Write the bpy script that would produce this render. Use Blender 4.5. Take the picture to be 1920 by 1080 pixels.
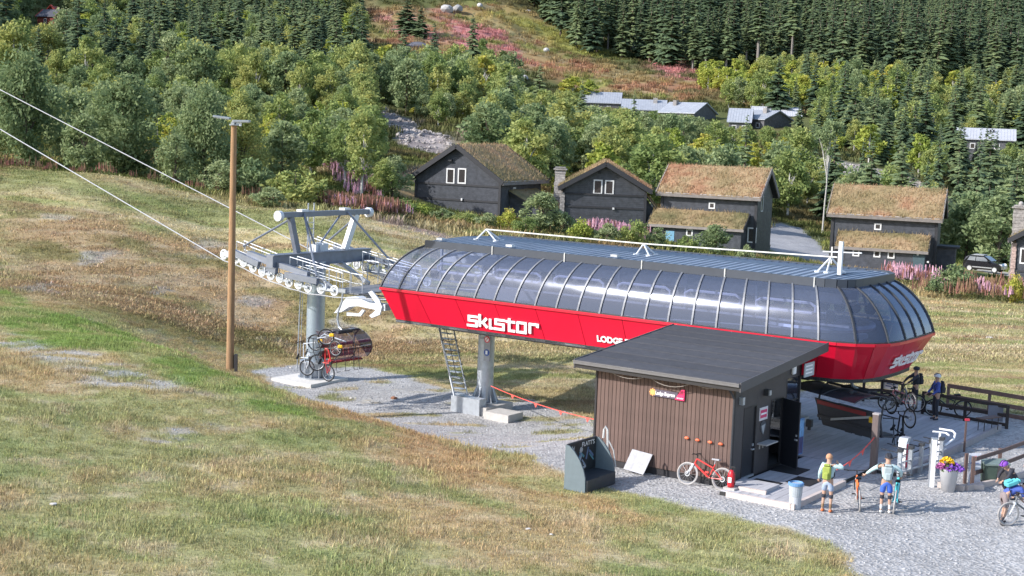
import bpy, bmesh, math, random
import numpy as np
from mathutils import Vector, Matrix, Euler
random.seed(7); RNG = np.random.default_rng(7)
scene = bpy.context.scene
col = scene.collection
for o_ in list(bpy.data.objects): bpy.data.objects.remove(o_)

# ------------------------------------------------------------------ camera, sky, sun, exposure
FPX, PITCH, ROLL, CAM_H = 2730.0, math.radians(6.38), math.radians(2.185), 11.0
_f = np.array([0, math.cos(PITCH), -math.sin(PITCH)]); _r0 = np.array([1, 0, 0.]); _u0 = np.cross(_r0, _f)
_r = math.cos(ROLL)*_r0 + math.sin(ROLL)*_u0; _u = -math.sin(ROLL)*_r0 + math.cos(ROLL)*_u0
CAM = np.array([0, 0, CAM_H])
cam = bpy.data.cameras.new('camera'); camo = bpy.data.objects.new('camera', cam); col.objects.link(camo)
M = Matrix.Identity(4)
for i in range(3):
    M[i][0] = _r[i]; M[i][1] = _u[i]; M[i][2] = -_f[i]; M[i][3] = CAM[i]
camo.matrix_world = M
cam.sensor_width = 36; cam.sensor_fit = 'HORIZONTAL'; cam.lens = 36*FPX/1920
cam.clip_start = 0.5; cam.clip_end = 4000
scene.camera = camo
scene.render.resolution_x = 1024; scene.render.resolution_y = 576
SUN_AZ, SUN_EL = math.radians(21+180), math.radians(31)      # azimuth (from +X, counter-clockwise) of where the sun stands
w = bpy.data.worlds.new('World'); scene.world = w; w.use_nodes = True
nt = w.node_tree; nt.nodes.clear()
sk = nt.nodes.new('ShaderNodeTexSky'); sk.sky_type = 'NISHITA'; sk.sun_disc = False
sk.sun_elevation = SUN_EL; sk.sun_rotation = math.radians(90)-SUN_AZ; sk.air_density = 1.0; sk.dust_density = 1.0; sk.ozone_density = 1.0
bg = nt.nodes.new('ShaderNodeBackground'); bg.inputs[1].default_value = 0.15
ow = nt.nodes.new('ShaderNodeOutputWorld'); nt.links.new(sk.outputs[0], bg.inputs[0]); nt.links.new(bg.outputs[0], ow.inputs[0])
sd = bpy.data.lights.new('sun', 'SUN'); sd.energy = 3.5; sd.angle = math.radians(0.53); sd.color = (1, .955, .90)
so = bpy.data.objects.new('sun', sd); col.objects.link(so)
sdir = Vector((math.cos(SUN_AZ)*math.cos(SUN_EL), math.sin(SUN_AZ)*math.cos(SUN_EL), math.sin(SUN_EL)))
so.rotation_euler = sdir.to_track_quat('Z', 'Y').to_euler(); so.location = (-30, 0, 60)
vs = scene.view_settings; vs.view_transform = 'Standard'; vs.look = 'None'; vs.gamma = 1; vs.use_curve_mapping = False
vs.exposure = 0.93
scene.render.engine = 'CYCLES'

# ------------------------------------------------------------------ surveying helpers: a pixel of the photograph to a point of the place
def ray(x, y): return _f*FPX + _r*(x-960) - _u*(y-540)
def G(x, y, z=0.0):
    d = ray(x, y); t = (z-CAM_H)/d[2]; return CAM+d*t
def D(x, y, Y):
    d = ray(x, y); return CAM+d*(Y/d[1])
A_ = math.radians(55.3)
U_ = np.array([math.sin(A_), -math.cos(A_), 0]); V_ = np.array([math.cos(A_), math.sin(A_), 0])
ANG = math.atan2(U_[1], U_[0])                        # the hut and the station share this axis
HO = G(1368, 917)                                     # ground point under the hut's near corner
def HF(u, v, z=0.0): return HO + u*U_ + v*V_ + np.array([0, 0, z])
def LV(x, y, v):                                      # pixel on the vertical plane V=v -> (u, z)
    P0 = HO+v*V_; d = ray(x, y); t = ((P0-CAM)@V_)/(d@V_); p = CAM+d*t; return float((p-HO)@U_), float(p[2])
def LU(x, y, u):
    P0 = HO+u*U_; d = ray(x, y); t = ((P0-CAM)@U_)/(d@U_); p = CAM+d*t; return float((p-HO)@V_), float(p[2])
def toUV(p): q = np.asarray(p, float)-HO; return float(q@U_), float(q@V_)

# ------------------------------------------------------------------ numpy noise
_perm = RNG.random((256, 256))
def vnoise(x, y):
    x = np.asarray(x, float); y = np.asarray(y, float)
    xi = np.floor(x).astype(int); yi = np.floor(y).astype(int); fx = x-xi; fy = y-yi
    fx = fx*fx*(3-2*fx); fy = fy*fy*(3-2*fy)
    a = _perm[xi & 255, yi & 255]; b = _perm[(xi+1) & 255, yi & 255]; c = _perm[xi & 255, (yi+1) & 255]; d = _perm[(xi+1) & 255, (yi+1) & 255]
    return (a*(1-fx)+b*fx)*(1-fy)+(c*(1-fx)+d*fx)*fy
def fbm(x, y, s=1.0, o=4):
    t = 0; a = .5; n = 0
    for i in range(o):
        t = t+a*vnoise(np.asarray(x)/s+17.3*i, np.asarray(y)/s+9.1*i); n += a; a *= .5; s *= .5
    return t/n

# ------------------------------------------------------------------ terrain height
cps = []
def cz(x, y, z): p = G(x, y, z); cps.append((p[0], p[1], z))
def cY(x, y, Y): p = D(x, y, Y); cps.append((p[0], p[1], p[2]))
for p in [(1100,935),(1250,960),(1380,1000),(1600,1075),(1900,1075),(1900,900),(1700,1000),(1500,960),(1800,940),(1900,1000)]: cz(*p, 0)
for u, v in [(-4.9,.2),(0,5),(-5,5),(-2.5,2.5),(-4,9),(0,9),(3,9),(6,9),(-4,14),(0,15),(4,15),(7,14),(-1,18),(4,18),(8,18),(8,5),(-6.2,0)]:
    p = HF(u, v); cps.append((p[0], p[1], 0))
for u, v, z in [(-9,0,-.35),(-9,4,-.55),(-9,9,-.8),(-12,3,-1.0),(-12,9,-1.3),(-17,9,-1.4),(-15,6,-1.35),(-20,8,-1.4),(-20,12,-1.4),(-24,9,-1.4),(-27,10,-1.4),(-27,6.5,-1.35),(-30,9,-1.25),(-14,12,-1.35),(-19,4.5,-1.35),(-23,5,-1.35)]:
    p = HF(u, v); cps.append((p[0], p[1], z))
for p in [(432,698,.6),(520,735,.45),(640,775,.3),(720,802,.18),(800,828,.08),(900,865,-.02),(1000,905,0),
          (0,1075,1.5),(480,1075,1.25),(960,1075,.8),(1300,1060,.3),(0,900,1.6),(400,900,1.0),(800,950,.45),(0,780,1.75),(0,700,1.8),(0,620,1.7),(0,560,1.5),(250,640,1.15),
          (120,590,1.35),(350,670,.85),(600,900,.65),(300,800,1.1)]: cz(*p)
for x, y, Y in [(60,520,80),(200,560,76),(330,600,76),(430,610,79),(0,480,84),(0,400,95),(0,330,107),(200,330,107),(200,440,92),(330,500,88),(430,520,88),(430,450,96),(430,385,105),
                (600,405,101),(600,480,92),(560,600,83),(720,430,101),(720,480,93),(750,560,86),(700,640,80),(1000,560,92),(1300,560,95),(900,690,72),(1050,700,70),
                (860,395,136),(1080,420,136),(1350,470,136),(1650,505,130),(1848,510,145),(1500,440,165),(1850,460,190),(1750,420,200),(1850,590,93),(1780,640,82),(1900,640,82),
                (1000,440,112),(1300,480,112),(1550,520,112),(1800,575,99),(1700,540,108),(0,315,118),(300,350,118),(600,385,118),(100,280,160),(400,280,160),(640,330,135),(700,320,160),
                (700,250,210),(820,290,190),(800,240,235),(760,205,270),(1270,240,290),(1450,240,290),(1850,300,260),(1700,300,240),(1000,250,270),
                (200,200,230),(500,220,230),(100,100,300),(400,160,290),(600,160,300),(85,52,420),(350,100,350),(640,80,400),(700,120,360),
                (850,160,350),(1000,150,370),(1000,100,430),(900,25,480),(1200,130,420),(1300,170,380),(1500,190,350),(1900,190,380),(1600,150,430),(1100,105,450),(1300,110,480),(1000,40,500)]:
    cY(x, y, Y)
for X, Y, Z in [(-150,700,150),(0,700,125),(150,700,110),(300,700,90),(-300,700,150),(-200,420,80),(260,420,5),(220,250,-12),(150,120,-6),(90,60,-1.5),(60,20,0),(30,10,0.2),(-40,10,2.2),(0,8,1.2),(-60,60,5),(-110,150,16),(-200,250,40),(-70,100,10),(350,550,30)]:
    cps.append((X, Y, Z))
cps = np.array(cps)
def _tps(r2): return r2*np.log(np.maximum(r2, 1e-12))
def warp(x, y): return np.asarray(x)/(20+.22*np.asarray(y)), np.log(np.maximum(np.asarray(y), 2)+25)*3.0
_cx, _cy = warp(cps[:, 0], cps[:, 1]); _n = len(cps)
_K = _tps((_cx[:, None]-_cx)**2+(_cy[:, None]-_cy)**2) + np.eye(_n)*.002
_P = np.c_[np.ones(_n), _cx, _cy]
_S = np.linalg.solve(np.block([[_K, _P], [_P.T, np.zeros((3, 3))]]), np.r_[cps[:, 2], 0, 0, 0])
def sstep(a, b, x): t = np.clip((x-a)/(b-a), 0, 1); return t*t*(3-2*t)
def inpoly(px, py, poly):
    """signed distance to a polygon, metres, positive inside"""
    px = np.asarray(px, float); py = np.asarray(py, float)
    ins = np.zeros(px.shape, bool); dm = np.full(px.shape, 1e18)
    n = len(poly)
    for i in range(n):
        x0, y0 = poly[i][:2]; x1, y1 = poly[(i+1) % n][:2]
        dx, dy = x1-x0, y1-y0
        t = np.clip(((px-x0)*dx+(py-y0)*dy)/(dx*dx+dy*dy+1e-12), 0, 1)
        dm = np.minimum(dm, (px-x0-t*dx)**2+(py-y0-t*dy)**2)
        c = ((y0 > py) != (y1 > py)) & (px < (x1-x0)*(py-y0)/((y1-y0) if y1 != y0 else 1e-12)+x0)
        ins ^= c
    d = np.sqrt(dm); return np.where(ins, d, -d)
YARD = [HF(u, v) for u, v in [(-6.4,-1.2),(0,-2.2),(8,-6),(22,-6),(22,10),(12,19),(-5,19.5),(-7,14),(-6.2,6)]]
def gz(x, y, rough=True):
    x = np.atleast_1d(np.asarray(x, float)); y = np.atleast_1d(np.asarray(y, float))
    out = np.empty(x.shape)
    wx, wy = warp(x, y)
    for s in range(0, x.size, 20000):
        a = wx.ravel()[s:s+20000]; b = wy.ravel()[s:s+20000]
        out.ravel()[s:s+20000] = _tps((a[:, None]-_cx)**2+(b[:, None]-_cy)**2)@_S[:_n]+_S[_n]+a*_S[_n+1]+b*_S[_n+2]
    k = sstep(-1.5, .8, inpoly(x, y, YARD)); out = out*(1-k)
    if rough:
        am = .05+.0016*np.maximum(y-60, 0)
        out = out+(1-k)*(am*(fbm(x, y, 2.5, 4)-.5)*2+ .0025*np.maximum(y-40, 0)*(fbm(x+50, y, 14, 3)-.5)*2*sstep(100, 200, y)*2)
    return out
def gz1(x, y): return float(gz(x, y)[0])
def T(px, py):                                        # pixel -> first point of the terrain along the sight line
    d = ray(px, py); ys = 14*np.exp(np.linspace(0, math.log(60), 500))
    P = CAM+d*(ys/d[1])[:, None]; h = gz(P[:, 0], P[:, 1], False)
    b = np.where(P[:, 2] < h)[0]
    if len(b) == 0: return P[-1]
    i = max(b[0], 1); a0 = P[i-1, 2]-h[i-1]; a1 = P[i, 2]-h[i]; t = a0/(a0-a1)
    p = P[i-1]*(1-t)+P[i]*t; return np.array([p[0], p[1], p[2]])
def TP(*pts): return [T(*p) for p in pts]

# ------------------------------------------------------------------ materials
MATS = {}
def nodes(name):
    m = bpy.data.materials.new(name); m.use_nodes = True; n = m.node_tree; n.nodes.clear()
    out = n.nodes.new('ShaderNodeOutputMaterial'); b = n.nodes.new('ShaderNodeBsdfPrincipled'); n.links.new(b.outputs[0], out.inputs[0])
    return m, n, b, out
def mat(name, c, rough=.6, metal=0, var=.12, scale=6, bump=.0, spec=.4, obj=True, var2=None, coat=0, stretch=None):
    """procedural paint/wood/stone: base colour broken by two noises, optional bump"""
    if name in MATS: return MATS[name]
    m, n, b, out = nodes(name)
    tc = n.nodes.new('ShaderNodeTexCoord'); src = tc.outputs['Object']
    if stretch:
        mp = n.nodes.new('ShaderNodeMapping'); mp.inputs['Scale'].default_value = stretch; n.links.new(src, mp.inputs[0]); src = mp.outputs[0]
    nz = n.nodes.new('ShaderNodeTexNoise'); nz.inputs['Scale'].default_value = scale; nz.inputs['Detail'].default_value = 6; nz.inputs['Roughness'].default_value = .65
    n.links.new(src, nz.inputs['Vector'])
    cr = n.nodes.new('ShaderNodeValToRGB'); c = np.array(c)
    c2 = np.array(var2) if var2 is not None else np.clip(c*(1+var), 0, 1)
    cr.color_ramp.elements[0].position = .3; cr.color_ramp.elements[1].position = .7
    cr.color_ramp.elements[0].color = (*np.clip(c*(1-var), 0, 1), 1); cr.color_ramp.elements[1].color = (*c2, 1)
    n.links.new(nz.outputs[0], cr.inputs[0]); last = cr.outputs[0]
    if obj:
        oi = n.nodes.new('ShaderNodeObjectInfo'); mr = n.nodes.new('ShaderNodeMapRange'); mr.inputs[3].default_value = 1-var*.7; mr.inputs[4].default_value = 1+var*.7
        n.links.new(oi.outputs['Random'], mr.inputs[0])
        mx = n.nodes.new('ShaderNodeVectorMath'); mx.operation = 'SCALE'; n.links.new(last, mx.inputs[0]); n.links.new(mr.outputs[0], mx.inputs['Scale']); last = mx.outputs[0]
    n.links.new(last, b.inputs['Base Color'])
    b.inputs['Roughness'].default_value = rough; b.inputs['Metallic'].default_value = metal
    b.inputs['Specular IOR Level'].default_value = spec; b.inputs['Coat Weight'].default_value = coat; b.inputs['Coat Roughness'].default_value = .08
    if bump:
        bp = n.nodes.new('ShaderNodeBump'); bp.inputs['Strength'].default_value = min(bump, 1); bp.inputs['Distance'].default_value = .02
        n.links.new(nz.outputs[0], bp.inputs['Height']); n.links.new(bp.outputs[0], b.inputs['Normal'])
    MATS[name] = m; return m
def leafmat(name, cols, trans=.25, rough=.75, instancer=False, attr='var'):
    """foliage: colour ramp driven by a per-clump value and by the object's own random"""
    m, n, b, out = nodes(name)
    at = n.nodes.new('ShaderNodeAttribute'); at.attribute_name = attr
    oi = n.nodes.new('ShaderNodeObjectInfo')
    ad = n.nodes.new('ShaderNodeMath'); ad.operation = 'MULTIPLY_ADD'; ad.inputs[1].default_value = .45
    n.links.new(oi.outputs['Random'], ad.inputs[0])
    m2 = n.nodes.new('ShaderNodeMath'); m2.operation = 'MULTIPLY'; m2.inputs[1].default_value = .55; n.links.new(at.outputs['Fac'], m2.inputs[0]); n.links.new(m2.outputs[0], ad.inputs[2])
    cr = n.nodes.new('ShaderNodeValToRGB'); e = cr.color_ramp.elements
    for i, c in enumerate(cols):
        p = i/(len(cols)-1)*.8+.1
        if i < 2: e[i].position = p; e[i].color = (*c, 1)
        else: x = e.new(p); x.color = (*c, 1)
    n.links.new(ad.outputs[0], cr.inputs[0]); n.links.new(cr.outputs[0], b.inputs['Base Color'])
    b.inputs['Roughness'].default_value = rough; b.inputs['Specular IOR Level'].default_value = .15
    tr = n.nodes.new('ShaderNodeBsdfTranslucent'); n.links.new(cr.outputs[0], tr.inputs[0])
    mx = n.nodes.new('ShaderNodeMixShader'); mx.inputs[0].default_value = trans
    n.links.new(b.outputs[0], mx.inputs[1]); n.links.new(tr.outputs[0], mx.inputs[2]); n.links.new(mx.outputs[0], out.inputs[0])
    return m

# ------------------------------------------------------------------ object helpers
def link(o, parent=None):
    col.objects.link(o)
    if parent is not None: o.parent = parent
    return o
def tag(o, label, cat, group=None):
    o['label'] = label; o['category'] = cat
    if group: o['group'] = group
    return o
def empty(name, loc, rz=0, label=None, cat=None, group=None):
    o = bpy.data.objects.new(name, None); o.empty_display_size = .2; o.location = tuple(float(c) for c in loc); o.rotation_euler = (0, 0, rz); link(o)
    if label: tag(o, label, cat, group)
    return o
def hthing(name, u, v, z, label, cat, group=None, rz=0):
    """thing whose parts are written in station coordinates (u, v, z) round its base"""
    p = HF(u, v, z); return empty(name, p, ANG+rz, label, cat, group)
def copy_tree(o, parent=None):
    c = o.copy(); col.objects.link(c); c.parent = parent
    for ch in list(o.children): copy_tree(ch, c)
    return c
class MB:
    def __init__(s, off=(0, 0, 0)): s.v = []; s.f = []; s.mi = []; s.off = Vector(off); s.m = 0; s.sm = []; s.smooth = False
    def add(s, vs, fs):
        b = len(s.v); s.v += [Vector(p)-s.off for p in vs]; s.f += [tuple(i+b for i in f) for f in fs]; s.mi += [s.m]*len(fs); s.sm += [s.smooth]*len(fs); return s
    def box(s, a, b):
        x0, y0, z0 = [min(p, q) for p, q in zip(a, b)]; x1, y1, z1 = [max(p, q) for p, q in zip(a, b)]
        return s.add([(x0,y0,z0),(x1,y0,z0),(x1,y1,z0),(x0,y1,z0),(x0,y0,z1),(x1,y0,z1),(x1,y1,z1),(x0,y1,z1)], [(0,3,2,1),(4,5,6,7),(0,1,5,4),(1,2,6,5),(2,3,7,6),(3,0,4,7)])
    def cbox(s, c, sz, rot=None):
        hx, hy, hz = [q/2 for q in sz]; R = rot if rot is not None else Matrix.Identity(3); c = Vector(c)
        return s.add([c+R@Vector(p) for p in [(-hx,-hy,-hz),(hx,-hy,-hz),(hx,hy,-hz),(-hx,hy,-hz),(-hx,-hy,hz),(hx,-hy,hz),(hx,hy,hz),(-hx,hy,hz)]], [(0,3,2,1),(4,5,6,7),(0,1,5,4),(1,2,6,5),(2,3,7,6),(3,0,4,7)])
    def beam(s, p, q, w, h, up=(0, 0, 1)):
        p = Vector(p); q = Vector(q); d = (q-p); L = d.length; d.normalize(); up = Vector(up)
        if abs(d.dot(up)) > .98: up = Vector((0, 1, 0))
        x = d.cross(up).normalized(); z = x.cross(d); R = Matrix((x, d, z)).transposed()
        return s.cbox((p+q)/2, (w, L, h), R)
    def tube(s, p, q, r, n=8, r2=None, caps=True):
        p = Vector(p); q = Vector(q); r2 = r if r2 is None else r2; d = (q-p).normalized(); a = d.orthogonal().normalized(); b = d.cross(a)
        vs = [p+(a*math.cos(2*math.pi*i/n)+b*math.sin(2*math.pi*i/n))*r for i in range(n)]+[q+(a*math.cos(2*math.pi*i/n)+b*math.sin(2*math.pi*i/n))*r2 for i in range(n)]
        fs = [(i, (i+1) % n, n+(i+1) % n, n+i) for i in range(n)]
        if caps: fs += [tuple(range(n-1, -1, -1)), tuple(range(n, 2*n))]
        return s.add(vs, fs)
    def path(s, pts, r, n=6):
        pts = [Vector(p) for p in pts]; a = None; rings = []; rr = r if isinstance(r, (list, tuple)) else [r]*len(pts)
        for i, p in enumerate(pts):
            d = (pts[min(i+1, len(pts)-1)]-pts[max(i-1, 0)]).normalized()
            a = d.orthogonal().normalized() if a is None else (a-d*a.dot(d)).normalized()
            b = d.cross(a); rings.append([p+(a*math.cos(2*math.pi*k/n)+b*math.sin(2*math.pi*k/n))*rr[i] for k in range(n)])
        fs = []
        for i in range(len(pts)-1):
            for k in range(n): fs.append((i*n+k, i*n+(k+1) % n, (i+1)*n+(k+1) % n, (i+1)*n+k))
        fs += [tuple(range(n-1, -1, -1)), tuple(range((len(pts)-1)*n, len(pts)*n))]
        return s.add([q for r_ in rings for q in r_], fs)
    def lathe(s, prof, c=(0, 0, 0), n=16, axis='Z'):
        c = Vector(c); vs = []
        for r, z in prof:
            for i in range(n):
                a = 2*math.pi*i/n; p = Vector((r*math.cos(a), r*math.sin(a), z))
                if axis == 'Y': p = Vector((p.x, p.z, p.y))
                if axis == 'X': p = Vector((p.z, p.x, p.y))
                vs.append(c+p)
        fs = [(k*n+i, k*n+(i+1) % n, (k+1)*n+(i+1) % n, (k+1)*n+i) for k in range(len(prof)-1) for i in range(n)]
        return s.add(vs, fs)
    def torus(s, c, R, r, n=24, m=6, axis='Y'):
        prof = [(R+r*math.cos(2*math.pi*k/m), r*math.sin(2*math.pi*k/m)) for k in range(m+1)]
        return s.lathe(prof, c, n, axis)
    def ball(s, c, r, n=10, m=7, sc=(1, 1, 1)):
        c = Vector(c); vs = []; fs = []
        for j in range(m+1):
            t = math.pi*j/m
            for i in range(n):
                a = 2*math.pi*i/n; vs.append(c+Vector((r*sc[0]*math.sin(t)*math.cos(a), r*sc[1]*math.sin(t)*math.sin(a), r*sc[2]*math.cos(t))))
        for j in range(m):
            for i in range(n): fs.append((j*n+i, (j+1)*n+i, (j+1)*n+(i+1) % n, j*n+(i+1) % n))
        return s.add(vs, fs)
    def prism(s, poly, ex):
        """closed outline of 3-D points, pushed along vector ex"""
        n = len(poly); ex = Vector(ex); p = [Vector(q) for q in poly]
        return s.add(p+[q+ex for q in p], [tuple(range(n-1, -1, -1)), tuple(range(n, 2*n))]+[(i, (i+1) % n, n+(i+1) % n, n+i) for i in range(n)])
    def mesh(s, name, mats):
        me = bpy.data.meshes.new(name); me.from_pydata([tuple(v) for v in s.v], [], s.f)
        for m in (mats if isinstance(mats, (list, tuple)) else [mats]): me.materials.append(m)
        me.polygons.foreach_set('material_index', s.mi); me.polygons.foreach_set('use_smooth', s.sm); me.update(); return me
    def build(s, name, mats, parent=None, bevel=0, kind=None, loc=None):
        me = s.mesh(name, mats)
        bm = bmesh.new(); bm.from_mesh(me); bmesh.ops.recalc_face_normals(bm, faces=bm.faces)
        if bevel: bmesh.ops.bevel(bm, geom=list(bm.edges), offset=bevel, segments=1, affect='EDGES', clamp_overlap=True)
        bm.to_mesh(me); bm.free()
        o = bpy.data.objects.new(name, me); link(o, parent)
        if kind: o['kind'] = kind
        if loc is not None: o.location = tuple(float(c) for c in loc)
        return o
def text_mesh(body, size, extrude=.006, offset=0.0, shear=0):
    c = bpy.data.curves.new('lettering', 'FONT'); c.body = body; c.size = size; c.extrude = extrude; c.offset = offset; c.align_x = 'CENTER'; c.align_y = 'CENTER'; c.shear = shear
    o = bpy.data.objects.new('lettering', c); col.objects.link(o)
    me = bpy.data.meshes.new_from_object(o, depsgraph=bpy.context.evaluated_depsgraph_get())
    bpy.data.objects.remove(o); return me
def place_text(name, body, size, m, parent, origin, xdir, ydir, width=None, extrude=.006, offset=0.0):
    """flat lettering with its own thickness; origin/xdir/ydir in the parent's frame"""
    me = text_mesh(body, size, extrude, offset); me.name = name; me.materials.clear(); me.materials.append(m)
    x = Vector(xdir).normalized(); y = Vector(ydir).normalized(); z = x.cross(y)
    k = 1.0
    if width:
        xs = [v.co.x for v in me.vertices]; k = width/(max(xs)-min(xs))
    o_ = Vector(origin)
    for v in me.vertices: v.co = o_+x*v.co.x*k+y*v.co.y+z*v.co.z
    o = bpy.data.objects.new(name, me); link(o, parent); return o
def scatter(name, pts, srcs, idx, rot, scl, extra=None, kind='stuff', label=None, cat=None, parent=None):
    """one object that repeats source meshes on points with geometry nodes (uncountable stuff only)"""
    me = bpy.data.meshes.new(name); me.from_pydata([tuple(p) for p in pts], [], [])
    n = len(pts)
    a = me.attributes.new('idx', 'INT', 'POINT'); a.data.foreach_set('value', np.asarray(idx, np.int32))
    a = me.attributes.new('rot', 'FLOAT_VECTOR', 'POINT'); a.data.foreach_set('vector', np.asarray(rot, np.float32).ravel())
    a = me.attributes.new('scl', 'FLOAT_VECTOR', 'POINT'); a.data.foreach_set('vector', np.asarray(scl, np.float32).ravel())
    for k, v in (extra or {}).items():
        if v.ndim == 2: a = me.attributes.new(k, 'FLOAT_VECTOR', 'POINT'); a.data.foreach_set('vector', v.astype(np.float32).ravel())
        else: a = me.attributes.new(k, 'FLOAT', 'POINT'); a.data.foreach_set('value', v.astype(np.float32))
    o = bpy.data.objects.new(name, me); link(o, parent); o['kind'] = kind
    if label: tag(o, label, cat)
    c = bpy.data.collections.new(name+'_sources')
    for i, s in enumerate(srcs):
        so_ = bpy.data.objects.new('%s_source_%02d' % (name, i), s); c.objects.link(so_)
    g = bpy.data.node_groups.new(name+'_scatter', 'GeometryNodeTree')
    g.interface.new_socket('Geometry', in_out='INPUT', socket_type='NodeSocketGeometry'); g.interface.new_socket('Geometry', in_out='OUTPUT', socket_type='NodeSocketGeometry')
    gi = g.nodes.new('NodeGroupInput'); go = g.nodes.new('NodeGroupOutput')
    ip = g.nodes.new('GeometryNodeInstanceOnPoints'); ci = g.nodes.new('GeometryNodeCollectionInfo')
    ci.inputs[0].default_value = c; ci.inputs[1].default_value = True; ci.inputs[2].default_value = True
    def na(nm, t):
        q = g.nodes.new('GeometryNodeInputNamedAttribute'); q.data_type = t; q.inputs[0].default_value = nm; return [s_ for s_ in q.outputs if s_.enabled][0]
    g.links.new(gi.outputs[0], ip.inputs['Points']); g.links.new(ci.outputs[0], ip.inputs['Instance'])
    ip.inputs['Pick Instance'].default_value = True
    g.links.new(na('idx', 'INT'), ip.inputs['Instance Index']); g.links.new(na('rot', 'FLOAT_VECTOR'), ip.inputs['Rotation']); g.links.new(na('scl', 'FLOAT_VECTOR'), ip.inputs['Scale'])
    g.links.new(ip.outputs[0], go.inputs[0])
    md = o.modifiers.new('scatter', 'NODES'); md.node_group = g
    return o
# ------------------------------------------------------------------ zones of the ground (outlines surveyed from the photograph, kept in metres)
Z = {}
Z['yard'] = [HF(u, v)[:2] for u, v in [(-5.6,-1.6),(-3,-2.6)]] + TP((1400,975),(1480,985),(1560,1020),(1620,1075)) + [HF(u, v)[:2] for u, v in [(9,-9),(30,-9),(30,10),(14,20),(8,20.0),(-6,19.6),(-7,12),(-8,6),(-9,2)]]
Z['tower_yard'] = [G(x, y, z)[:2] for x, y, z in [(470,690,-1.1),(560,680,-1.3),(700,685,-1.35),(800,720,-1.4),(870,735,-1.35),(1000,745,-1.2),(1120,770,-.8)]] + [HF(u, v)[:2] for u, v in [(-5.5,2),(-6.5,-1.0)]] + [G(x, y, z)[:2] for x, y, z in [(1040,868,-.1),(960,850,-.3),(880,838,-.5),(780,825,-.9),(660,790,-1.2),(560,740,-1.3)]]
Z['bench_green'] = TP((0,545),(120,590),(250,635),(400,690),(520,745),(640,790),(560,800),(420,745),(300,700),(180,660),(0,640))
Z['track'] = TP((0,620),(120,645),(240,690),(420,745),(400,752),(250,725),(140,700),(60,668),(0,650))
Z['patch'] = TP((265,805),(330,795),(400,790),(410,815),(370,835),(300,830))
Z['orange'] = TP((560,760),(700,790),(900,850),(1040,915),(1200,955),(1330,985),(1250,990),(1000,940),(800,880),(620,815))
Z['bank'] = TP((0,375),(250,420),(430,455),(560,500),(700,520),(780,570),(800,640),(700,680),(560,675),(430,665),(250,615),(0,535))
Z['crest_grass'] = TP((0,312),(200,345),(430,385),(600,405),(720,440),(760,470),(600,455),(430,425),(200,385),(0,350))
Z['field'] = [T(0,310)[:2]]+[D(x, y, Y)[:2] for x, y, Y in [(430,380,106),(600,405,104),(720,432,104),(900,470,104),(1300,500,104),(1700,560,100),(1920,600,94),(2100,640,90),(2100,730,70)]]+[HF(u, v)[:2] for u, v in [(12,20),(-6,20),(-12,13),(-28,13)]]+TP((430,600),(0,500))
Z['gravel_track'] = [D(x, y, Y)[:2] for x, y, Y in [(690,408,106),(760,416,106),(850,436,104),(865,448,102),(780,438,102),(700,420,104)]]
Z['road'] = [D(x, y, Y)[:2] for x, y, Y in [(1462,425,178),(1505,428,176),(1535,445,160),(1545,470,148),(1600,488,140),(1640,500,136),(1620,520,124),(1560,500,130),(1490,478,140),(1440,470,144),(1400,440,160)]]
Z['path'] = [D(x, y, Y)[:2] for x, y, Y in [(1760,452,193),(1920,463,190),(2050,475,188),(2050,481,184),(1920,469,186),(1760,458,189)]]
Z['drive'] = [D(x, y, Y)[:2] for x, y, Y in [(1750,486,158),(1800,488,158),(1940,505,150),(1930,520,142),(1860,520,142),(1800,494,154),(1750,492,155)]]
Z['rubble_bank'] = [D(x, y, Y)[:2] for x, y, Y in [(1500,385,235),(1700,400,225),(1780,412,215),(1930,445,205),(1930,463,196),(1780,450,198),(1650,440,205),(1500,415,215)]]
Z['shale'] = TP((712,195),(760,222),(800,245),(850,272),(830,285),(760,270),(720,240))
Z['shelf_track'] = TP((700,330),(780,318),(850,300),(900,205),(930,200),(905,245),(880,290),(850,320),(700,345),(590,320),(590,308))
Z['meadow'] = TP((700,15),(820,5),(900,8),(1010,40),(1100,110),(1200,150),(1290,165),(1310,150),(1370,200),(1500,210),(1490,180),(1330,150),(1300,190),(1200,190),(1060,150),(960,130),(840,150),(760,100),(700,60))
Z['pink1'] = TP((695,18),(745,26),(815,55),(820,80),(750,70),(700,50))
Z['pink2'] = TP((835,22),(920,35),(985,80),(1005,118),(940,125),(880,95),(845,62))
Z['pink3'] = TP((1230,110),(1290,115),(1310,150),(1270,155))
Z['meadow_green'] = TP((880,18),(960,25),(1060,60),(1180,110),(1120,110),(1000,65),(890,35))

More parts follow.
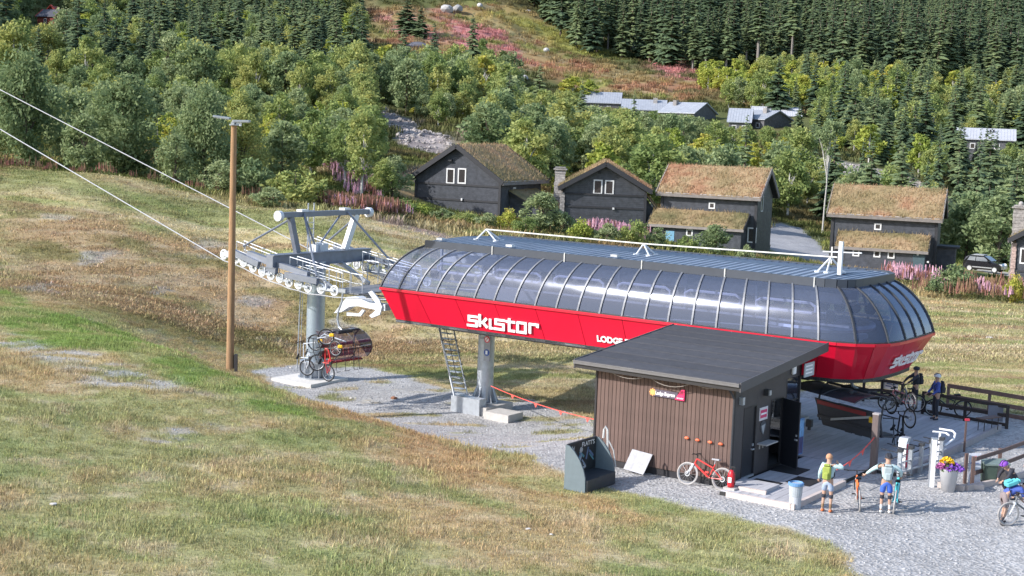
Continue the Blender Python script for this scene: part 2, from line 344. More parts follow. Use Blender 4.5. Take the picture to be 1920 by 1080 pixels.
# ------------------------------------------------------------------ the ground sheet (a fan, finer where it is near)
ys = [7.0]
while ys[-1] < 760: ys.append(ys[-1]+max(.13, ys[-1]*.0036 if ys[-1] < 110 else ys[-1]*.008))
ys = np.array(ys); tx = np.linspace(-.72, .72, 470)
GX = ys[:, None]*tx[None, :]; GX = GX*(1+0*GX); GY = np.repeat(ys[:, None], len(tx), 1)
GZ = gz(GX, GY)
def zone(name, x, y, soft=.5, amp=1.5, ns=3.0):
    n1 = (fbm(x, y, ns, 4)-.5)*2*amp
    return sstep(-soft, soft, inpoly(x, y, Z[name])+n1)
C_ = lambda *c: np.array(c)
def ground_albedo(x, y):
    sh = x.shape+(1,)
    def mixc(a, b, k): return a*(1-k.reshape(sh))+b*k.reshape(sh)
    dry = C_(.42,.33,.18); tan = C_(.50,.41,.27); grn = C_(.25,.28,.115); olive = C_(.33,.32,.15); orange = C_(.43,.315,.18); brown = C_(.20,.135,.075)
    grey = C_(.345,.34,.34); graveld = C_(.27,.268,.272)
    n = lambda s, o=4, q=0: fbm(x+q, y-q, s, o)
    a = np.ones(x.shape+(3,))*olive
    a = mixc(a, dry, sstep(.42, .60, n(5))); a = mixc(a, grn, sstep(.50, .70, n(2.0, 5, 40))*.75); a = mixc(a, tan, sstep(.55, .72, n(1.1, 4, 90))*.6); a = mixc(a, orange, sstep(.58,.70,n(2.6,4,30))*.45)
    g = np.zeros(x.shape)
    far = sstep(60, 75, y)
    fld = zone('field', x, y, 1.5, 1.0)
    su = x*math.cos(-.15)+y*math.sin(-.15); sv = -x*math.sin(-.15)+y*math.cos(-.15)
    st = fbm(su/6, sv, 1.6, 4)
    fcol = np.ones(x.shape+(3,))*C_(.42,.355,.195); fcol = mixc(fcol, C_(.29,.30,.13), sstep(.45,.62,st)); fcol = mixc(fcol, C_(.50,.42,.28), sstep(.52,.66,fbm(su/7+9, sv+5, .9, 3))*.8)
    fcol = mixc(fcol, C_(.31,.21,.125), sstep(.60,.72,fbm(su/5+3, sv+50, 1.5, 4))*.7)
    a = mixc(a, fcol, fld)
    bk = zone('bank', x, y, 2.0, 2.5)
    # bank: tangled dry grass with combed streaks
    s2 = fbm((x*.8+y*.6)/4, (-x*.6+y*.8), 1.0, 4)
    bcol = np.ones(x.shape+(3,))*C_(.38,.275,.155); bcol = mixc(bcol, C_(.42,.33,.21), sstep(.5,.62,s2)*.8); bcol = mixc(bcol, C_(.20,.19,.075), sstep(.5,.64,n(4.5,4,10))*.75); bcol = mixc(bcol, C_(.26,.17,.105), sstep(.6,.7,n(1.6,4,70))*.5)
    bcol = mixc(bcol, C_(.36,.35,.33), sstep(.63,.72,n(2.5,5,120))*.6)
    a = mixc(a, bcol, bk)
    cg = zone('crest_grass', x, y, 2, 2); a = mixc(a, C_(.20,.225,.085), cg*.8)
    bg = zone('bench_green', x, y, .5, 1.1); a = mixc(a, mixc(np.ones(x.shape+(3,))*C_(.17,.27,.06), C_(.32,.33,.14), sstep(.45,.65,n(1.2))), bg*.75)
    oz = zone('orange', x, y, .8, 2.0); a = mixc(a, C_(.43,.30,.165), oz*sstep(.35,.55,n(1.5))*.9)
    tr = zone('track', x, y, .6, 1.8, 1.8)*sstep(.36,.6,n(.6,4,5))*.72; a = mixc(a, grey*.95, tr); g = np.maximum(g, tr)
    pt = zone('patch', x, y, .4, 1.4, 1.2)*sstep(.38,.6,n(.5,4,15))*.8; a = mixc(a, C_(.34,.31,.29), pt*.9); g = np.maximum(g, pt*.8)
    for zn, keep in (('yard', 0), ('tower_yard', 1)):
        k = zone(zn, x, y, .25, .55, 1.3)
        if keep:
            ov = sstep(.60,.72,fbm(x/2.2, y, .9, 4)); k = k*(1-ov*.85)
        a = mixc(a, mixc(np.ones(x.shape+(3,))*grey, graveld, sstep(.35,.7,n(2.5,4,200))*.5), k); g = np.maximum(g, k)
    k = zone('gravel_track', x, y, .6, .8, 2); a = mixc(a, C_(.33,.26,.22), k)
    # ------------ beyond the field
    k2 = sstep(104, 112, y)*(1-fld)
    wild = np.ones(x.shape+(3,))*C_(.12,.14,.045); wild = mixc(wild, C_(.28,.20,.10), sstep(.45,.62,n(7,4,33))); wild = mixc(wild, C_(.20,.21,.06), sstep(.5,.7,n(4,4,77)))
    k3 = sstep(150, 210, y); wild = mixc(wild, C_(.075,.085,.035), k3*.75)
    a = mixc(a, wild, k2)
    m = zone('meadow', x, y, 8, 22, 30)
    mc = np.ones(x.shape+(3,))*C_(.27,.20,.095); mc = mixc(mc, C_(.20,.205,.065), sstep(.45,.6,n(16))); mc = mixc(mc, C_(.31,.16,.10), sstep(.52,.68,n(11,4,60))*.9); mc = mixc(mc, C_(.33,.27,.15), sstep(.55,.7,n(6,4,11))*.8)
    a = mixc(a, mc, m)
    for zn in ('pink1','pink2','pink3'):
        k = zone(zn, x, y, 6, 12, 14); a = mixc(a, C_(.42,.19,.18), k*sstep(.3,.55,n(5,3,3)))
    k = zone('meadow_green', x, y, 8, 10, 20); a = mixc(a, C_(.26,.26,.075), k*.9)
    k = zone('shale', x, y, 1.5, 3, 5); sc = n(1.5,4,8); a = mixc(a, mixc(np.ones(x.shape+(3,))*C_(.22,.19,.185), C_(.38,.335,.32), sstep(.5,.65,sc)), k); g = np.maximum(g, k)
    k = zone('shelf_track', x, y, 1.5, 3, 6); a = mixc(a, C_(.36,.28,.22), k*.9)
    k = zone('rubble_bank', x, y, 1.5, 3, 5); a = mixc(a, mixc(np.ones(x.shape+(3,))*C_(.23,.215,.215), C_(.42,.38,.36), sstep(.5,.65,n(1.4,4,61))), k); g = np.maximum(g, k)
    k = inpoly(x, y, [D(px, py, Y)[:2] for px, py, Y in [(1700,455,188),(1960,470,184),(1960,515,146),(1700,505,148)]]); a = mixc(a, C_(.20,.23,.07), sstep(-2, 2, k))
    rd = sstep(-.4,.4,inpoly(x, y, Z['road'])); a = mixc(a, C_(.30,.30,.315), rd)
    k = sstep(-.4,.4,inpoly(x, y, Z['path'])); a = mixc(a, C_(.46,.42,.38), k)
    k = sstep(-.4,.4,inpoly(x, y, Z['drive'])); a = mixc(a, C_(.42,.38,.34), k*.9)
    return np.clip(a, 0, 1), g, rd
ALB, GRV, RD = ground_albedo(GX, GY)
def ground_material():
    m, n, b, out = nodes('ground_cover')
    at = n.nodes.new('ShaderNodeAttribute'); at.attribute_name = 'alb'
    ag = n.nodes.new('ShaderNodeAttribute'); ag.attribute_name = 'grv'
    geo = n.nodes.new('ShaderNodeNewGeometry')
    def noise(sc, det=4, rough=.6):
        q = n.nodes.new('ShaderNodeTexNoise'); q.inputs['Scale'].default_value = sc; q.inputs['Detail'].default_value = det; q.inputs['Roughness'].default_value = rough; n.links.new(geo.outputs['Position'], q.inputs['Vector']); return q
    a = noise(7, 7, .7); vo = n.nodes.new('ShaderNodeTexVoronoi'); vo.inputs['Scale'].default_value = 9; n.links.new(geo.outputs['Position'], vo.inputs['Vector'])
    vo2 = n.nodes.new('ShaderNodeTexVoronoi'); vo2.inputs['Scale'].default_value = 4.0; n.links.new(geo.outputs['Position'], vo2.inputs['Vector'])
    sep = n.nodes.new('ShaderNodeSeparateColor'); n.links.new(vo.outputs['Color'], sep.inputs[0])
    m1 = n.nodes.new('ShaderNodeMapRange'); m1.inputs[1].default_value = .3; m1.inputs[2].default_value = .7; m1.inputs[3].default_value = .62; m1.inputs[4].default_value = 1.38; n.links.new(a.outputs[0], m1.inputs[0])
    m2 = n.nodes.new('ShaderNodeMapRange'); m2.inputs[3].default_value = .78; m2.inputs[4].default_value = 1.28; n.links.new(sep.outputs[0], m2.inputs[0])
    mm = n.nodes.new('ShaderNodeMix'); mm.data_type = 'FLOAT'; n.links.new(ag.outputs['Fac'], mm.inputs[0]); n.links.new(m1.outputs[0], mm.inputs[2]); n.links.new(m2.outputs[0], mm.inputs[3])
    big = noise(.55, 5, .6); m3 = n.nodes.new('ShaderNodeMapRange'); m3.inputs[1].default_value = .3; m3.inputs[2].default_value = .7; m3.inputs[3].default_value = .86; m3.inputs[4].default_value = 1.14; n.links.new(big.outputs[0], m3.inputs[0])
    mu = n.nodes.new('ShaderNodeMath'); mu.operation = 'MULTIPLY'; n.links.new(mm.outputs[0], mu.inputs[0]); n.links.new(m3.outputs[0], mu.inputs[1])
    sc = n.nodes.new('ShaderNodeVectorMath'); sc.operation = 'SCALE'; n.links.new(at.outputs['Color'], sc.inputs[0]); n.links.new(mu.outputs[0], sc.inputs['Scale'])
    n.links.new(sc.outputs[0], b.inputs['Base Color']); b.inputs['Roughness'].default_value = .95; b.inputs['Specular IOR Level'].default_value = .1
    mh = n.nodes.new('ShaderNodeMix'); mh.data_type = 'FLOAT'; n.links.new(ag.outputs['Fac'], mh.inputs[0]); n.links.new(a.outputs[0], mh.inputs[2]); n.links.new(vo.outputs['Distance'], mh.inputs[3])
    bp = n.nodes.new('ShaderNodeBump'); bp.inputs['Strength'].default_value = .8; bp.inputs['Distance'].default_value = .045; n.links.new(mh.outputs[0], bp.inputs['Height']); n.links.new(bp.outputs[0], b.inputs['Normal'])
    return m
GM = ground_material()
def sheet(name, sel):
    """the faces of the fan chosen by sel, as one sheet that shares its rim with its neighbours"""
    nr, nc = GX.shape; idx = np.arange(nr*nc).reshape(nr, nc)
    f = np.stack([idx[:-1, :-1], idx[:-1, 1:], idx[1:, 1:], idx[1:, :-1]], -1)[sel]
    used, inv = np.unique(f.ravel(), return_inverse=True); f = inv.reshape(-1, 4)
    P = np.stack([GX.ravel()[used], GY.ravel()[used], GZ.ravel()[used]], -1)
    me = bpy.data.meshes.new(name); me.vertices.add(len(P)); me.vertices.foreach_set('co', P.astype(np.float32).ravel())
    me.loops.add(f.size); me.loops.foreach_set('vertex_index', f.astype(np.int32).ravel()); me.polygons.add(len(f))
    me.polygons.foreach_set('loop_start', np.arange(0, f.size, 4, dtype=np.int32)); me.update(calc_edges=True); me.polygons.foreach_set('use_smooth', np.ones(len(f), bool))
    a = me.attributes.new('alb', 'FLOAT_COLOR', 'POINT'); a.data.foreach_set('color', np.c_[ALB.reshape(-1, 3)[used], np.ones(len(used))].astype(np.float32).ravel())
    a = me.attributes.new('grv', 'FLOAT', 'POINT'); a.data.foreach_set('value', GRV.ravel()[used].astype(np.float32))
    me.materials.append(GM); me.validate(); o = bpy.data.objects.new(name, me); link(o); o['kind'] = 'structure'; return o
cell = lambda q: (q[:-1, :-1]+q[1:, 1:]+q[:-1, 1:]+q[1:, :-1])/4
cy = cell(GY); cg_ = cell(GRV); cr_ = cell(RD)
yd = (cg_ > .5) & (cy < 85); rd = (cr_ > .5); hill = (cy > 108) & ~rd
sheet('gravel_yard', yd); sheet('road', rd); sheet('hillside', hill); sheet('ground', ~(yd | rd | hill))

# ------------------------------------------------------------------ grass: tufts on the near slope, the bank and the field
def tuft(seed, nb, R, h, wid, flop=.6):
    r = random.Random(seed); vs = []; fs = []; vr = []
    for i in range(nb):
        a = r.uniform(0, 6.28); d = R*math.sqrt(r.random()); x = d*math.cos(a); y = d*math.sin(a); hh = h*r.uniform(.4, 1.15); b = r.uniform(0, 6.28); ln = hh*flop*r.uniform(.2, 1.2)
        w = wid*r.uniform(.6, 1.3); c = b+math.pi/2; dx, dy = math.cos(c)*w/2, math.sin(c)*w/2; ex, ey = math.cos(b)*ln, math.sin(b)*ln; k = len(vs)
        vs += [(x-dx, y-dy, -.02), (x+dx, y+dy, -.02), (x+ex*.45+dx*.7, y+ey*.45+dy*.7, hh*.6), (x+ex*.45-dx*.7, y+ey*.45-dy*.7, hh*.6), (x+ex, y+ey, hh)]
        fs += [(k, k+1, k+2, k+3), (k+3, k+2, k+4)]; vr += [r.random()]*5
    me = bpy.data.meshes.new('tuft'); me.from_pydata(vs, [], fs); a = me.attributes.new('var', 'FLOAT', 'POINT'); a.data.foreach_set('value', vr); return me
def grassmat():
    m, n, b, out = nodes('grass_blades')
    at = n.nodes.new('ShaderNodeAttribute'); at.attribute_type = 'INSTANCER'; at.attribute_name = 'col'
    av = n.nodes.new('ShaderNodeAttribute'); av.attribute_name = 'var'
    mr = n.nodes.new('ShaderNodeMapRange'); mr.inputs[3].default_value = .6; mr.inputs[4].default_value = 1.5; n.links.new(av.outputs['Fac'], mr.inputs[0])
    sc = n.nodes.new('ShaderNodeVectorMath'); sc.operation = 'SCALE'; n.links.new(at.outputs['Vector'], sc.inputs[0]); n.links.new(mr.outputs[0], sc.inputs['Scale'])
    n.links.new(sc.outputs[0], b.inputs['Base Color']); b.inputs['Roughness'].default_value = .8; b.inputs['Specular IOR Level'].default_value = .1
    tr = n.nodes.new('ShaderNodeBsdfTranslucent'); n.links.new(sc.outputs[0], tr.inputs[0]); mx = n.nodes.new('ShaderNodeMixShader'); mx.inputs[0].default_value = .35
    n.links.new(b.outputs[0], mx.inputs[1]); n.links.new(tr.outputs[0], mx.inputs[2]); n.links.new(mx.outputs[0], out.inputs[0]); return m
GRM = grassmat()
tufts = [tuft(i, 40, .30, .045, .014, .9) for i in range(4)] + [tuft(10+i, 32, .32, .085, .016, 1.1) for i in range(3)] + [tuft(20+i, 28, .60, .085, .035, 1.5) for i in range(3)]
for t in tufts: t.materials.append(GRM)
HUTBOX = [HF(u, v) for u, v in [(-6,-.3),(3.8,-.3),(4.2,16.5),(-5,16.5)]]
def grass_points(n, y0, y1, tmin, tmax, keep):
    y = np.sqrt(RNG.uniform(y0*y0, y1*y1, n)); x = y*RNG.uniform(tmin, tmax, n)
    a, g, rd_ = ground_albedo(x, y); ok = (g < .45) & (rd_ < .3) & keep(x, y); return x[ok], y[ok], a[ok], g[ok]
x1, y1, a1, g1 = grass_points(52000, 25, 80, -.42, .42, lambda x, y: (inpoly(x, y, HUTBOX) < 0))
x2, y2, a2, g2 = grass_points(34000, 60, 122, -.42, .42, lambda x, y: (inpoly(x, y, HUTBOX) < 0) & (y > 60))
X = np.r_[x1, x2]; Y = np.r_[y1, y2]; AC = np.r_[a1, a2]
tall = fbm(X, Y, 3.0, 3)
IDX = np.where(tall < .55, RNG.integers(0, 4, len(X)), RNG.integers(4, 7, len(X))); IDX = np.where(Y > 74, RNG.integers(7, 10, len(X)), IDX)
S = RNG.uniform(.7, 1.35, len(X)); hm = np.where((RNG.random(len(X)) < .04) & (Y < 60), RNG.uniform(2.0, 3.2, len(X)), RNG.uniform(.6, 1.5, len(X)))
ROT = np.stack([RNG.uniform(-.12, .12, len(X)), RNG.uniform(-.12, .12, len(X)), RNG.uniform(0, 6.28, len(X))], -1)
COLV = AC*RNG.uniform(.75, 1.3, (len(X), 1))*(1+RNG.uniform(-.08, .08, (len(X), 3)))
g_ = scatter('grass', np.stack([X, Y, gz(X, Y)], -1), tufts, IDX, ROT, np.stack([S, S, S*hm], -1), {'col': COLV})

# stones lying in the yards and loose on the slopes
def stone(seed, flat=.7):
    r = random.Random(seed); bm = bmesh.new(); bmesh.ops.create_icosphere(bm, subdivisions=1, radius=1)
    for v in bm.verts: v.co = Vector((v.co.x*r.uniform(.75, 1.15), v.co.y*r.uniform(.7, 1.1), v.co.z*flat*r.uniform(.7, 1.1)))
    me = bpy.data.meshes.new('stone'); bm.to_mesh(me); bm.free(); return me
GSM = mat('gravel_stone', (.36,.36,.37), .9, var=.25, scale=3)
stones = [stone(i) for i in range(5)]
for s_ in stones: s_.materials.append(GSM)
n = 60000; y = np.sqrt(RNG.uniform(30**2, 78**2, n)); x = y*RNG.uniform(-.38, .38, n); a, g, rd_ = ground_albedo(x, y); ok = (g > .4) & (inpoly(x, y, HUTBOX) < 0)
x, y = x[ok], y[ok]; s = .022*np.exp(RNG.normal(0, .35, len(x))); s = np.minimum(s, .06)
scatter('gravel', np.stack([x, y, gz(x, y)+s*.2], -1), stones, RNG.integers(0, 5, len(x)), RNG.uniform(0, 6.28, (len(x), 3))*[.1, .1, 1], np.stack([s, s, s], -1))
# ------------------------------------------------------------------ trees
LEAF = {
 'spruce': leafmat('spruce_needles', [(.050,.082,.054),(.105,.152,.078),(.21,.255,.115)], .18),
 'birch':  leafmat('birch_leaves', [(.15,.215,.08),(.25,.32,.11),(.35,.385,.135),(.45,.43,.14)], .42),
 'grey':   leafmat('willow_leaves', [(.15,.215,.10),(.26,.32,.155),(.37,.415,.22)], .40),
 'yellow': leafmat('yellowing_leaves', [(.22,.29,.07),(.32,.38,.085),(.42,.44,.09),(.47,.38,.10)], .35),
 'dry':    leafmat('dry_leaves', [(.20,.17,.06),(.30,.20,.08),(.34,.16,.09)], .3),
}
BARK = mat('bark_brown', (.13,.10,.08), .9, var=.3, scale=20); BARKW = mat('bark_white', (.40,.385,.36), .8, var=.35, scale=9)
def mesh_of(vs, fs, var, m, name):
    me = bpy.data.meshes.new(name); me.from_pydata([tuple(v) for v in vs], [], fs); a = me.attributes.new('var', 'FLOAT', 'POINT'); a.data.foreach_set('value', np.asarray(var, np.float32)); me.materials.append(m); return me
def quads(cen, size, rng, flat=0.0, elong=1.5):
    """leaf sprays: one random quad per centre"""
    n = len(cen); a = rng.normal(size=(n, 3)); a /= np.linalg.norm(a, axis=1)[:, None]
    b = rng.normal(size=(n, 3)); b[:, 2] += flat; b -= a*np.sum(a*b, 1)[:, None]; b /= np.linalg.norm(b, axis=1)[:, None]
    s = (size*rng.uniform(.6, 1.4, n))[:, None]; a = a*s*elong*.5; b = b*s*.5
    v = np.stack([cen-a, cen-b*.8, cen+a, cen+b*.8], 1).reshape(-1, 3); f = np.arange(n*4).reshape(n, 4)
    return v, f.tolist()
def decid(seed, h, w, leaf, nleaf, size, kind='birch', base=.12, clumps=46, lean=0):
    rng = np.random.default_rng(seed)
    # clumps fill an uneven egg, denser to its skin
    cs = []; 
    while len(cs) < clumps:
        p = rng.uniform(-1, 1, 3); r = np.linalg.norm(p)
        if r > 1 or r < .35: continue
        zz = (p[2]+1)/2; prof = (math.sin(math.pi*min(1, zz*.80+.16)))**.6
        cs.append((p[0]*w/2*.86*prof, p[1]*w/2*.86*prof, h*(base+(1-base)*(.05+.93*zz))))
    cs = np.array(cs); cr = w*.15*rng.uniform(.6, 1.4, clumps)
    k = rng.integers(0, clumps, nleaf); d = rng.normal(size=(nleaf, 3)); d /= np.linalg.norm(d, axis=1)[:, None]; rr = rng.uniform(.15, 1.15, nleaf)**.6
    cen = cs[k]+d*(rr*cr[k])[:, None]*[1, 1, .9]
    v, f = quads(cen, size, rng, 0)
    cv = rng.uniform(0, 1, clumps)[k]*.6+rng.uniform(0, .4, nleaf); var = np.repeat(cv, 4)
    crown = mesh_of(v, f, var, leaf, 'crown')
    mb = MB(); tr = w*.025+.03
    mb.path([(0, 0, -.3), (lean*.1, 0, h*.25), (lean*.3, .05, h*.55), (lean*.5, 0, h*.9)], [tr, tr*.8, tr*.5, tr*.12], 6)
    for i in rng.choice(clumps, min(10, clumps), False):
        c = cs[i]; z0 = min(h*.7, max(h*.08, c[2]*.55)); mb.path([(lean*.2, 0, z0), tuple(c*[.5, .5, 1]*[1, 1, .85]), tuple(c)], [tr*.45, tr*.25, tr*.08], 4)
    trunk = mb.mesh('trunk', BARKW if kind in ('birch', 'yellow') else BARK); return crown, trunk
def spruce(seed, h, R, bare=.06, whorls=38, thin=0.0):
    r = random.Random(seed); vs = []; fs = []; var = []
    for k in range(whorls):
        t = (k+r.uniform(-.3, .3))/whorls; z = h*(bare+(1-bare)*t); rad = R*((1-t)**.75)*r.uniform(.75, 1.12)+.10
        if t < .15: rad *= .65+2.2*t
        nb = max(4, int(8-3*t))
        for b in range(nb):
            if r.random() < thin: continue
            a = 6.283*b/nb+r.uniform(-.6, .6); L = rad*r.uniform(.5, 1.25); dr = L*r.uniform(.15, .75)*(1.15-t); vv = r.random(); zb_ = z; z = z+r.uniform(-1.6, 1.6)*h/whorls
            for s, (da, l0, l1) in enumerate([(0, 0, 1), (.38, .25, .8), (-.38, .25, .8), (.15,.5,.95)]):
                aa = a+da; ca, sa = math.cos(aa), math.sin(aa); ox, oy = math.cos(a)*L*l0, math.sin(a)*L*l0; oz = z-dr*l0*.8
                ll = L*(l1-l0)*r.uniform(.8, 1.2); wd = ll*.30+.08; m_ = .5
                p0 = (ox, oy, oz); p3 = (ox+ca*ll, oy+sa*ll, oz-dr*(l1-l0)-.02); mx, my, mz = ox+ca*ll*m_, oy+sa*ll*m_, oz-dr*(l1-l0)*.3
                i0 = len(vs); vs += [p0, (mx-sa*wd, my+ca*wd, mz-wd*.45), p3, (mx+sa*wd, my-ca*wd, mz-wd*.45), (mx, my, mz+.05)]
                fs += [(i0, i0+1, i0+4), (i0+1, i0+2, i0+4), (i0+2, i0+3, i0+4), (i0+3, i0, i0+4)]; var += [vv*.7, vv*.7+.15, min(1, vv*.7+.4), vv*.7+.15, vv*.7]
            z = zb_
    i0 = len(vs); vs += [(-.06, 0, h*.96), (.06, 0, h*.96), (0, 0, h*1.02)]; fs += [(i0, i0+1, i0+2)]; var += [.6]*3
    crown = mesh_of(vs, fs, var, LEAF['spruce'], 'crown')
    mb = MB(); mb.path([(0, 0, -.4), (0, 0, h*.5), (0, 0, h*.97)], [h*.012+.04, h*.008+.02, .015], 6)
    if bare > .15:
        for q in range(14):
            a = r.uniform(0, 6.28); z = h*r.uniform(.05, bare+.1); l = r.uniform(.3, .9); mb.tube((0, 0, z), (l*math.cos(a), l*math.sin(a), z-l*.25), .03, 3, .008)
    return crown, mb.mesh('trunk', mat('bark_grey', (.22,.20,.185), .9, var=.3, scale=12) if bare > .15 else BARK)
PROTO = {}
for i in range(5): PROTO['birch%d' % i] = decid(100+i, 7, 4.6, LEAF['birch'], 3000, .26, 'birch')
for i in range(4): PROTO['big%d' % i] = decid(200+i, 8, 7.0, LEAF['grey'] if i % 2 == 0 else LEAF['birch'], 11000, .20, 'willow', base=.02, clumps=95)
for i in range(3): PROTO['grey%d' % i] = decid(220+i, 7, 4.8, LEAF['grey'], 3200, .25, 'willow', base=.03)
for i in range(4): PROTO['yellow%d' % i] = decid(300+i, 6, 3.4, LEAF['yellow'], 1500, .30, 'yellow', base=.04, clumps=30)
for i in range(3): PROTO['shrub%d' % i] = decid(400+i, 2.4, 2.9, [LEAF['grey'], LEAF['birch'], LEAF['yellow']][i], 1700, .17, 'willow', base=0, clumps=30)
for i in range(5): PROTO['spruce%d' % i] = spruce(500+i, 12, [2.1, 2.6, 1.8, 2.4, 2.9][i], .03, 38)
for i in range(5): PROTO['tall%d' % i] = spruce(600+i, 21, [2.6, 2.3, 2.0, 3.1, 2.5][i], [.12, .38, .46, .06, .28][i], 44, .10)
PROTO['tallbirch0'] = decid(700, 9, 3.8, LEAF['birch'], 3600, .20, 'birch', base=.20, clumps=50, lean=.3)
PROTO['dead0'] = decid(701, 14, 4.5, LEAF['grey'], 1200, .28, 'birch', base=.62, clumps=16, lean=-1.2)
NTREE = {}
def tree(kind, name, x, y, h, label, group, rz=None, wide=1.0, cat='tree', z=None):
    c, t = PROTO[kind]; h0 = {'birch': 7, 'big': 8, 'grey': 7, 'yellow': 6, 'shrub': 2.4, 'spruce': 12, 'tall': 21, 'tallbirch': 9, 'dead': 14}[kind.rstrip('0123456789')]
    z = gz1(x, y) if z is None else z; s = h/h0
    o = bpy.data.objects.new(name, None); o.empty_display_size = .2; o.location = (x, y, z); o.scale = (s*wide, s*wide, s); o.rotation_euler = (0, 0, random.uniform(0, 6.28) if rz is None else rz); col.objects.link(o); tag(o, label, cat, group)
    a = bpy.data.objects.new('crown', c); link(a, o); b = bpy.data.objects.new('trunk', t); link(b, o)
    return o
def tree_px(kind, name, px, ptop, Y, label, group=None, wpx=None, cat='tree', rz=None):
    """a tree whose top shows at the pixel, standing Y metres down the view"""
    p = D(px, ptop, Y); g = gz1(p[0], p[1]); h = max(.8, p[2]-g); k = kind.rstrip('0123456789')
    asp = {'birch': 4.6/7, 'big': 7/8, 'grey': 4.8/7, 'yellow': 3.4/6, 'shrub': 2.9/2.4, 'spruce': 4.6/12, 'tall': 4.2/21, 'tallbirch': 3.8/9, 'dead': 4.5/14}[k]
    wide = 1.0 if wpx is None else (wpx/FPX*Y)/(h*asp)
    return tree(kind, name, p[0], p[1], h, label, group, rz, min(max(wide, .6), 1.9), cat, g)

# -- the big leafy trees behind the crest of the slope
for px, pt, Y, wd, k, lab in [(-40,150,124,150,'big1',None),(48,104,122,150,'big0','large round green tree at the top of the grass slope, nearest the frame edge'),(130,165,130,110,'grey0','dark green tree squeezed between two larger round trees'),
      (232,138,120,172,'big2','broad round green tree above the lift cables at the grass crest'),(160,215,116,90,'grey2','low green tree under the cables at the crest of the slope'),(385,165,118,135,'big0','tall grey green tree just behind the wooden light pole'),(455,205,122,110,'big3','round green tree beside the top of the wooden light pole'),
      (330,250,114,80,'grey1','small green tree leaning on the crest below the broad round tree'),(530,225,126,105,'grey1','blue green tree standing behind the leafy bushes at the crest'),(585,205,132,95,'birch1','green birch between the light pole and the pale slim birch'),
      (470,300,112,100,'shrub0','round green bush beside the light pole on the crest'),(555,318,110,110,'shrub1','wide green bush in front of the gravel path on the crest'),(505,352,106,75,'shrub0','low green bush lowest on the grass crest'),(410,300,111,80,'grey2','dense bush directly behind the light pole'),
      (625,240,138,90,'birch3','olive birch behind the pink flower patch'),(738,292,128,74,'grey0','rounded green tree left of the sod roof cabin gable'),(720,300,126,60,'birch0','small green birch beside the first cabin')]:
    if lab is None: lab = 'large green tree cut by the frame edge above the slope'
    tree_px(k, 'leafy_tree' if 'bush' not in lab else 'leafy_bush', px, pt, Y, lab, None, wd, 'tree' if 'bush' not in lab else 'bush')
tree_px('tallbirch0', 'birch_tree', 682, 190, 122, 'slender birch with a white trunk above the pink fireweed', None, 78)
for px_, pt, Y, w_, lb in [(287,58,255,62,'tall pale green spruce standing out in the left woods'),(330,95,262,44,'spruce just beside the tall pale green one'),(352,118,245,34,'small pointed spruce among yellow shrubs'),(95,82,250,46,'spruce behind the large round green tree'),(640,60,300,60,'dark spruce high in the middle of the left woods'),(590,45,310,60,'dark spruce in the middle of the left woods, second of two')]:
    tree_px('spruce%d' % (px_ % 5), 'spruce_tree', px_, pt, Y, lb, None, w_)
tree_px('tallbirch0', 'birch_tree', 650, 215, 128, 'thin pale birch leaning beside the white trunked birch', None, 80, rz=2)
tree_px('dead0', 'birch_tree', 1556, 205, 172, 'tall bare white birch trunk rising behind the sod roof cabin', None, 60, rz=3.6)
# -- generic woods: regions sampled on the terrain
def blocked(x, y):
    b = np.zeros(x.shape, bool)
    for zn, mgn in (('meadow', -2), ('shale', -2.5), ('shelf_track', -1.5), ('road', -3), ('path', -2), ('drive', -2), ('rubble_bank', -1), ('gravel_track', -4), ('field', -1)): b |= inpoly(x, y, Z[zn]) > mgn
    return b
def thin_out(x, y, dmin):
    keep = []; cell_ = {}
    for i in range(len(x)):
        d = dmin[i] if hasattr(dmin, '__len__') else dmin; c = (int(x[i]//6), int(y[i]//6)); ok = True
        for a in (-1, 0, 1):
            for b in (-1, 0, 1):
                for j in cell_.get((c[0]+a, c[1]+b), []):
                    if (x[i]-x[j])**2+(y[i]-y[j])**2 < d*d: ok = False; break
                if not ok: break
            if not ok: break
        if ok: keep.append(i); cell_.setdefault(c, []).append(i)
    return keep
def pxof(x, y, z):
    qx = np.stack([x, y, z-CAM_H], -1); f = qx@_f; return 960+FPX*(qx@_r)/f, 540-FPX*(qx@_u)/f
def region(y0, y1, n, dmin, poly=None, neg=None, xlim=(-.40, .40), freebl=False):
    y = np.sqrt(RNG.uniform(y0*y0, y1*y1, n)); x = y*RNG.uniform(xlim[0], xlim[1], n); ok = np.ones(n, bool) if freebl else ~blocked(x, y)
    if poly is not None: ok &= inpoly(x, y, poly) > 0
    x, y = x[ok], y[ok]; k = thin_out(x, y, dmin); x, y = x[k], y[k]; z = gz(x, y); px, py = pxof(x, y, z); return x, y, z, px, py
HOUSES = []   # filled below: keep trees off the cabins
for px, py, Y, r_ in [(860,400,138,9),(900,400,142,10),(1140,415,138,9),(1340,470,137,9),(1655,500,133,10),(1920,520,140,8),(1130,205,330,9),(1215,215,318,10),(1300,215,312,10),(1420,240,290,12),(1460,225,305,12),(1640,240,300,10),(1850,270,262,13),(88,45,400,7),(1240,215,318,10)]:
    p = D(px, py, Y); HOUSES.append((p[0], p[1], r_))
def clear(x, y): 
    k = np.ones(x.shape, bool)
    for hx, hy, hr in HOUSES: k &= (x-hx)**2+(y-hy)**2 > hr*hr
    return k
FAR = {'spruce': [], 'birch': []}
def far(kind, mesh_i, x, y, z, s, rz): FAR[kind].append((x, y, z, s, rz, mesh_i))
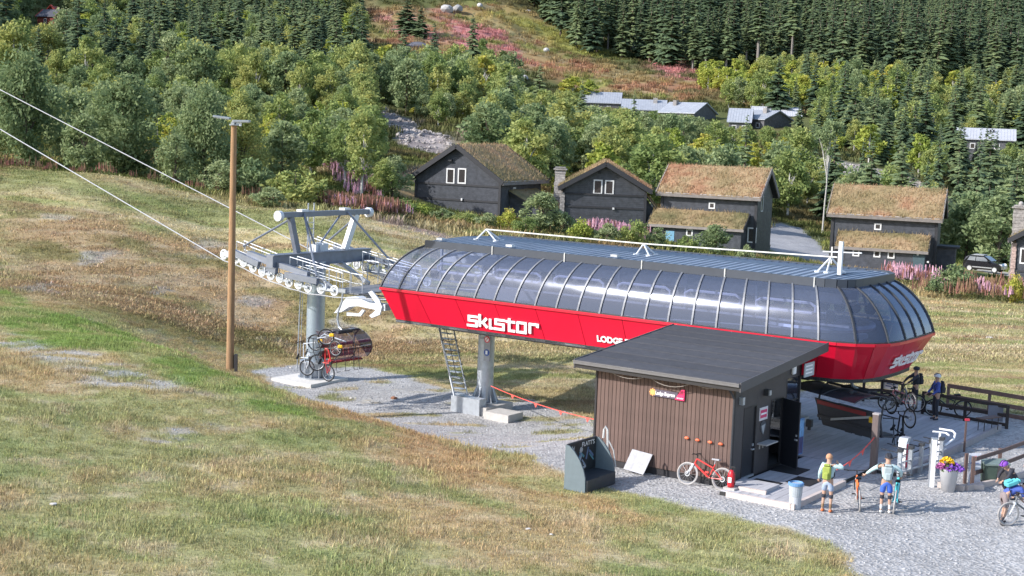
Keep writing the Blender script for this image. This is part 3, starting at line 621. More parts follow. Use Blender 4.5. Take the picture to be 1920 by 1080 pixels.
# tall spruce forest on the hill at the upper right
SPP = TP((985,-30),(1010,35),(1100,98),(1200,118),(1300,140),(1480,150),(1600,180),(1760,190),(1900,205),(2100,220),(2200,60),(2150,-60),(1000,-60))
SPP = [tuple(p[:2]) for p in SPP]
x, y, z, px, py = region(380, 640, 8000, 5.0, None, None, (-.05, .42))
ins = (inpoly(x, y, SPP) > 0) | ((y > 455) & (px > 1040))
x, y, z, px, py = x[ins], y[ins], z[ins], px[ins], py[ins]
o = np.argsort(y-np.abs(px-1450)*.01); n_ = 0
TALL_L = 'tall dark spruce in the dense forest covering the upper hillside'
for i in o:
    if not (880 < px[i] < 2020): continue
    h = random.uniform(17, 28)
    edge = px[i] < 1500
    k = random.choice([1, 2, 4, 4]) if (edge and n_ < 90) else random.choice([0, 3, 0, 3, 4])
    if n_ < 160 and py[i] > -60: tree('tall%d' % k, 'spruce_tree', x[i], y[i], h, TALL_L, 'tall spruces of the hillside forest', wide=random.uniform(.85, 1.45), z=z[i]); n_ += 1
    else: far('spruce', k, x[i], y[i], z[i], h/21, random.uniform(0, 6.28))
# mixed woods, left and top left
def skyline_ok(px, py, h, Y, lim):  # keep the meadow open: no crown may stand higher than lim(px)
    return py-h*FPX/Y > lim(px)
x, y, z, px, py = region(235, 520, 9000, 4.6, None, None, (-.40, -.005))
o = np.argsort(y); nb = ns = 0
for i in o:
    if px[i] < -60 or py[i] < -90: continue
    if not clear(x[i:i+1], y[i:i+1])[0]: continue
    top_open = px[i] > 690
    if 640 < px[i] <= 690 and py[i] < 120 and random.random() < .6: continue
    if 690 < px[i] < 870 and y[i] < 262: continue
    dark = (px[i] > 235 and px[i] < 700 and 30 < py[i] < 170 and vnoise(x[i]/14, y[i]/14) > .22) or vnoise(x[i]/25, y[i]/25) > .70
    if top_open and py[i] < 150: continue
    if (24 < px[i] < 150) and 45 < py[i] < 110: dark = False; hh = 3.0
    else: hh = None
    if dark and random.random() < .72:
        h = random.uniform(8, 17) if hh is None else hh
        if 52 < px[i] < 118: h = min(h, (py[i]-50)*y[i]/FPX)
        if h < 2: continue
        if ns < 45: tree('spruce%d' % random.randrange(5), 'spruce_tree', x[i], y[i], h, 'dark spruce in the mixed woods above the lift cables', 'spruces of the mixed woods', z=z[i], wide=random.uniform(.9, 1.3)); ns += 1
        else: far('spruce', 5+random.randrange(5), x[i], y[i], z[i], h/21, random.uniform(0, 6.28))
    else:
        h = random.uniform(6, 11) if hh is None else hh
        if 52 < px[i] < 118: h = min(h, (py[i]-50)*y[i]/FPX)
        if h < 1.5: continue
        kk = random.choice(['birch', 'birch', 'grey'])
        if nb < 95: tree(kk+str(random.randrange(3)), 'birch_tree', x[i], y[i], h, 'green birch in the mixed woods above the lift cables', 'birches of the mixed woods', z=z[i], wide=random.uniform(.9, 1.25)); nb += 1
        else: far('birch', random.randrange(8), x[i], y[i], z[i], h/7, random.uniform(0, 6.28))
# yellowing young trees between the crest trees and the woods
x, y, z, px, py = region(150, 236, 4200, 3.6, None, None, (-.40, -.085))
n_ = 0
for i in np.argsort(y):
    if px[i] < -40 or (px[i] > 690 and y[i] > 165): continue
    t = vnoise(x[i]/9+4, y[i]/9)
    kk = 'yellow' if t > .50 else ('birch' if t > .30 else 'grey'); h = random.uniform(3.2, 6.8) if kk != 'yellow' else random.uniform(2.6, 4.6)
    if n_ < 150: tree(kk+str(random.randrange(3)), 'young_tree', x[i], y[i], h, 'young %s birch between the grass crest and the dark woods' % ('yellowing' if kk == 'yellow' else 'green' if kk == 'birch' else 'grey green'), ('yellowing' if kk == 'yellow' else 'green' if kk == 'birch' else 'grey green')+' young birches above the crest', z=z[i], wide=random.uniform(1, 1.35)); n_ += 1
    else: far('birch', random.randrange(8), x[i], y[i], z[i], h/7, random.uniform(0, 6.28))
# woods between the cabins and the meadow
x, y, z, px, py = region(158, 400, 9000, 5.0, None, None, (-.085, .42))
ok = clear(x, y); x, y, z, px, py = x[ok], y[ok], z[ok], px[ok], py[ok]
o = np.argsort(y); nb = ns = 0
for i in o:
    if px[i] > 2000 or px[i] < 700: continue
    if py[i] < 120: continue
    # keep the meadow, the shale bank and the grey roofs in sight
    if px[i] < 900 and y[i] < 205: continue
    h = random.uniform(5, 9)
    top = py[i]-h*FPX/y[i]
    if 1080 < px[i] < 1350 and y[i] < 332: h = min(h, (py[i]-(197+(px[i]-1080)*.10))*y[i]/FPX)
    if 1080 <= px[i] < 1372 and y[i] >= 332: h = min(h, (py[i]-(172+(px[i]-1080)*.13))*y[i]/FPX)
    if 1345 < px[i] < 1530 and y[i] < 285: h = min(h, (py[i]-238)*y[i]/FPX)
    if 1790 < px[i] < 1935 and y[i] < 252: h = min(h, (py[i]-268)*y[i]/FPX)
    if 700 < px[i] < 900 and y[i] < 240: continue
    if 690 < px[i] < 870 and top < 285 and top > 180 and y[i] < 262: continue
    if px[i] < 1080 : h = min(h, (py[i]-(165+abs(px[i]-960)*.08))*y[i]/FPX)
    if h < 2.2: continue
    spr = (px[i] > 1480 and random.random() < .24) or (px[i] > 1700 and random.random() < .22)
    if px[i] < 1480: spr = random.random() < .05
    if spr:
        h = min(h*1.55, h+5) if h > 5 else h
        if ns < 68: tree('spruce%d' % random.randrange(5), 'spruce_tree', x[i], y[i], h, 'dark green spruce standing among birches behind the sod roof cabins', 'spruces behind the cabins', z=z[i], wide=random.uniform(1.0, 1.35)); ns += 1
        else: far('spruce', 5+random.randrange(5), x[i], y[i], z[i], h/21, random.uniform(0, 6.28))
    else:
        t = vnoise(x[i]/12+9, y[i]/12); kk = 'yellow' if t > .74 else 'birch' if t > .38 else 'grey'
        if nb < 190: tree(kk+str(random.randrange(3)), 'birch_tree', x[i], y[i], h*(.8 if kk == 'yellow' else 1), '%s birch in the woods behind the sod roof cabins' % {'yellow': 'yellow leaved', 'birch': 'leafy green', 'grey': 'grey green'}[kk], {'yellow': 'yellow leaved', 'birch': 'leafy green', 'grey': 'grey green'}[kk]+' birches behind the cabins', z=z[i], wide=random.uniform(1, 1.35)); nb += 1
        else: far('birch', random.randrange(8), x[i], y[i], z[i], h/7, random.uniform(0, 6.28))
# bright yellow green stand at the foot of the spruce forest
YST = [tuple(p[:2]) for p in TP((1315,150),(1400,165),(1500,170),(1640,185),(1700,200),(1640,215),(1520,212),(1440,208),(1370,190),(1320,175))]
x, y, z, px, py = region(330, 460, 14000, 3.0, YST, None, (.05, .42), True)
for i in range(min(len(x), 130)):
    tree('yellow%d' % random.randrange(4), 'young_birch', x[i], y[i], random.uniform(4.5, 7.5), 'bright yellow green young birch below the dark spruce forest', 'yellow green birches below the spruce forest', z=z[i], wide=random.uniform(1.0, 1.4))
# green and yellow belt along the foot of the forest, further right and beside the meadow
for px_, pt, Y in [(1690,150,385),(1720,160,380),(1750,150,380),(1770,165,372),(1800,168,370),(1830,160,366),(1860,168,360),(1890,172,352),(1915,160,350),(1735,180,352),(1790,190,345),(1845,192,340),(1880,200,335),(1640,150,392),(1665,165,385)]:
    tree_px('birch%d' % random.randrange(5), 'birch_tree', px_, pt, Y, 'green birch at the foot of the spruce forest', 'birches at the foot of the spruce forest', 42)
for px_, pt, Y in [(px9, pt9+(22 if px9 > 790 else 6), Y9) for k9, (px9, pt9, Y9) in enumerate([(930,135,330),(965,128,330),(1000,140,322),(1040,130,325),(1075,118,335),(1105,125,330),(1135,140,320),(900,140,330),(870,125,340),(840,118,345),(810,112,345),(775,100,352),(850,160,300),(890,165,295),(920,172,285),(960,165,290),(1010,165,285),(1060,160,290),(800,140,310),(760,130,320),(830,175,262),(870,185,258),(950,185,250)]) if k9 % 3]:
    k = 'yellow%d' % random.randrange(4) if random.random() < .38 else 'birch%d' % random.randrange(5)
    tree_px(k, 'young_birch', px_, pt, Y, '%s birch on the lower edge of the open heather meadow' % ('yellow' if k[0] == 'y' else 'green'), ('yellow' if k[0] == 'y' else 'green')+' birches below the meadow', random.uniform(38, 55))
for px_, pt, Y, w_ in [(755,190,275,50),(795,190,270,45),(778,200,262,40),(735,176,280,40)]:
    tree_px('yellow%d' % random.randrange(4), 'young_birch', px_, pt, Y, 'yellow leaved birch at the rim of the grey shale bank', 'yellow birches at the shale bank', w_)
for px_, pt, Y, w_ in [(765,-5,425,50),(790,10,420,40),(670,10,380,70),(640,-5,390,70)]:
    tree_px('spruce%d' % random.randrange(5), 'spruce_tree', px_, pt, Y, 'dark spruce at the upper rim of the heather meadow', 'spruces at the meadow rim', w_)
for px_, pt, Y, w_ in [(1560,175,250,34),(1700,190,245,40),(1740,170,262,38),(1610,195,250,46),(1660,210,232,40),(1765,235,215,46),(1840,245,200,46),(1800,290,190,44),(1690,235,205,48),(1860,300,182,44),(1530,250,215,36),(1620,260,190,38),(1740,300,182,46),(1500,190,290,26)]:
    tree_px('spruce%d' % random.randrange(5), 'spruce_tree', px_, pt, Y, 'large spruce rising above the birches near the grey roofs', 'large spruces near the grey roofs', w_)
for px_, pt, Y, w_ in [(1000,195,215,120),(940,205,205,90),(1060,235,190,80),(870,245,185,0),(1110,225,200,85),(1180,225,190,90),(1230,240,180,80)]:
    if w_: tree_px(random.choice(['birch1','grey0','birch3','birch4']), 'birch_tree', px_, pt, Y, 'large round green birch crown above the cabin roofs', 'large birches above the cabin roofs', w_)
# bushes in front of the cabins
for j, (px_, pt, Y, w_, k, lab) in enumerate([(752,372,116,62,'shrub1','green bush at the left foot of the first cabin'),(790,385,117,55,'shrub2','yellowish bush below the stone heap of the first cabin'),(830,392,115,60,'shrub0','grey green bush under the first cabin wall'),(872,398,114,58,'shrub1','bright bush in front of the first cabin'),
      (915,400,113,55,'shrub0','round bush below the lean-to of the first cabin'),(955,395,113,52,'shrub2','yellow green bush beside the lean-to'),(1018,360,114,88,'grey2','tall leafy bush between the first two cabins'),(985,405,111,52,'shrub1','low bush beside the tall leafy bush'),(1060,400,114,50,'shrub0','grey bush at the corner of the second cabin'),
      (1090,415,112,55,'shrub2','olive bush in the fireweed below the second cabin'),(1140,420,112,60,'shrub0','broad low bush below the second cabin wall'),(1190,412,113,58,'shrub1','green bush left of the porch cabin'),(1235,428,113,50,'shrub0','low bush below the blue door'),(1345,420,114,72,'grey1','leafy young tree in front of the porch roof'),
      (1290,440,113,42,'shrub1','small bush beside the porch post'),(1400,460,112,40,'shrub0','small bush at the porch cabin corner'),(1790,498,106,85,'shrub0','grey green bush between the cabins beside the parked car'),(1755,520,104,50,'shrub0','small bush beside the pink fireweed'),(1905,520,103,50,'shrub2','straw coloured bush under the cabin at the frame edge'),
      (725,395,112,45,'shrub0','small bush at the edge of the gravel track'),(700,378,114,42,'shrub2','yellowish bush at the fireweed patch')]):
    tree_px(k, 'leafy_bush', px_, pt, Y, lab, None, w_, 'bush')
# far trees beyond the 300 of a kind: one mass each
def joined(c, t):
    me = bpy.data.meshes.new('tree'); bm = bmesh.new(); bm.from_mesh(c); n0 = len(bm.faces); bm.from_mesh(t); bm.faces.ensure_lookup_table()
    for f in bm.faces[n0:]: f.material_index = 1
    bm.to_mesh(me); bm.free(); me.materials.append(c.materials[0]); me.materials.append(t.materials[0]); return me
fs_ = [joined(*PROTO['tall%d' % i]) for i in range(5)]
def scaled(me, s):
    m2 = me.copy(); m2.transform(Matrix.Diagonal((s, s, s, 1))); return m2
fs_ += [scaled(joined(*PROTO['spruce%d' % i]), 21/12) for i in range(5)]
fb_ = [joined(*PROTO[k]) for k in ('birch0','birch1','birch2','grey0','grey1')]+[scaled(joined(*PROTO[k]), 7/6) for k in ('yellow0','yellow1')]+[joined(*PROTO['birch3'])]
for nm, key, src in (('spruce_woods', 'spruce', fs_), ('birch_woods', 'birch', fb_)):
    q = np.array(FAR[key]); print(nm, len(q))
    scatter(nm, q[:, :3], src, q[:, 5], np.stack([q[:, 4]*0, q[:, 4]*0, q[:, 4]], -1), np.stack([q[:, 3]*1.1, q[:, 3]*1.1, q[:, 3]], -1))
# undergrowth: coarse plants over the wild ground, coloured like the ground they grow on
ug = [tuft(40+i, 26, .55, .42, .09, .8) for i in range(4)]
for t in ug: t.materials.append(GRM)
def ugrow(n, y0, y1, tr):
    y = np.sqrt(RNG.uniform(y0*y0, y1*y1, n)); x = y*RNG.uniform(-.40, .40, n); a, g, rd_ = ground_albedo(x, y)
    ok = (g < .45) & (rd_ < .3) & (inpoly(x, y, Z['field']) < -.5) & clear(x, y) & (inpoly(x, y, Z['path']) < -.5) & (inpoly(x, y, Z['drive']) < -.5); return x[ok], y[ok], a[ok]
ux, uy, ua = ugrow(16000, 103, 200, 0); vx, vy, va = ugrow(22000, 200, 560, 0)
ux, uy, ua = np.r_[ux, vx], np.r_[uy, vy], np.r_[ua, va]; us = np.where(uy < 200, 1.0, 1.9)*RNG.uniform(.6, 1.5, len(ux))
scatter('undergrowth', np.stack([ux, uy, gz(ux, uy)], -1), ug, RNG.integers(0, 4, len(ux)), np.stack([0*ux, 0*ux, RNG.uniform(0, 6.28, len(ux))], -1), np.stack([us, us, us], -1), {'col': ua*RNG.uniform(.7, 1.45, (len(ux), 1))})
# fireweed: upright stalks with a coloured spike
def spike(seed, pink):
    r = random.Random(seed); vs = []; fs = []; mi = []
    for i in range(7):
        a = r.uniform(0, 6.28); d = .35*math.sqrt(r.random()); x, y = d*math.cos(a), d*math.sin(a); h = r.uniform(.75, 1.3)
        for q in range(5):
            zz = h*(.15+.1*q); b = r.uniform(0, 6.28); l = .18; k = len(vs); vs += [(x, y, zz), (x+l*math.cos(b)-.03, y+l*math.sin(b), zz+.02), (x+l*math.cos(b)+.03, y+l*math.sin(b)+.03, zz+.05)]; fs += [(k, k+1, k+2)]; mi += [0]
        for q in range(2):
            b = q*1.57+r.uniform(0, 1); w = .055; k = len(vs); vs += [(x-w*math.cos(b), y-w*math.sin(b), h*.52), (x+w*math.cos(b), y+w*math.sin(b), h*.52), (x+w*.3*math.cos(b), y+w*.3*math.sin(b), h), (x-w*.3*math.cos(b), y-w*.3*math.sin(b), h)]; fs += [(k, k+1, k+2, k+3)]; mi += [1]
    me = bpy.data.meshes.new('fireweed_stalks'); me.from_pydata(vs, [], fs); me.polygons.foreach_set('material_index', mi); me.materials.append(mat('fireweed_leaf', (.14,.15,.05), .8, var=.4)); me.materials.append(pink); return me
PK = mat('fireweed_pink', (.62,.38,.46), .8, var=.35); RD_ = mat('fireweed_red', (.32,.15,.12), .8, var=.4); BR_ = mat('fireweed_brown', (.26,.16,.10), .8, var=.35)
def flowers(name, polys, n, ms, sc=1.0):
    P = []
    for poly in polys:
        q = np.array([p[:2] for p in poly]); x = RNG.uniform(q[:, 0].min(), q[:, 0].max(), n); y = RNG.uniform(q[:, 1].min(), q[:, 1].max(), n)
        k = (inpoly(x, y, q)+(fbm(x, y, 3, 3)-.5)*3 > 0) & clear(x, y)
        P.append(np.stack([x[k], y[k]], -1))
    P = np.concatenate(P); z = gz(P[:, 0], P[:, 1]); s = RNG.uniform(.7, 1.3, len(P))*sc
    scatter(name, np.c_[P, z], [spike(i, m) for i, m in enumerate(ms)], RNG.integers(0, len(ms), len(P)), np.stack([0*z, 0*z, RNG.uniform(0, 6.28, len(P))], -1), np.stack([s, s, s], -1))
W_ = lambda *a: [D(px, py, Y) for px, py, Y in a]
flowers('pink_fireweed_leaves', [W_((598,345,150),(660,345,148),(725,372,132),(720,392,122),(660,378,124),(610,362,138)), W_((1065,428,124),(1200,440,124),(1235,448,121),(1100,440,120)), W_((1640,515,118),(1700,520,120),(1760,530,115),(1700,545,108),(1650,530,112))], 300, [PK, PK, PK, RD_])
flowers('red_fireweed_leaves', [W_((1700,545,104),(1800,565,102),(1930,580,102),(1960,560,112),(1960,530,118),(1850,545,112),(1760,530,112)), W_((590,395,112),(700,400,114),(780,410,112),(740,420,107),(640,405,107))], 420, [RD_, BR_, PK, BR_])
# boulders of the meadow
BO = mat('boulder_stone', (.36,.35,.35), .9, var=.3, scale=1.5, bump=.5)
def boulder(px, py, wpx, lab, hk=.75, n=2):
    p = T(px, py); w_ = wpx*p[1]/FPX; mb = bmesh.new(); bmesh.ops.create_icosphere(mb, subdivisions=2, radius=.5); r = random.Random(px)
    for v in mb.verts:
        q = v.co.copy(); k = .8+.35*float(vnoise(q.x*3+px, q.y*3+q.z*2)); v.co = Vector((round(q.x*k*5)/5*.35+q.x*k*.65, q.y*k, q.z*k*hk))
    me = bpy.data.meshes.new('boulder'); mb.to_mesh(me); mb.free(); me.materials.append(BO); o = bpy.data.objects.new('boulder', me); link(o); o.location = (p[0], p[1], p[2]+w_*.15); o.scale = (w_, w_, w_); o.rotation_euler = (0, 0, r.uniform(0, 6)); tag(o, lab, 'boulder'); return o
for px_, py_, w_, lab in [(838,22,26,'large pale boulder on the upper meadow, first of a pair'),(858,20,22,'large pale boulder on the upper meadow, second of a pair'),(900,12,12,'small white boulder beside the green strip of the meadow'),(990,26,16,'pale boulder at the start of the spruce forest edge'),(1057,40,14,'flat pale boulder under the spruce trunks'),
      (1166,62,18,'upright boulder against the bare spruce trunks'),(1193,92,26,'big grey boulder at the forest edge below the trunks'),(1215,96,16,'smaller grey boulder beside the big one at the forest edge'),(1024,96,12,'white boulder in the red heather'),(866,78,10,'small white stone in the middle of the heather'),
      (785,92,32,'dark rock outcrop at the left of the pink heather'),(984,148,14,'grey rock among the birches below the meadow'),(878,108,9,'small pale stone below the pink heather')]:
    ob_ = boulder(px_, py_, w_, lab)
    if 'dark rock' in lab: ob_.data.materials.clear(); ob_.data.materials.append(mat('dark_rock', (.10,.10,.12), .9, var=.3, scale=2, bump=.5)); ob_.scale = (ob_.scale[0]*1.5, ob_.scale[1]*1.2, ob_.scale[2]*.7)

flowers('dry_fireweed_leaves', [W_((0,303,113),(200,338,111),(430,375,109),(600,395,107),(600,388,110),(400,365,113),(200,330,115),(0,296,118))], 170, [BR_, BR_, RD_], .8)
# ------------------------------------------------------------------ lift station
RED = mat('red_paint', (.52,.002,.026), .40, var=.09, scale=.7, coat=.25, spec=.45)
GALV = mat('galvanised_steel', (.42,.45,.49), .42, metal=.55, var=.16, scale=5)
WHITE = mat('white_paint', (.56,.59,.63), .4, var=.06, scale=4)
DARK = mat('dark_steel', (.035,.038,.045), .5, var=.2, scale=4)
SLATE = mat('slate_sheet', (.042,.052,.072), .5, metal=.1, var=.10, scale=2)
LET = mat('white_lettering', (.82,.82,.84), .45, var=.02)
BLACK = mat('black_rubber', (.018,.018,.02), .75, var=.2)
RAILG = mat('rail_galvanised', (.40,.43,.48), .5, metal=.3, var=.1)
CONC = mat('concrete', (.42,.40,.38), .9, var=.14, scale=5, bump=.3)
def glassmat(name, tint, refl=(.75,.8,.95), film=(.20,.22,.28), film_k=.14, rough=.10, base=.10):
    m, n, b, out = nodes(name); n.nodes.remove(b)
    tr = n.nodes.new('ShaderNodeBsdfTransparent'); tr.inputs[0].default_value = (*tint, 1)
    df = n.nodes.new('ShaderNodeBsdfDiffuse'); df.inputs[0].default_value = (*film, 1)
    nz = n.nodes.new('ShaderNodeTexNoise'); nz.inputs['Scale'].default_value = 1.3; nz.inputs['Detail'].default_value = 3; tc = n.nodes.new('ShaderNodeTexCoord'); n.links.new(tc.outputs['Object'], nz.inputs['Vector'])
    gl = n.nodes.new('ShaderNodeBsdfGlossy'); gl.inputs[0].default_value = (*refl, 1)
    mr = n.nodes.new('ShaderNodeMapRange'); mr.inputs[3].default_value = rough*.6; mr.inputs[4].default_value = rough*1.5; n.links.new(nz.outputs[0], mr.inputs[0]); n.links.new(mr.outputs[0], gl.inputs['Roughness'])
    fr = n.nodes.new('ShaderNodeFresnel'); fr.inputs[0].default_value = 1.5; ad = n.nodes.new('ShaderNodeMath'); ad.operation = 'ADD'; ad.inputs[1].default_value = base; n.links.new(fr.outputs[0], ad.inputs[0])
    m1 = n.nodes.new('ShaderNodeMixShader'); m1.inputs[0].default_value = film_k; n.links.new(tr.outputs[0], m1.inputs[1]); n.links.new(df.outputs[0], m1.inputs[2])
    m2 = n.nodes.new('ShaderNodeMixShader'); n.links.new(ad.outputs[0], m2.inputs[0]); n.links.new(m1.outputs[0], m2.inputs[1]); n.links.new(gl.outputs[0], m2.inputs[2]); n.links.new(m2.outputs[0], out.inputs[0]); return m
GLASS = glassmat('smoked_glazing', (.37,.40,.53), film=(.34,.43,.66), film_k=.13, rough=.085, base=-.01)
WINGL = glassmat('window_glass', (.35,.37,.4), film_k=.1, rough=.03, base=.05)
MATS['smoked_glazing'] = GLASS; MATS['window_glass'] = WINGL
SB = (-17.0, 10.45, -1.4)
stn = hthing('lift_station', *SB, 'long red and smoked glass lift station with white lettering, on steel columns', 'lift station')
def smb(): return MB(SB)
NR = 20
P0 = [(-20.1+i*(19.85/NR), 6.9) for i in range(NR+1)]+[(.38, 6.98), (.98, 7.24), (1.48, 7.68), (1.78, 8.22), (1.90, 8.84)]+[(1.93, 9.5), (1.95, 10.5), (1.93, 11.5), (1.9, 12.55), (.95, 13.75)]+[(-.25-i*(19.85/NR), 14.1) for i in range(NR+1)]
P1 = [(-18.45+i*(17.55/NR), 7.85) for i in range(NR+1)]+[(-.55, 7.90), (-.18, 8.03), (.08, 8.26), (.22, 8.60), (.29, 9.10)]+[(.33, 9.7), (.34, 10.5), (.33, 11.3), (.3, 12.2), (-.2, 12.95)]+[(-.9-i*(17.55/NR), 13.15) for i in range(NR+1)]
P2 = [(-19.45+i*(19.05/NR), 7.2) for i in range(NR+1)]+[(.18, 7.30), (.70, 7.60), (1.02, 8.05), (1.18, 8.55), (1.26, 9.15)]+[(1.3, 9.8), (1.32, 10.5), (1.3, 11.2), (1.25, 12.05), (.68, 13.25)]+[(-.4-i*(19.05/NR), 13.8) for i in range(NR+1)]
ZT, ZR, ZB = 3.95, 5.80, 2.62
TH = math.radians(72); T0 = math.radians(19)
def gp(i, t, push=0.0):
    """point on the curved glazing above outline vertex i, t=0 foot .. 1 eave"""
    th = T0+(TH-T0)*t; s = (math.cos(T0)-math.cos(th))/(math.cos(T0)-math.cos(TH)); z = ZT+(ZR-ZT)*(math.sin(th)-math.sin(T0))/(math.sin(TH)-math.sin(T0))
    a, b = P0[i], P1[i]; x = a[0]+(b[0]-a[0])*s; y = a[1]+(b[1]-a[1])*s
    if push:
        dx, dy = a[0]-b[0], a[1]-b[1]; l = math.hypot(dx, dy)+1e-6
        if i <= NR: dx, dy, l = 0, -1, 1
        if i >= len(P0)-NR-1: dx, dy, l = 0, 1, 1
        x += dx/l*push*math.cos(th); y += dy/l*push*math.cos(th); z += push*math.sin(th)
    return Vector((x, y, z))
def segs(): return list(range(len(P0)-1))
BAYS = [(i, i+1) for i in range(NR)]+[(NR, NR+2), (NR+2, NR+4), (NR+4, NR+6)]+[(i, i+1) for i in range(NR+6, len(P0)-1)]
for i0, i1 in BAYS:
    mb = smb(); mb.smooth = True; K = 10; vs = []; m_ = i1-i0+1
    for k in range(K+1): vs += [gp(i, k/K) for i in range(i0, i1+1)]
    mb.add(vs, [(m_*k+j, m_*k+j+1, m_*k+m_+j+1, m_*k+m_+j) for k in range(K) for j in range(m_-1)]); mb.build('glass_panel', GLASS, stn)
RIBM = mat('rib_grey', (.12,.13,.155), .45, metal=.1, var=.1)
for i in range(len(P0)):
    if i in (NR+1, NR+3, NR+5): continue
    mb = smb(); K = 10
    t = (Vector((1, 0, 0)) if (i <= NR or i >= len(P0)-NR-1) else Vector((P0[i][1]-P1[i][1], P1[i][0]-P0[i][0], 0)).normalized())
    w_ = .035; vs = []
    for k in range(K+1):
        a = gp(i, k/K, .045); b = gp(i, k/K, -.03); vs += [a-t*w_, a+t*w_, b+t*w_, b-t*w_]
    fs = [(0, 1, 2, 3), (4*K+3, 4*K+2, 4*K+1, 4*K)]
    for k in range(K):
        for q in range(4): fs.append((4*k+q, 4*k+(q+1) % 4, 4*k+4+(q+1) % 4, 4*k+4+q))
    mb.add(vs, fs); mb.build('rib', [DARK if NR < i < len(P0)-NR-1 or i == 0 else RIBM], stn)
# skirt panels: two bays each, with open joints
def skirt(i0, i1, name='skirt_panel'):
    mb = smb(); g = .012
    for i in range(i0, i1):
        a0, a1, b0, b1 = [Vector((*q, z)) for q, z in ((P0[i], ZT-.10), (P0[i+1], ZT-.10), (P2[i], ZB), (P2[i+1], ZB))]
        if i == i0: d = (a1-a0).normalized()*g; a0 += d; b0 += d
        if i == i1-1: d = (a1-a0).normalized()*g; a1 -= d; b1 -= d
        nn = (a1-a0).cross(b0-a0).normalized()*.03
        m0, m1 = (a0+b0)/2, (a1+b1)/2
        mb.prism([b0, b1, a1, a0], nn)
    mb.build(name, RED, stn)
for i in range(0, NR, 2): skirt(i, i+2)
skirt(NR, NR+3); skirt(NR+3, NR+6); skirt(NR+6, NR+8); skirt(NR+8, NR+9); skirt(NR+9, NR+11)
n_ = len(P0)-1-NR
for i in range(n_, len(P0)-1, 2): skirt(i, min(i+2, len(P0)-1))
def ring(outl, z0, z1, out_, m, name, i0, i1):
    mb = smb()
    for i in range(i0, i1):
        a, b = Vector((*outl[i], 0)), Vector((*outl[i+1], 0)); d = (b-a).normalized(); nn = Vector((d.y, -d.x, 0))
        a = a-d*.002; mb.prism([a+Vector((0, 0, z0)), b+Vector((0, 0, z0)), b+Vector((0, 0, z1)), a+Vector((0, 0, z1))], nn*out_)
    return mb.build(name, m, stn)
for i in range(0, NR, 4): ring(P0, ZT-.10, ZT+.0, .07, RED, 'skirt_lip', i, i+4)
ring(P0, ZT-.10, ZT, .07, RED, 'skirt_lip', NR, NR+6); ring(P0, ZT-.10, ZT, .07, RED, 'skirt_lip', NR+6, NR+9); ring(P0, ZT-.10, ZT, .07, RED, 'skirt_lip', NR+9, len(P0)-1)
ring(P2, ZB-.13, ZB-.005, -.05, DARK, 'lower_rim', 0, len(P2)-1)
ring(P0, ZT, ZT+.05, .02, DARK, 'glazing_bead', 0, len(P0)-1)
mb = smb(); q = [Vector((*p, ZB-.10)) for p in P2]; mb.prism([p+Vector((0, 0, 0)) for p in q], (0, 0, .06)); mb.build('underside', mat('underside_grey', (.16,.165,.18), .7), stn)
mb = smb(); mb.box((-18.5, 9.2, 2.1), (-1.5, 9.5, 2.5)); mb.box((-18.5, 11.4, 2.1), (-1.5, 11.7, 2.5)); [mb.box((u, 9.5, 2.2), (u+.25, 11.4, 2.45)) for u in (-17.2, -10, -3)]; mb.build('keel_beam', DARK, stn)
# roof
FP = [(x+(.0), y) for x, y in P1]
for i in range(0, NR, 4):
    ring(FP, ZR-.06, ZR+.24, .10, SLATE, 'fascia', i, i+4)
    mb = smb(); x = P1[i+4][0]; mb.box((x-.02, 7.72, ZR-.09), (x+.03, 7.9, ZR+.27)); mb.build('fascia_clip', GALV, stn)
ring(FP, ZR-.06, ZR+.24, .10, SLATE, 'fascia', NR, NR+6); ring(FP, ZR-.06, ZR+.24, .10, SLATE, 'fascia', NR+6, NR+9); ring(FP, ZR-.06, ZR+.24, .10, SLATE, 'fascia', NR+9, len(P0)-1)
ROOFM = mat('roof_sheet', (.21,.26,.34), .5, metal=.0, var=.10, scale=1.5)
us = np.linspace(-18.45, -.9, 8)
for k in range(7):
    mb = smb(); a, b = us[k]+.01, us[k+1]-.01; zt = ZR+.16
    def zr(v): return zt+.10*(1-abs(v-10.5)/2.65)
    for v0, v1 in ((7.86, 10.5), (10.5, 13.14)): mb.add([(a, v0, zr(v0)), (b, v0, zr(v0)), (b, v1, zr(v1)), (a, v1, zr(v1)), (a, v0, zr(v0)-.05), (b, v0, zr(v0)-.05), (b, v1, zr(v1)-.05), (a, v1, zr(v1)-.05)], [(0, 1, 2, 3), (7, 6, 5, 4), (0, 4, 5, 1), (1, 5, 6, 2), (2, 6, 7, 3), (3, 7, 4, 0)])
    for s in np.arange(a+.12, b, .36):
        mb.beam((s, 7.8, zr(7.8)+.03), (s, 10.5, zr(10.5)+.03), .03, .035); mb.beam((s, 10.5, zr(10.5)+.03), (s, 13.16, zr(13.16)+.03), .03, .035)
    mb.build('roof_sheet', ROOFM, stn)
mb = smb(); e = [(-.895, 7.86), (-.55, 7.91), (-.18, 8.04), (.07, 8.27), (.21, 8.61), (.28, 9.1), (.32, 10.5), (.28, 12.2), (-.25, 13.0), (-.895, 13.14)]; mb.prism([(x, y, ZR+.12) for x, y in e], (0, 0, .06))
for s in np.arange(-.7, .3, .3): lo = 8.15+max(0, s+.3)*1.6; mb.beam((s, lo, ZR+.2), (s, 21-lo, ZR+.2), .03, .04)
mb.build('roof_sheet', ROOFM, stn)
for k, (u, w) in enumerate([(-18.2, 1.2), (-14.6, .9), (-9.6, .4)]):
    mb = smb(); mb.box((u, 8.2, ZR+.25), (u+.3, 8.45, ZR+.34)); mb.build('roof_vent', GALV, stn)
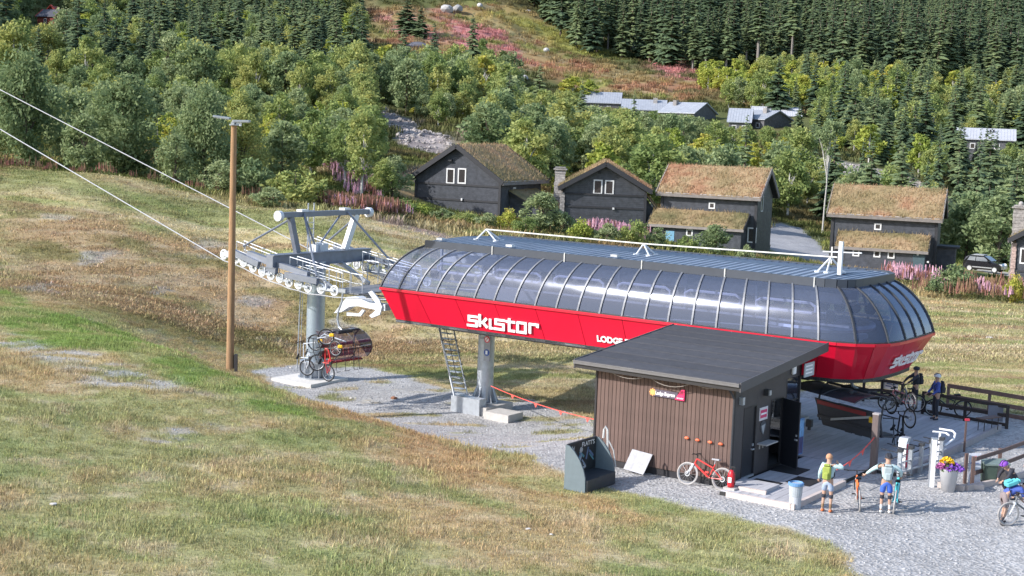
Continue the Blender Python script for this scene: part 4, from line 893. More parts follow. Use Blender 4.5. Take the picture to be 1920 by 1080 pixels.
# roof safety line on its three stands
zr0 = ZR+.24
def lv9(px, py, v=9.9): return LV(px, py, v)
for (tx_, ty_), feet in (((912, 430), [(893, 452), (930, 452), (922, 448)]), ((1207, 457), [(1193, 479), (1217, 478), (1212, 477)]), ((1558, 482), [(1533, 507), (1550, 509), (1567, 506)])):
    u, z = lv9(tx_, ty_); mb = smb()
    for j, (fx, fy) in enumerate(feet):
        fu, fz = lv9(fx, fy); v = 9.9+(.0 if j < 2 else .7); mb.tube((u, 9.9, z), (fu, v, zr0+.03), .035, 6); mb.lathe([(.0, zr0+.05), (.13, zr0+.05), (.13, zr0-.02)], (fu, v, 0), 8)
    mb.build('line_stand', WHITE, stn)
a_ = lv9(912, 430); b_ = lv9(1207, 457); c_ = lv9(1565, 482)
mb = smb(); mb.tube((a_[0], 9.9, a_[1]), (b_[0], 9.9, b_[1]), .028, 6); mb.tube((b_[0], 9.9, b_[1]), (c_[0]+.1, 9.9, c_[1]), .028, 6); mb.build('safety_line', mat('line_white', (.6,.6,.56), .6), stn)
m0 = lv9(1578, 453); mb = smb(); mb.box((m0[0]-.07, 9.83, zr0-.02), (m0[0]+.07, 9.97, m0[1])); mb.tube((m0[0]-.7, 9.9, m0[1]-.42), (m0[0]+.8, 9.9, m0[1]-.36), .025, 6); mb.build('roof_mast', WHITE, stn)
# machinery seen through the glazing
for v in (8.55, 12.45):
    mb = smb(); mb.box((-19.2, v-.05, 4.28), (.2, v+.05, 4.36)); mb.tube((-19.4, v-.25, 4.75), (-.6, v-.25, 4.75), .035, 6); mb.build('track_rail', GALV, stn)
    mb = MB(); mb.torus((0, 0, 0), .19, .055, 14, 6, 'Y'); mb.lathe([(0, -.04), (.15, -.04), (.15, .04), (0, .04)], (0, 0, 0), 10, 'Y'); me = mb.mesh('tyre', [BLACK])
    for u in np.arange(-18.6, -.6, .62): o = bpy.data.objects.new('tyre', me); link(o, stn); o.location = Vector((float(u), v+.15, 4.55))-Vector(SB)
    for u in np.arange(-18.0, -2.0, 2.95):
        mb = smb(); x0, x1, z0, z1 = u, u+2.3, 4.72, 5.08; y = v-.42
        mb.path([(x0+.2, y, z1), (x1-.2, y, z1), (x1, y, z1-.12), (x1, y, z0+.08), (x1-.15, y, z0), (x0+.15, y, z0), (x0, y, z0+.08), (x0, y, z1-.12), (x0+.2, y, z1)], .055, 6); mb.build('guide_loop', LET, stn)
        mb = smb(); mb.beam((u-.3, v+.2, 4.3), (u-.3, v+.2, 5.75), .08, .12); mb.beam((u-.3, v+.2, 5.3), (u-.3, 10.5, 5.4), .08, .12); mb.build('hanger_post', GALV, stn)
mb = smb(); mb.box((-19, 9.7, 5.0), (-.6, 9.95, 5.35)); mb.box((-19, 11.05, 5.0), (-.6, 11.3, 5.35)); mb.build('main_beam', GALV, stn)
mb = smb(); mb.box((-19, 8.2, 2.95), (0, 12.8, 3.0)); mb.build('walkway', mat('walkway_grate', (.20,.21,.23), .7, metal=.3), stn)
mb = smb(); mb.box((-19.2, 12.85, 2.7), (0, 12.9, 4.1)); mb.box((-19.2, 7.55, 2.7), (0, 7.6, 3.7)); mb.build('added_liner', mat('inner_grey', (.10,.105,.13), .7), stn)  # dark liner sheets, added to hide the bright sunlit inside of the skirt
mb = smb(); mb.lathe([(2.0, 4.0), (2.15, 4.0), (2.2, 4.1), (2.15, 4.2), (2.0, 4.2), (1.95, 4.1), (2.0, 4.0)], (-1.9, 10.5, 0), 40)
for k in range(6): a = k*math.pi/3; mb.beam((-1.9, 10.5, 4.1), (-1.9+2*math.cos(a), 10.5+2*math.sin(a), 4.1), .14, .1)
mb.build('bull_wheel', GALV, stn)
# lettering: square strokes
def strokes(paths, w, z0, z1, frame, adv=0):
    mb = []
    for pts in paths:
        for (x0, y0), (x1, y1) in zip(pts[:-1], pts[1:]): mb.append(((x0, y0), (x1, y1)))
    return mb
GLY = {'s': ([[(1,1),(0,1),(0,.55),(.95,.55),(.95,0),(-.12,0)]], 1.1), 'k': ([[(0,1.35),(0,0)],[(0,.5),(.38,.5),(.85,1)],[(.38,.5),(.95,0)]], 1.02), 'i': ([[(0,1),(0,0),(.18,0)]], .42),
       't': ([[(.28,1.32),(.28,0),(.85,0)],[(0,.96),(.85,.96)]], 1.02), 'a': ([[(.06,1),(.95,1),(.95,0),(0,0),(0,1)]], 1.22), 'r': ([[(0,0),(0,1),(.9,1),(.9,.72)]], 1.05), 'I': ([[(0,1),(0,0)]], .5)}
def logo(name, word, o, xd, yd, total, hgt, parent, off, thick=.03):
    o, xd, yd = Vector(o), Vector(xd).normalized(), Vector(yd).normalized(); nz = xd.cross(yd)
    adv = 0; segs_ = []
    for ch in word:
        P, a = GLY[ch]
        segs_ += [((x0+adv, y0), (x1+adv, y1)) for pts in P for (x0, y0), (x1, y1) in zip(pts[:-1], pts[1:])]; adv += a+.28
    sx = total/(adv-.28); mb = MB(off); wv = .20*sx; wh = .24*hgt
    for (x0, y0), (x1, y1) in segs_:
        p = o+xd*((x0+.12*y0)*sx)+yd*(y0*hgt); q = o+xd*((x1+.12*y1)*sx)+yd*(y1*hgt); d = (q-p).normalized()
        horiz = abs(y0-y1) < .05; w = wh if horiz else .30*sx
        if horiz: p -= d*(.15*sx); q += d*(.15*sx)
        s = d.cross(nz).normalized()*w/2; mb.prism([p+s, q+s, q-s, p-s], nz*(thick+.0007*len(mb.f)/6))
    return mb.build(name, LET, parent)
def skirt_pt(u, z):      # point on the outer face of the near skirt
    t = (ZT-.10-z)/(ZT-.10-ZB); return Vector((u, 6.9+.3*t-.035, z))
yd_ = (skirt_pt(0, 3.5)-skirt_pt(0, 3.0))
u0, _ = LV(874, 600, 7.05); u1, _ = LV(1009, 610, 7.05); zc = .5*(LV(880, 612, 7.05)[1]+LV(985, 622, 7.05)[1])
logo('lettering', 'skistar', skirt_pt(u0+.12, zc), (1, 0, 0), yd_, u1-u0-.1, .40, stn, SB)
u0, z0 = LV(1118, 640, 7.05); 
place_text('lettering', 'LODGE EXPRESS', .33, LET, stn, Vector(skirt_pt(u0+1.28, z0+.10))-Vector(SB), (1, 0, 0), yd_, width=2.55, extrude=.012, offset=.012)
# the same word on the end face
a0, a1 = Vector((*P0[NR+5], ZT-.1)), Vector((*P0[NR+9], ZT-.1)); b0 = Vector((*P2[NR+5], ZB)); yd2 = (a0-b0).normalized(); xd2 = (a1-a0).normalized(); nn = xd2.cross(yd2)
if nn.x < 0: nn = -nn
vA = LU(1680, 684, 1.7)[0]; vB = LU(1748, 652, 1.7)[0]
o_ = b0+(a0-b0)*.30+xd2*(max(vA, 8.9)-b0.y+.1)+nn*.07
logo('lettering', 'skistar', o_, xd2, yd2, min(vB-vA, 2.75), .37, stn, SB)
# columns, foundation, ladder, sign
def column(mb, u, v, z0, z1, r): mb.smooth = True; mb.lathe([(r, z0), (r, z1)], (u, v, 0), 28); mb.smooth = False
for u, v, zg in ((-17.0, 10.45, -1.4), (-3.2, 10.45, 0)):
    mb = smb(); column(mb, u, v, zg+.35, 2.3, .36); mb.build('column', GALV, stn)
    mb = smb(); mb.lathe([(0, zg+.40), (.62, zg+.40), (.62, zg+.34), (0, zg+.34)], (u, v, 0), 24)
    for k in range(12): a = k*math.pi/6+.1; c_, s_ = math.cos(a), math.sin(a); mb.prism([(u+c_*.35, v+s_*.35, zg+.40), (u+c_*.62, v+s_*.62, zg+.40), (u+c_*.37, v+s_*.37, zg+1.05)], (-s_*.03, c_*.03, 0))
    mb.build('base_flange', GALV, stn)
    mb = smb(); mb.box((u-1.0, v-1.1, zg-.3), (u+.9, v+.9, zg+.34)); mb.build('foundation', CONC, stn)
mb = smb(); mb.box((-15.95, 9.0, -1.7), (-14.7, 10.1, -1.12)); mb.build('foundation_step', CONC, stn)
u, z = LV(914, 650, 10.0); mb = smb(); mb.box((u-.15, 9.95, z-.62), (u+.17, 10.0, z+.62)); mb.box((u-.4, 10.0, z+.3), (u, 10.04, z+.36)); sb = mb.build('warning_sign', mat('sign_board', (.30,.31,.34), .5), stn)
for dz, cc in ((.32, (.65, .05, .06)), (-.25, (.03, .08, .30))):
    mb = smb(); mb.lathe([(0, -.012), (.145, -.012), (.145, 0), (0, 0)], (u+.01, 9.947, z+dz), 18, 'Y'); mb.build('sign_disc', mat('disc_%d' % int(cc[0]*100), cc, .5), sb)
    mb = smb(); mb.lathe([(0, -.012), (.10, -.012), (.10, 0), (0, 0)], (u+.01, 9.934, z+dz), 18, 'Y') if dz > 0 else mb.box((u-.04, 9.92, z+dz-.08), (u+.06, 9.933, z+dz+.08)); mb.build('sign_symbol', LET, sb)
    if dz > 0: mb = smb(); mb.beam((u-.06, 9.917, z+dz-.08), (u+.08, 9.917, z+dz+.08), .02, .035, (0, 1, 0)); mb.build('sign_symbol', mat('disc_65', cc, .5), sb)
v = 9.3; tL = LV(820, 608, v); bL = LV(852, 742, v); tR = LV(840, 610, v); bR = LV(870, 742, v)
mb = smb(); mb.beam((tL[0], v, tL[1]+.2), (bL[0], v, bL[1]), .09, .05); mb.build('ladder_rail', WHITE, stn); mb = smb(); mb.beam((tR[0], v+.25, tR[1]+.2), (bR[0], v+.25, bR[1]), .05, .05); mb.build('ladder_rail', GALV, stn)
for k in range(13):
    t = (k+.5)/13; mb = smb(); mb.box((tL[0]+(bL[0]-tL[0])*t, v, tL[1]+(bL[1]-tL[1])*t-.03), (tR[0]+(bR[0]-tR[0])*t, v+.25, tL[1]+(bL[1]-tL[1])*t)); mb.build('rung', GALV, stn)
for k in range(5):
    t = (k+.3)/6; cx = tL[0]+(bL[0]-tL[0])*t+.35; zz = tL[1]+(bL[1]-tL[1])*t; mb = smb(); mb.path([(cx+.32*math.cos(a), v+.15+.36*math.sin(a), zz) for a in np.linspace(0, 2*math.pi, 13)], .014, 4); mb.build('ladder_cage', DARK, stn)
for dx in (.0, .3, .62):
    mb = smb(); mb.tube((tL[0]+.1+dx, v-.15+dx*.4, tL[1]+.2), (tL[0]+.1+dx+(bL[0]-tL[0])*.72, v-.15+dx*.4, tL[1]+(bL[1]-tL[1])*.72), .014, 4); mb.build('ladder_cage', DARK, stn)
mb = smb(); mb.box((bL[0]-.1, v-.1, gz1(*HF(bL[0], v)[:2])-.1), (bR[0]+.9, v+.4, bL[1]+.02)); mb.build('ladder_foot', GALV, stn)
# arm and beak that take the chairs in at the open end
vb = 7.45
def poly_v(pts, v0, v1, m, name, par, off):
    mb = MB(off); mb.prism([(LV(x, y, v0)[0], v0, LV(x, y, v0)[1]) for x, y in pts], (0, v1-v0, 0)); return mb.build(name, m, par)
poly_v([(626, 587), (650, 557), (668, 556), (692, 568), (722, 571), (722, 583), (700, 580), (672, 574), (655, 575), (640, 585)], vb, vb+.45, WHITE, 'intake_beak', stn, SB)
poly_v([(690, 548), (697, 545), (711, 562), (716, 575), (712, 590), (697, 596), (692, 592), (703, 583), (704, 568)], vb-.1, vb-.02, WHITE, 'intake_bracket', stn, SB)
poly_v([(650, 586), (672, 588), (679, 580), (683, 583), (676, 593), (650, 592)], vb+.1, vb+.2, WHITE, 'intake_hook', stn, SB)
for v in (vb+.2, 13.3):
    mb = smb(); mb.tube((-21.8, v, 3.42), (-19.2, v, 3.5), .04, 6); mb.box((-21.4, v-.15, 3.28), (-19.0, v+.15, 3.34)); mb.build('entry_rail', DARK, stn)

# ------------------------------------------------------------------ sheave tower
TB = (-27.0, 10.45, -1.4)
tw = hthing('lift_tower', *TB, 'galvanised cable lift tower with a double row of white sheave wheels', 'lift tower')
def tmb(): return MB(TB)
mb = tmb(); column(mb, -27, 10.45, -.5, 4.3, .43); mb.build('column', mat('tower_steel', (.40,.47,.54), .35, metal=.5, var=.08, scale=3), tw)
mb = tmb(); mb.lathe([(0, -.45), (.70, -.45), (.70, -.52), (0, -.52)], (-27, 10.45, 0), 24); mb.lathe([(.50, -.5), (.50, -1.25)], (-27, 10.45, 0), 24)
for k in range(12): a = k*math.pi/6; c_, s_ = math.cos(a), math.sin(a); mb.cbox((-27+c_*.6, 10.45+s_*.6, -.87), (.22, .03, .74), Matrix.Rotation(a, 3, 'Z'))
mb.lathe([(0, -1.22), (.78, -1.22), (.78, -1.30), (0, -1.30)], (-27, 10.45, 0), 24); mb.build('base_flange', GALV, tw)
mb = tmb(); mb.box((-28.3, 8.9, -1.75), (-25.8, 11.5, -1.28)); mb.build('foundation', mat('pale_concrete', (.55,.53,.50), .9, var=.1), tw)
STEEL = mat('beam_steel', (.17,.19,.235), .45, metal=.3, var=.12, scale=3)
mb = tmb(); mb.box((-27.02, 7.1, 4.20), (-26.62, 13.9, 4.72)); mb.box((-27.1, 7.1, 4.72), (-26.54, 13.9, 4.76)); mb.box((-27.1, 7.1, 4.16), (-26.54, 13.9, 4.20)); mb.build('cross_beam', STEEL, tw)
mb = tmb(); [mb.lathe([(0, 0), (.06, 0), (.06, -.006), (0, -.006)], (0, 0, 0), 8, 'Y') for _ in ()]; mb.box((-27.3, 10.1, 4.0), (-26.5, 10.8, 4.2)); mb.build('head_plate', STEEL, tw)
mb = tmb(); mb.box((-27.0, 7.7, 6.42), (-26.74, 13.95, 6.66)); mb.build('lifting_beam', STEEL, tw)
for v in (7.7, 13.95):
    mb = tmb(); mb.lathe([(0, -.10), (.24, -.10), (.24, .10), (0, .10)], (-26.87, v, 6.5), 14, 'Y'); mb.build('beam_end_pulley', WHITE, tw)
mb = tmb(); mb.beam((-26.87, 8.45, 6.42), (-26.87, 8.95, 4.76), .22, .28); mb.build('frame_post', STEEL, tw)
mb = tmb(); mb.beam((-26.87, 13.0, 6.42), (-26.87, 12.25, 4.76), .24, .30); mb.build('frame_post', mat('post_pale', (.60,.62,.64), .4, var=.05), tw)
for a, b in (((-26.8, 9.25, 6.64), (-24.4, 7.6, 3.95)), ((-26.8, 12.2, 6.64), (-24.2, 13.3, 3.8)), ((-27.0, 8.4, 6.25), (-29.0, 7.6, 4.95)), ((-26.9, 11.9, 6.42), (-26.95, 10.4, 4.95)), ((-26.9, 9.4, 6.5), (-26.95, 10.3, 4.9)), ((-26.9, 13.3, 6.42), (-29.0, 13.4, 4.95))):
    mb = tmb(); mb.tube(a, b, .05, 6); mb.build('brace', STEEL, tw)
for v in (9.25, 12.2):
    mb = tmb(); mb.box((-27.05, v-.22, 6.66), (-26.7, v+.22, 6.76)); mb.build('cap_plate', WHITE, tw)
mb = tmb(); [mb.tube((-27.4, v, 4.3), (-27.4, v, 7.0), .03, 6) for v in (10.2, 10.6)]; [mb.tube((-27.4, 10.2, z), (-27.4, 10.6, z), .018, 5) for z in np.arange(4.4, 6.9, .28)]; mb.build('tower_ladder', RAILG, tw)
mb = tmb(); mb.tube((-27.75, 10.05, -1.0), (-27.6, 10.05, 4.2), .03, 6); mb.tube((-27.5, 9.95, -1.0), (-27.35, 9.95, 4.2), .015, 6); mb.build('cable_conduit', GALV, tw)
mb = tmb()
for k in range(9): r_ = random.Random(k); mb.box((-27.3+r_.uniform(0, .5), 10.0+r_.uniform(0, .7), 4.76), (-27.1+r_.uniform(0, .5), 10.2+r_.uniform(0, .7), 4.95+r_.uniform(0, .25)))
mb.build('junction_boxes', WHITE, tw)
WH = [(420,478),(443,486),(457,492),(475,502),(492,510),(508,517),(525,522),(542,530),(560,534),(578,540),(602,542),(627,546)]
wheel_me = {}
mbw = MB(); mbw.smooth = True; mbw.torus((0, 0, 0), .20, .045, 20, 6, 'Y'); mbw.smooth = False; mbw.m = 1; mbw.lathe([(.07, -.03), (.13, -.03), (.13, .03), (.07, .03)], (0, 0, 0), 14, 'Y'); mbw.lathe([(0, -.06), (.06, -.06), (.06, .06), (0, .06)], (0, 0, 0), 8, 'Y')
for k in range(5): a = k*1.2566; mbw.beam((.04*math.cos(a), 0, .04*math.sin(a)), (.18*math.cos(a), 0, .18*math.sin(a)), .04, .05, (0, 1, 0))
WM = mbw.mesh('sheave_wheel', [mat('sheave_white', (.75,.77,.80), .45, var=.04), mat('sheave_hub', (.50,.53,.57), .4, metal=.4)])
ROPE = {}
for v, side in ((7.45, -1), (13.6, 1)):
    cs = [LV(x, y, 7.45) for x, y in WH]; pts = []
    for k, (u, z) in enumerate(cs):
        if side == 1: u, z = u+.35, z+.02
        o = bpy.data.objects.new('sheave_wheel', WM); link(o, tw); o.location = Vector((u, v, z+.02))-Vector(TB); pts.append((u, z))
    ROPE[v] = pts
    for k in range(0, 12, 2):        # rockers carry the wheels two by two
        (u0, z0), (u1, z1) = pts[k], pts[k+1]; mb = tmb(); mb.beam((u0-.05, v-side*-.10, z0+.04), (u1+.05, v-side*-.10, z1+.04), .04, .11); mb.beam(((u0+u1)/2, v+side*.10, (z0+z1)/2+.04), ((u0+u1)/2, v+side*.10, (z0+z1)/2+.3), .07, .10); mb.build('rocker', RAILG, tw)
    for a, b in ((1, 4), (5, 6), (7, 10)):
        (u0, z0), (u1, z1) = pts[a], pts[b]; mb = tmb(); mb.beam((u0, v+side*.22, z0+.36), (u1, v+side*.22, z1+.36), .20, .26); mb.build('carrier_beam', STEEL, tw)
    (u0, z0), (u1, z1) = pts[3], pts[9]; mb = tmb(); mb.beam((u0-.3, v+side*.02, z0+.62), (-26.8, v+side*-.02, 4.35), .30, .30); mb.beam((-26.8, v, 4.35), (u1, v, z1+.6), .22, .24); mb.build('train_arm', STEEL, tw)
    # catwalk with railings beside the wheels
    oo = -side*.75
    for a, b, zz in (((-29.6), (-27.3), 4.05), ((-26.2), (-23.0), 3.6)):
        z1_, z2_ = zz+.18, zz-.28; mb = tmb(); mb.beam((a, v+side*-.55, z1_), (b, v+side*-.55, z2_), .45, .04); mb.build('catwalk', mat('walkway_grate', (.20,.21,.23), .7), tw)
        mb = tmb(); ya = v-side*-.02+(-.35 if side < 0 else -.9)
        for yy in (v+side*-.32, v+side*-.80):
            mb.path([(a, yy, z1_+.9), (b, yy, z2_+.9)], .022, 5); mb.path([(a, yy, z1_+.5), (b, yy, z2_+.5)], .012, 5)
            for t in np.linspace(0, 1, 5): x = a+(b-a)*t; z = z1_+(z2_-z1_)*t; mb.tube((x, yy, z), (x, yy, z+.9), .018, 5)
        mb.build('railing', RAILG, tw)
mb = tmb(); mb.box((-24.6, 8.4, 3.25), (-22.6, 12.6, 3.30)); mb.build('bridge_walk', mat('walkway_grate', (.20,.21,.23), .7), tw)
for yy in (8.4, 12.6):
    mb = tmb(); mb.path([(-25.8, yy, 4.3), (-22.4, yy, 4.15)], .026, 5)
    for x in np.linspace(-25.7, -22.4, 6): mb.tube((x, yy, 3.3), (x, yy, 4.2), .024, 5)
    mb.path([(-25.8, yy, 3.8), (-22.4, yy, 3.75)], .014, 5); mb.build('railing', RAILG, tw)
for v in (9.2, 11.8): mb = tmb(); mb.beam((-26.8, v, 4.2), (-24.9, v, 3.3), .12, .18); mb.box((-25.2, v-.1, 3.1), (-22.6, v+.1, 3.25)); mb.build('bracket', RAILG, tw)
for v, side in ((7.45, -1), (13.6, 1)):
    pts = [(u, v, z-.27) for u, z in ROPE[v]]
    slope = (.33, .30)[side > 0]; pts = [(pts[0][0]-60, v, pts[0][2]+60*slope)]+pts+[(-19.5, v, 3.40), (-2.2, v+(.6 if side < 0 else -.6), 4.1)]
    mb = MB((-45, v, 8)); mb.path(pts, .027, 6); o = mb.build('haul_rope', mat('steel_rope', (.40,.41,.44), .5, metal=.3), None); o.location = tuple(HF(-45, v, 8)); o.rotation_euler = (0, 0, ANG)
    tag(o, 'steel cable running up %s' % ('the slope in front, the lower of the two' if side < 0 else 'the slope behind, the upper of the two'), 'cable', 'cables of the lift')

# ------------------------------------------------------------------ wooden light pole on the slope
pb = G(431, 698, .6); pz = gz1(pb[0], pb[1]); lp = empty('light_pole', (pb[0], pb[1], pz-.1), 0, 'tall wooden pole with floodlights at its top, standing on the grass slope', 'light pole')
top = D(434.3, 234, pb[1]); hgt = top[2]-pz+.1; WOOD = mat('pole_wood', (.25,.15,.08), .85, var=.3, scale=3, stretch=(9, 9, .5), bump=.3)
mb = MB(); mb.smooth = True; mb.lathe([(.16, 0), (.135, hgt*.6), (.115, hgt)], (0, 0, 0), 18); mb.smooth = False; mb.lathe([(.115, hgt), (0, hgt+.03)], (0, 0, 0), 18); mb.build('pole', WOOD, lp)
mb = MB(); mb.box((-.06, -.30, hgt), (.06, .30, hgt+.10)); mb.lathe([(.10, hgt), (.10, hgt+.16), (0, hgt+.16)], (0, 0, 0), 12); mb.box((-.16, -.16, hgt-.02), (.20, .16, hgt+.03)); mb.build('lamp_bracket', GALV, lp)
for sx, dz, tl in ((-.48, .28, .10), (.30, .16, -.02)):
    mb = MB(); mb.cbox((sx, 0, hgt+dz), (.66, .42, .09), Matrix.Rotation(tl, 3, 'Y')); f_ = mb.build('floodlight', mat('lamp_housing', (.34,.37,.40), .4, metal=.5), lp, .015)
    mb = MB(); mb.cbox((sx, 0, hgt+dz-.052), (.56, .36, .012), Matrix.Rotation(tl, 3, 'Y')); mb.build('lens', LET, f_)
mb = MB(); mb.box((.10, -.10, hgt+.03), (.30, .08, hgt+.10)); mb.lathe([(0, hgt-.04), (.05, hgt-.04), (.05, hgt+.03)], (.27, -.1, 0), 8); mb.build('sensor', LET, lp)
mb = MB(); mb.box((.17, -.10, .0), (.29, .12, .85)); mb.build('cable_box', mat('box_brown', (.05,.045,.045), .6), lp)
# ------------------------------------------------------------------ operator hut
HB = (-2.5, 2.5, 0)
hut = hthing('operator_hut', *HB, 'brown board clad hut with a dark sloping felt roof and an open black door', 'hut')
def hmb(): return MB(HB)
BRN = mat('brown_board', (.112,.072,.062), .75, var=.16, scale=4, stretch=(8, 8, .7), bump=.2)
PAN = mat('dark_panel', (.055,.048,.05), .6, var=.12, scale=3); TRIM = mat('black_trim', (.022,.021,.024), .5, var=.2)
SW = lambda v: 3.30+(.085)*v                       # underside of the roof
def boxes(name, m, *bs, parent=hut, bevel=0):
    mb = hmb()
    for a, b in bs: mb.box(a, b)
    return mb.build(name, m, parent, bevel)
# long wall: board on board
nb = 34; w_ = 4.95/nb
mbb = MB(); mbb.box((.004, 0, 0), (w_*.90, .016, 2.98)); me_a = mbb.mesh('wall_board', BRN)
for k in range(nb):
    o = bpy.data.objects.new('wall_board', me_a); link(o, hut); o.location = Vector((-4.95+k*w_, -.016, .24))-Vector(HB)
boxes('wall_backing', mat('board_backing', (.06,.042,.036), .85, var=.15), ((-4.95, 0, .22), (0, .08, 3.24)))
boxes('plinth', TRIM, ((-4.93, .02, -.1), (-.02, 4.98, .22)))
boxes('corner_board', TRIM, ((-.02, -.045, .15), (.05, .02, 3.22)))
boxes('corner_board', TRIM, ((-5.02, -.045, .15), (-4.952, .02, 3.22)))
# left wall and back wall
mb = hmb(); mb.prism([(-4.95, .08, .2), (-4.95, 4.98, .2), (-4.95, 4.98, SW(4.98)-.1), (-4.95, .08, SW(0)-.08)], (.08, 0, 0)); mb.build('side_wall', BRN, hut)
boxes('rear_wall', PAN, ((-4.87, 4.90, .2), (-4.0, 4.98, SW(4.9)-.1)), ((-4.0, 4.90, .2), (-.05, 4.98, 1.0)), ((-4.0, 4.90, 2.6), (-.05, 4.98, SW(4.9)-.1)))
boxes('rear_window', WINGL, ((-4.0, 4.93, 1.0), (-.05, 4.95, 2.6)))
boxes('floor', mat('hut_floor', (.08,.08,.08), .8), ((-4.87, .08, .2), (-.08, 4.9, .23)))
# end wall with two doorways and the glazed corner; panels butt against each other
def wpan(v0, v1, z0, z1, name='wall_panel', m=PAN):
    mb = hmb(); t0, t1 = (SW(v0)-.06 if z1 is None else z1), (SW(v1)-.06 if z1 is None else z1); mb.prism([(-.08, v0, z0), (-.08, v1, z0), (-.08, v1, t1), (-.08, v0, t0)], (.08, 0, 0)); return mb.build(name, m, hut)
wpan(.02, .72, .15, None); wpan(1.66, 2.70, .15, None); wpan(3.68, 3.86, .15, None); wpan(.722, 1.658, 2.46, None); wpan(2.702, 3.678, 2.46, None); wpan(3.862, 4.98, 3.0, None); wpan(3.862, 4.98, .15, 1.25)
boxes('door_frame', TRIM, ((-.06, .72, .15), (.012, .76, 2.46)), ((-.06, 1.61, .15), (.012, 1.66, 2.46)), ((-.06, .76, 2.41), (.012, 1.61, 2.46)))
d1 = boxes('door', mat('door_black', (.018,.02,.026), .35, var=.1), ((-.07, .765, .22), (-.035, 1.605, 2.405)))
boxes('door_handle', GALV, ((-.035, 1.50, 1.12), (.0, 1.56, 1.20)), ((-.035, 1.44, 1.0), (.03, 1.57, 1.04)), parent=d1); boxes('threshold', GALV, ((-.1, .76, .15), (.04, 1.61, .21)))
boxes('door_frame', TRIM, ((-.06, 2.70, .15), (.012, 2.735, 2.46)), ((-.06, 3.64, .15), (.012, 3.68, 2.46)), ((-.06, 2.735, 2.42), (.012, 3.64, 2.46)))
mb = hmb(); a = math.radians(-27); R_ = Matrix.Rotation(a, 3, 'Z'); c_ = Vector((.02, 3.66, 1.30))+R_@Vector((.43, 0, 0)); mb.cbox(c_, (.86, .045, 2.2), R_); d2 = mb.build('door', mat('door_black', (.018,.02,.026), .35), hut); d2['label'] = 'black door standing wide open'
mb = hmb(); p_ = Vector((.02, 3.66, 1.15))+R_@Vector((.78, -.04, 0)); mb.cbox(p_, (.12, .05, .05), R_); mb.cbox(p_+Vector((0, 0, .14)), (.05, .04, .06), R_); mb.build('door_handle', GALV, d2)
boxes('corner_window', WINGL, ((-.05, 3.90, 1.27), (-.04, 4.93, 2.98))); boxes('corner_post', TRIM, ((-.09, 4.93, .15), (.01, 5.0, 3.62)), ((-.07, 3.86, 1.25), (.01, 3.90, 3.0)), ((-.07, 3.9, 1.25), (.01, 4.93, 1.29)), ((-.07, 3.9, 2.2), (-.02, 4.93, 2.23)))
boxes('interior_desk', mat('desk_grey', (.2,.2,.22), .6), ((-.9, 3.9, 1.0), (-.12, 4.85, 1.05)))
# poster board under the window
bd = boxes('poster_board', mat('poster_blue', (.10,.22,.42), .5, var=.3, scale=3), ((.03, 4.15, .25), (.07, 5.35, 1.5)))
for i, (v0, z0, cc) in enumerate([(4.2, 1.10, (.65,.68,.72)), (4.2, .70, (.7,.7,.74)), (4.2, .30, (.6,.62,.7)), (4.78, .88, (.20,.38,.62)), (4.78, .30, (.10,.09,.22))]):
    boxes('poster', mat('poster_%d' % i, cc, .5, var=.35, scale=6), ((.071, v0, z0), (.078, v0+.52, z0+.36+(.2 if i > 2 else 0))), parent=bd)
# small things on the wall
sg = boxes('notice_sign', mat('notice_white', (.7,.66,.68), .5), ((.003, 1.85, 1.88), (.02, 2.45, 2.30))); boxes('notice_band', mat('notice_pink', (.60,.06,.16), .5), ((.021, 1.90, 1.96), (.026, 2.38, 2.22)), parent=sg)
boxes('notice_line', LET, ((.0265, 1.94, 2.06), (.029, 2.34, 2.12)), parent=sg)
mb = hmb(); mb.lathe([(0, 0), (.20, 0), (.20, .02), (0, .02)], (.004, 2.16, 1.66), 18, 'X'); mb.build('round_emblem', mat('emblem_dark', (.08,.085,.10), .4), hut); mb = hmb(); mb.prism([(.026, 2.02, 1.70), (.026, 2.30, 1.74), (.026, 2.16, 1.40)], (.006, 0, 0)); mb.build('pennant', mat('pennant_grey', (.35,.36,.38), .6), hut)
boxes('shelf', mat('shelf_pale', (.42,.40,.39), .6), ((.003, 1.80, 1.12), (.34, 2.68, 1.16))); 
for v in (1.95, 2.2, 2.5): boxes('shelf_bracket', mat('shelf_pale', (.42,.40,.39), .6), ((.003, v, .95), (.03, v+.05, 1.118)), ((.03, v+.01, 1.08), (.22, v+.04, 1.118)))
boxes('wall_lamp', GALV, ((.003, .32, 2.62), (.14, .46, 2.86)))
lm = boxes('spotlight', DARK, ((.003, 2.1, 2.68), (.16, 2.28, 2.88))); boxes('lens', GALV, ((.161, 2.12, 2.7), (.20, 2.26, 2.86)), parent=lm)
boxes('round_lamp', LET, ((.003, 4.15, 3.12), (.10, 4.38, 3.42)), bevel=.03)
boxes('hanging_sign', mat('sign_grey', (.38,.42,.45), .5), ((.15, 4.85, 2.95), (.18, 5.65, 3.42)))
for k in range(3): boxes('sign_line', LET, ((.181, 4.95, 3.05+k*.12), (.184, 5.5, 3.10+k*.12)))
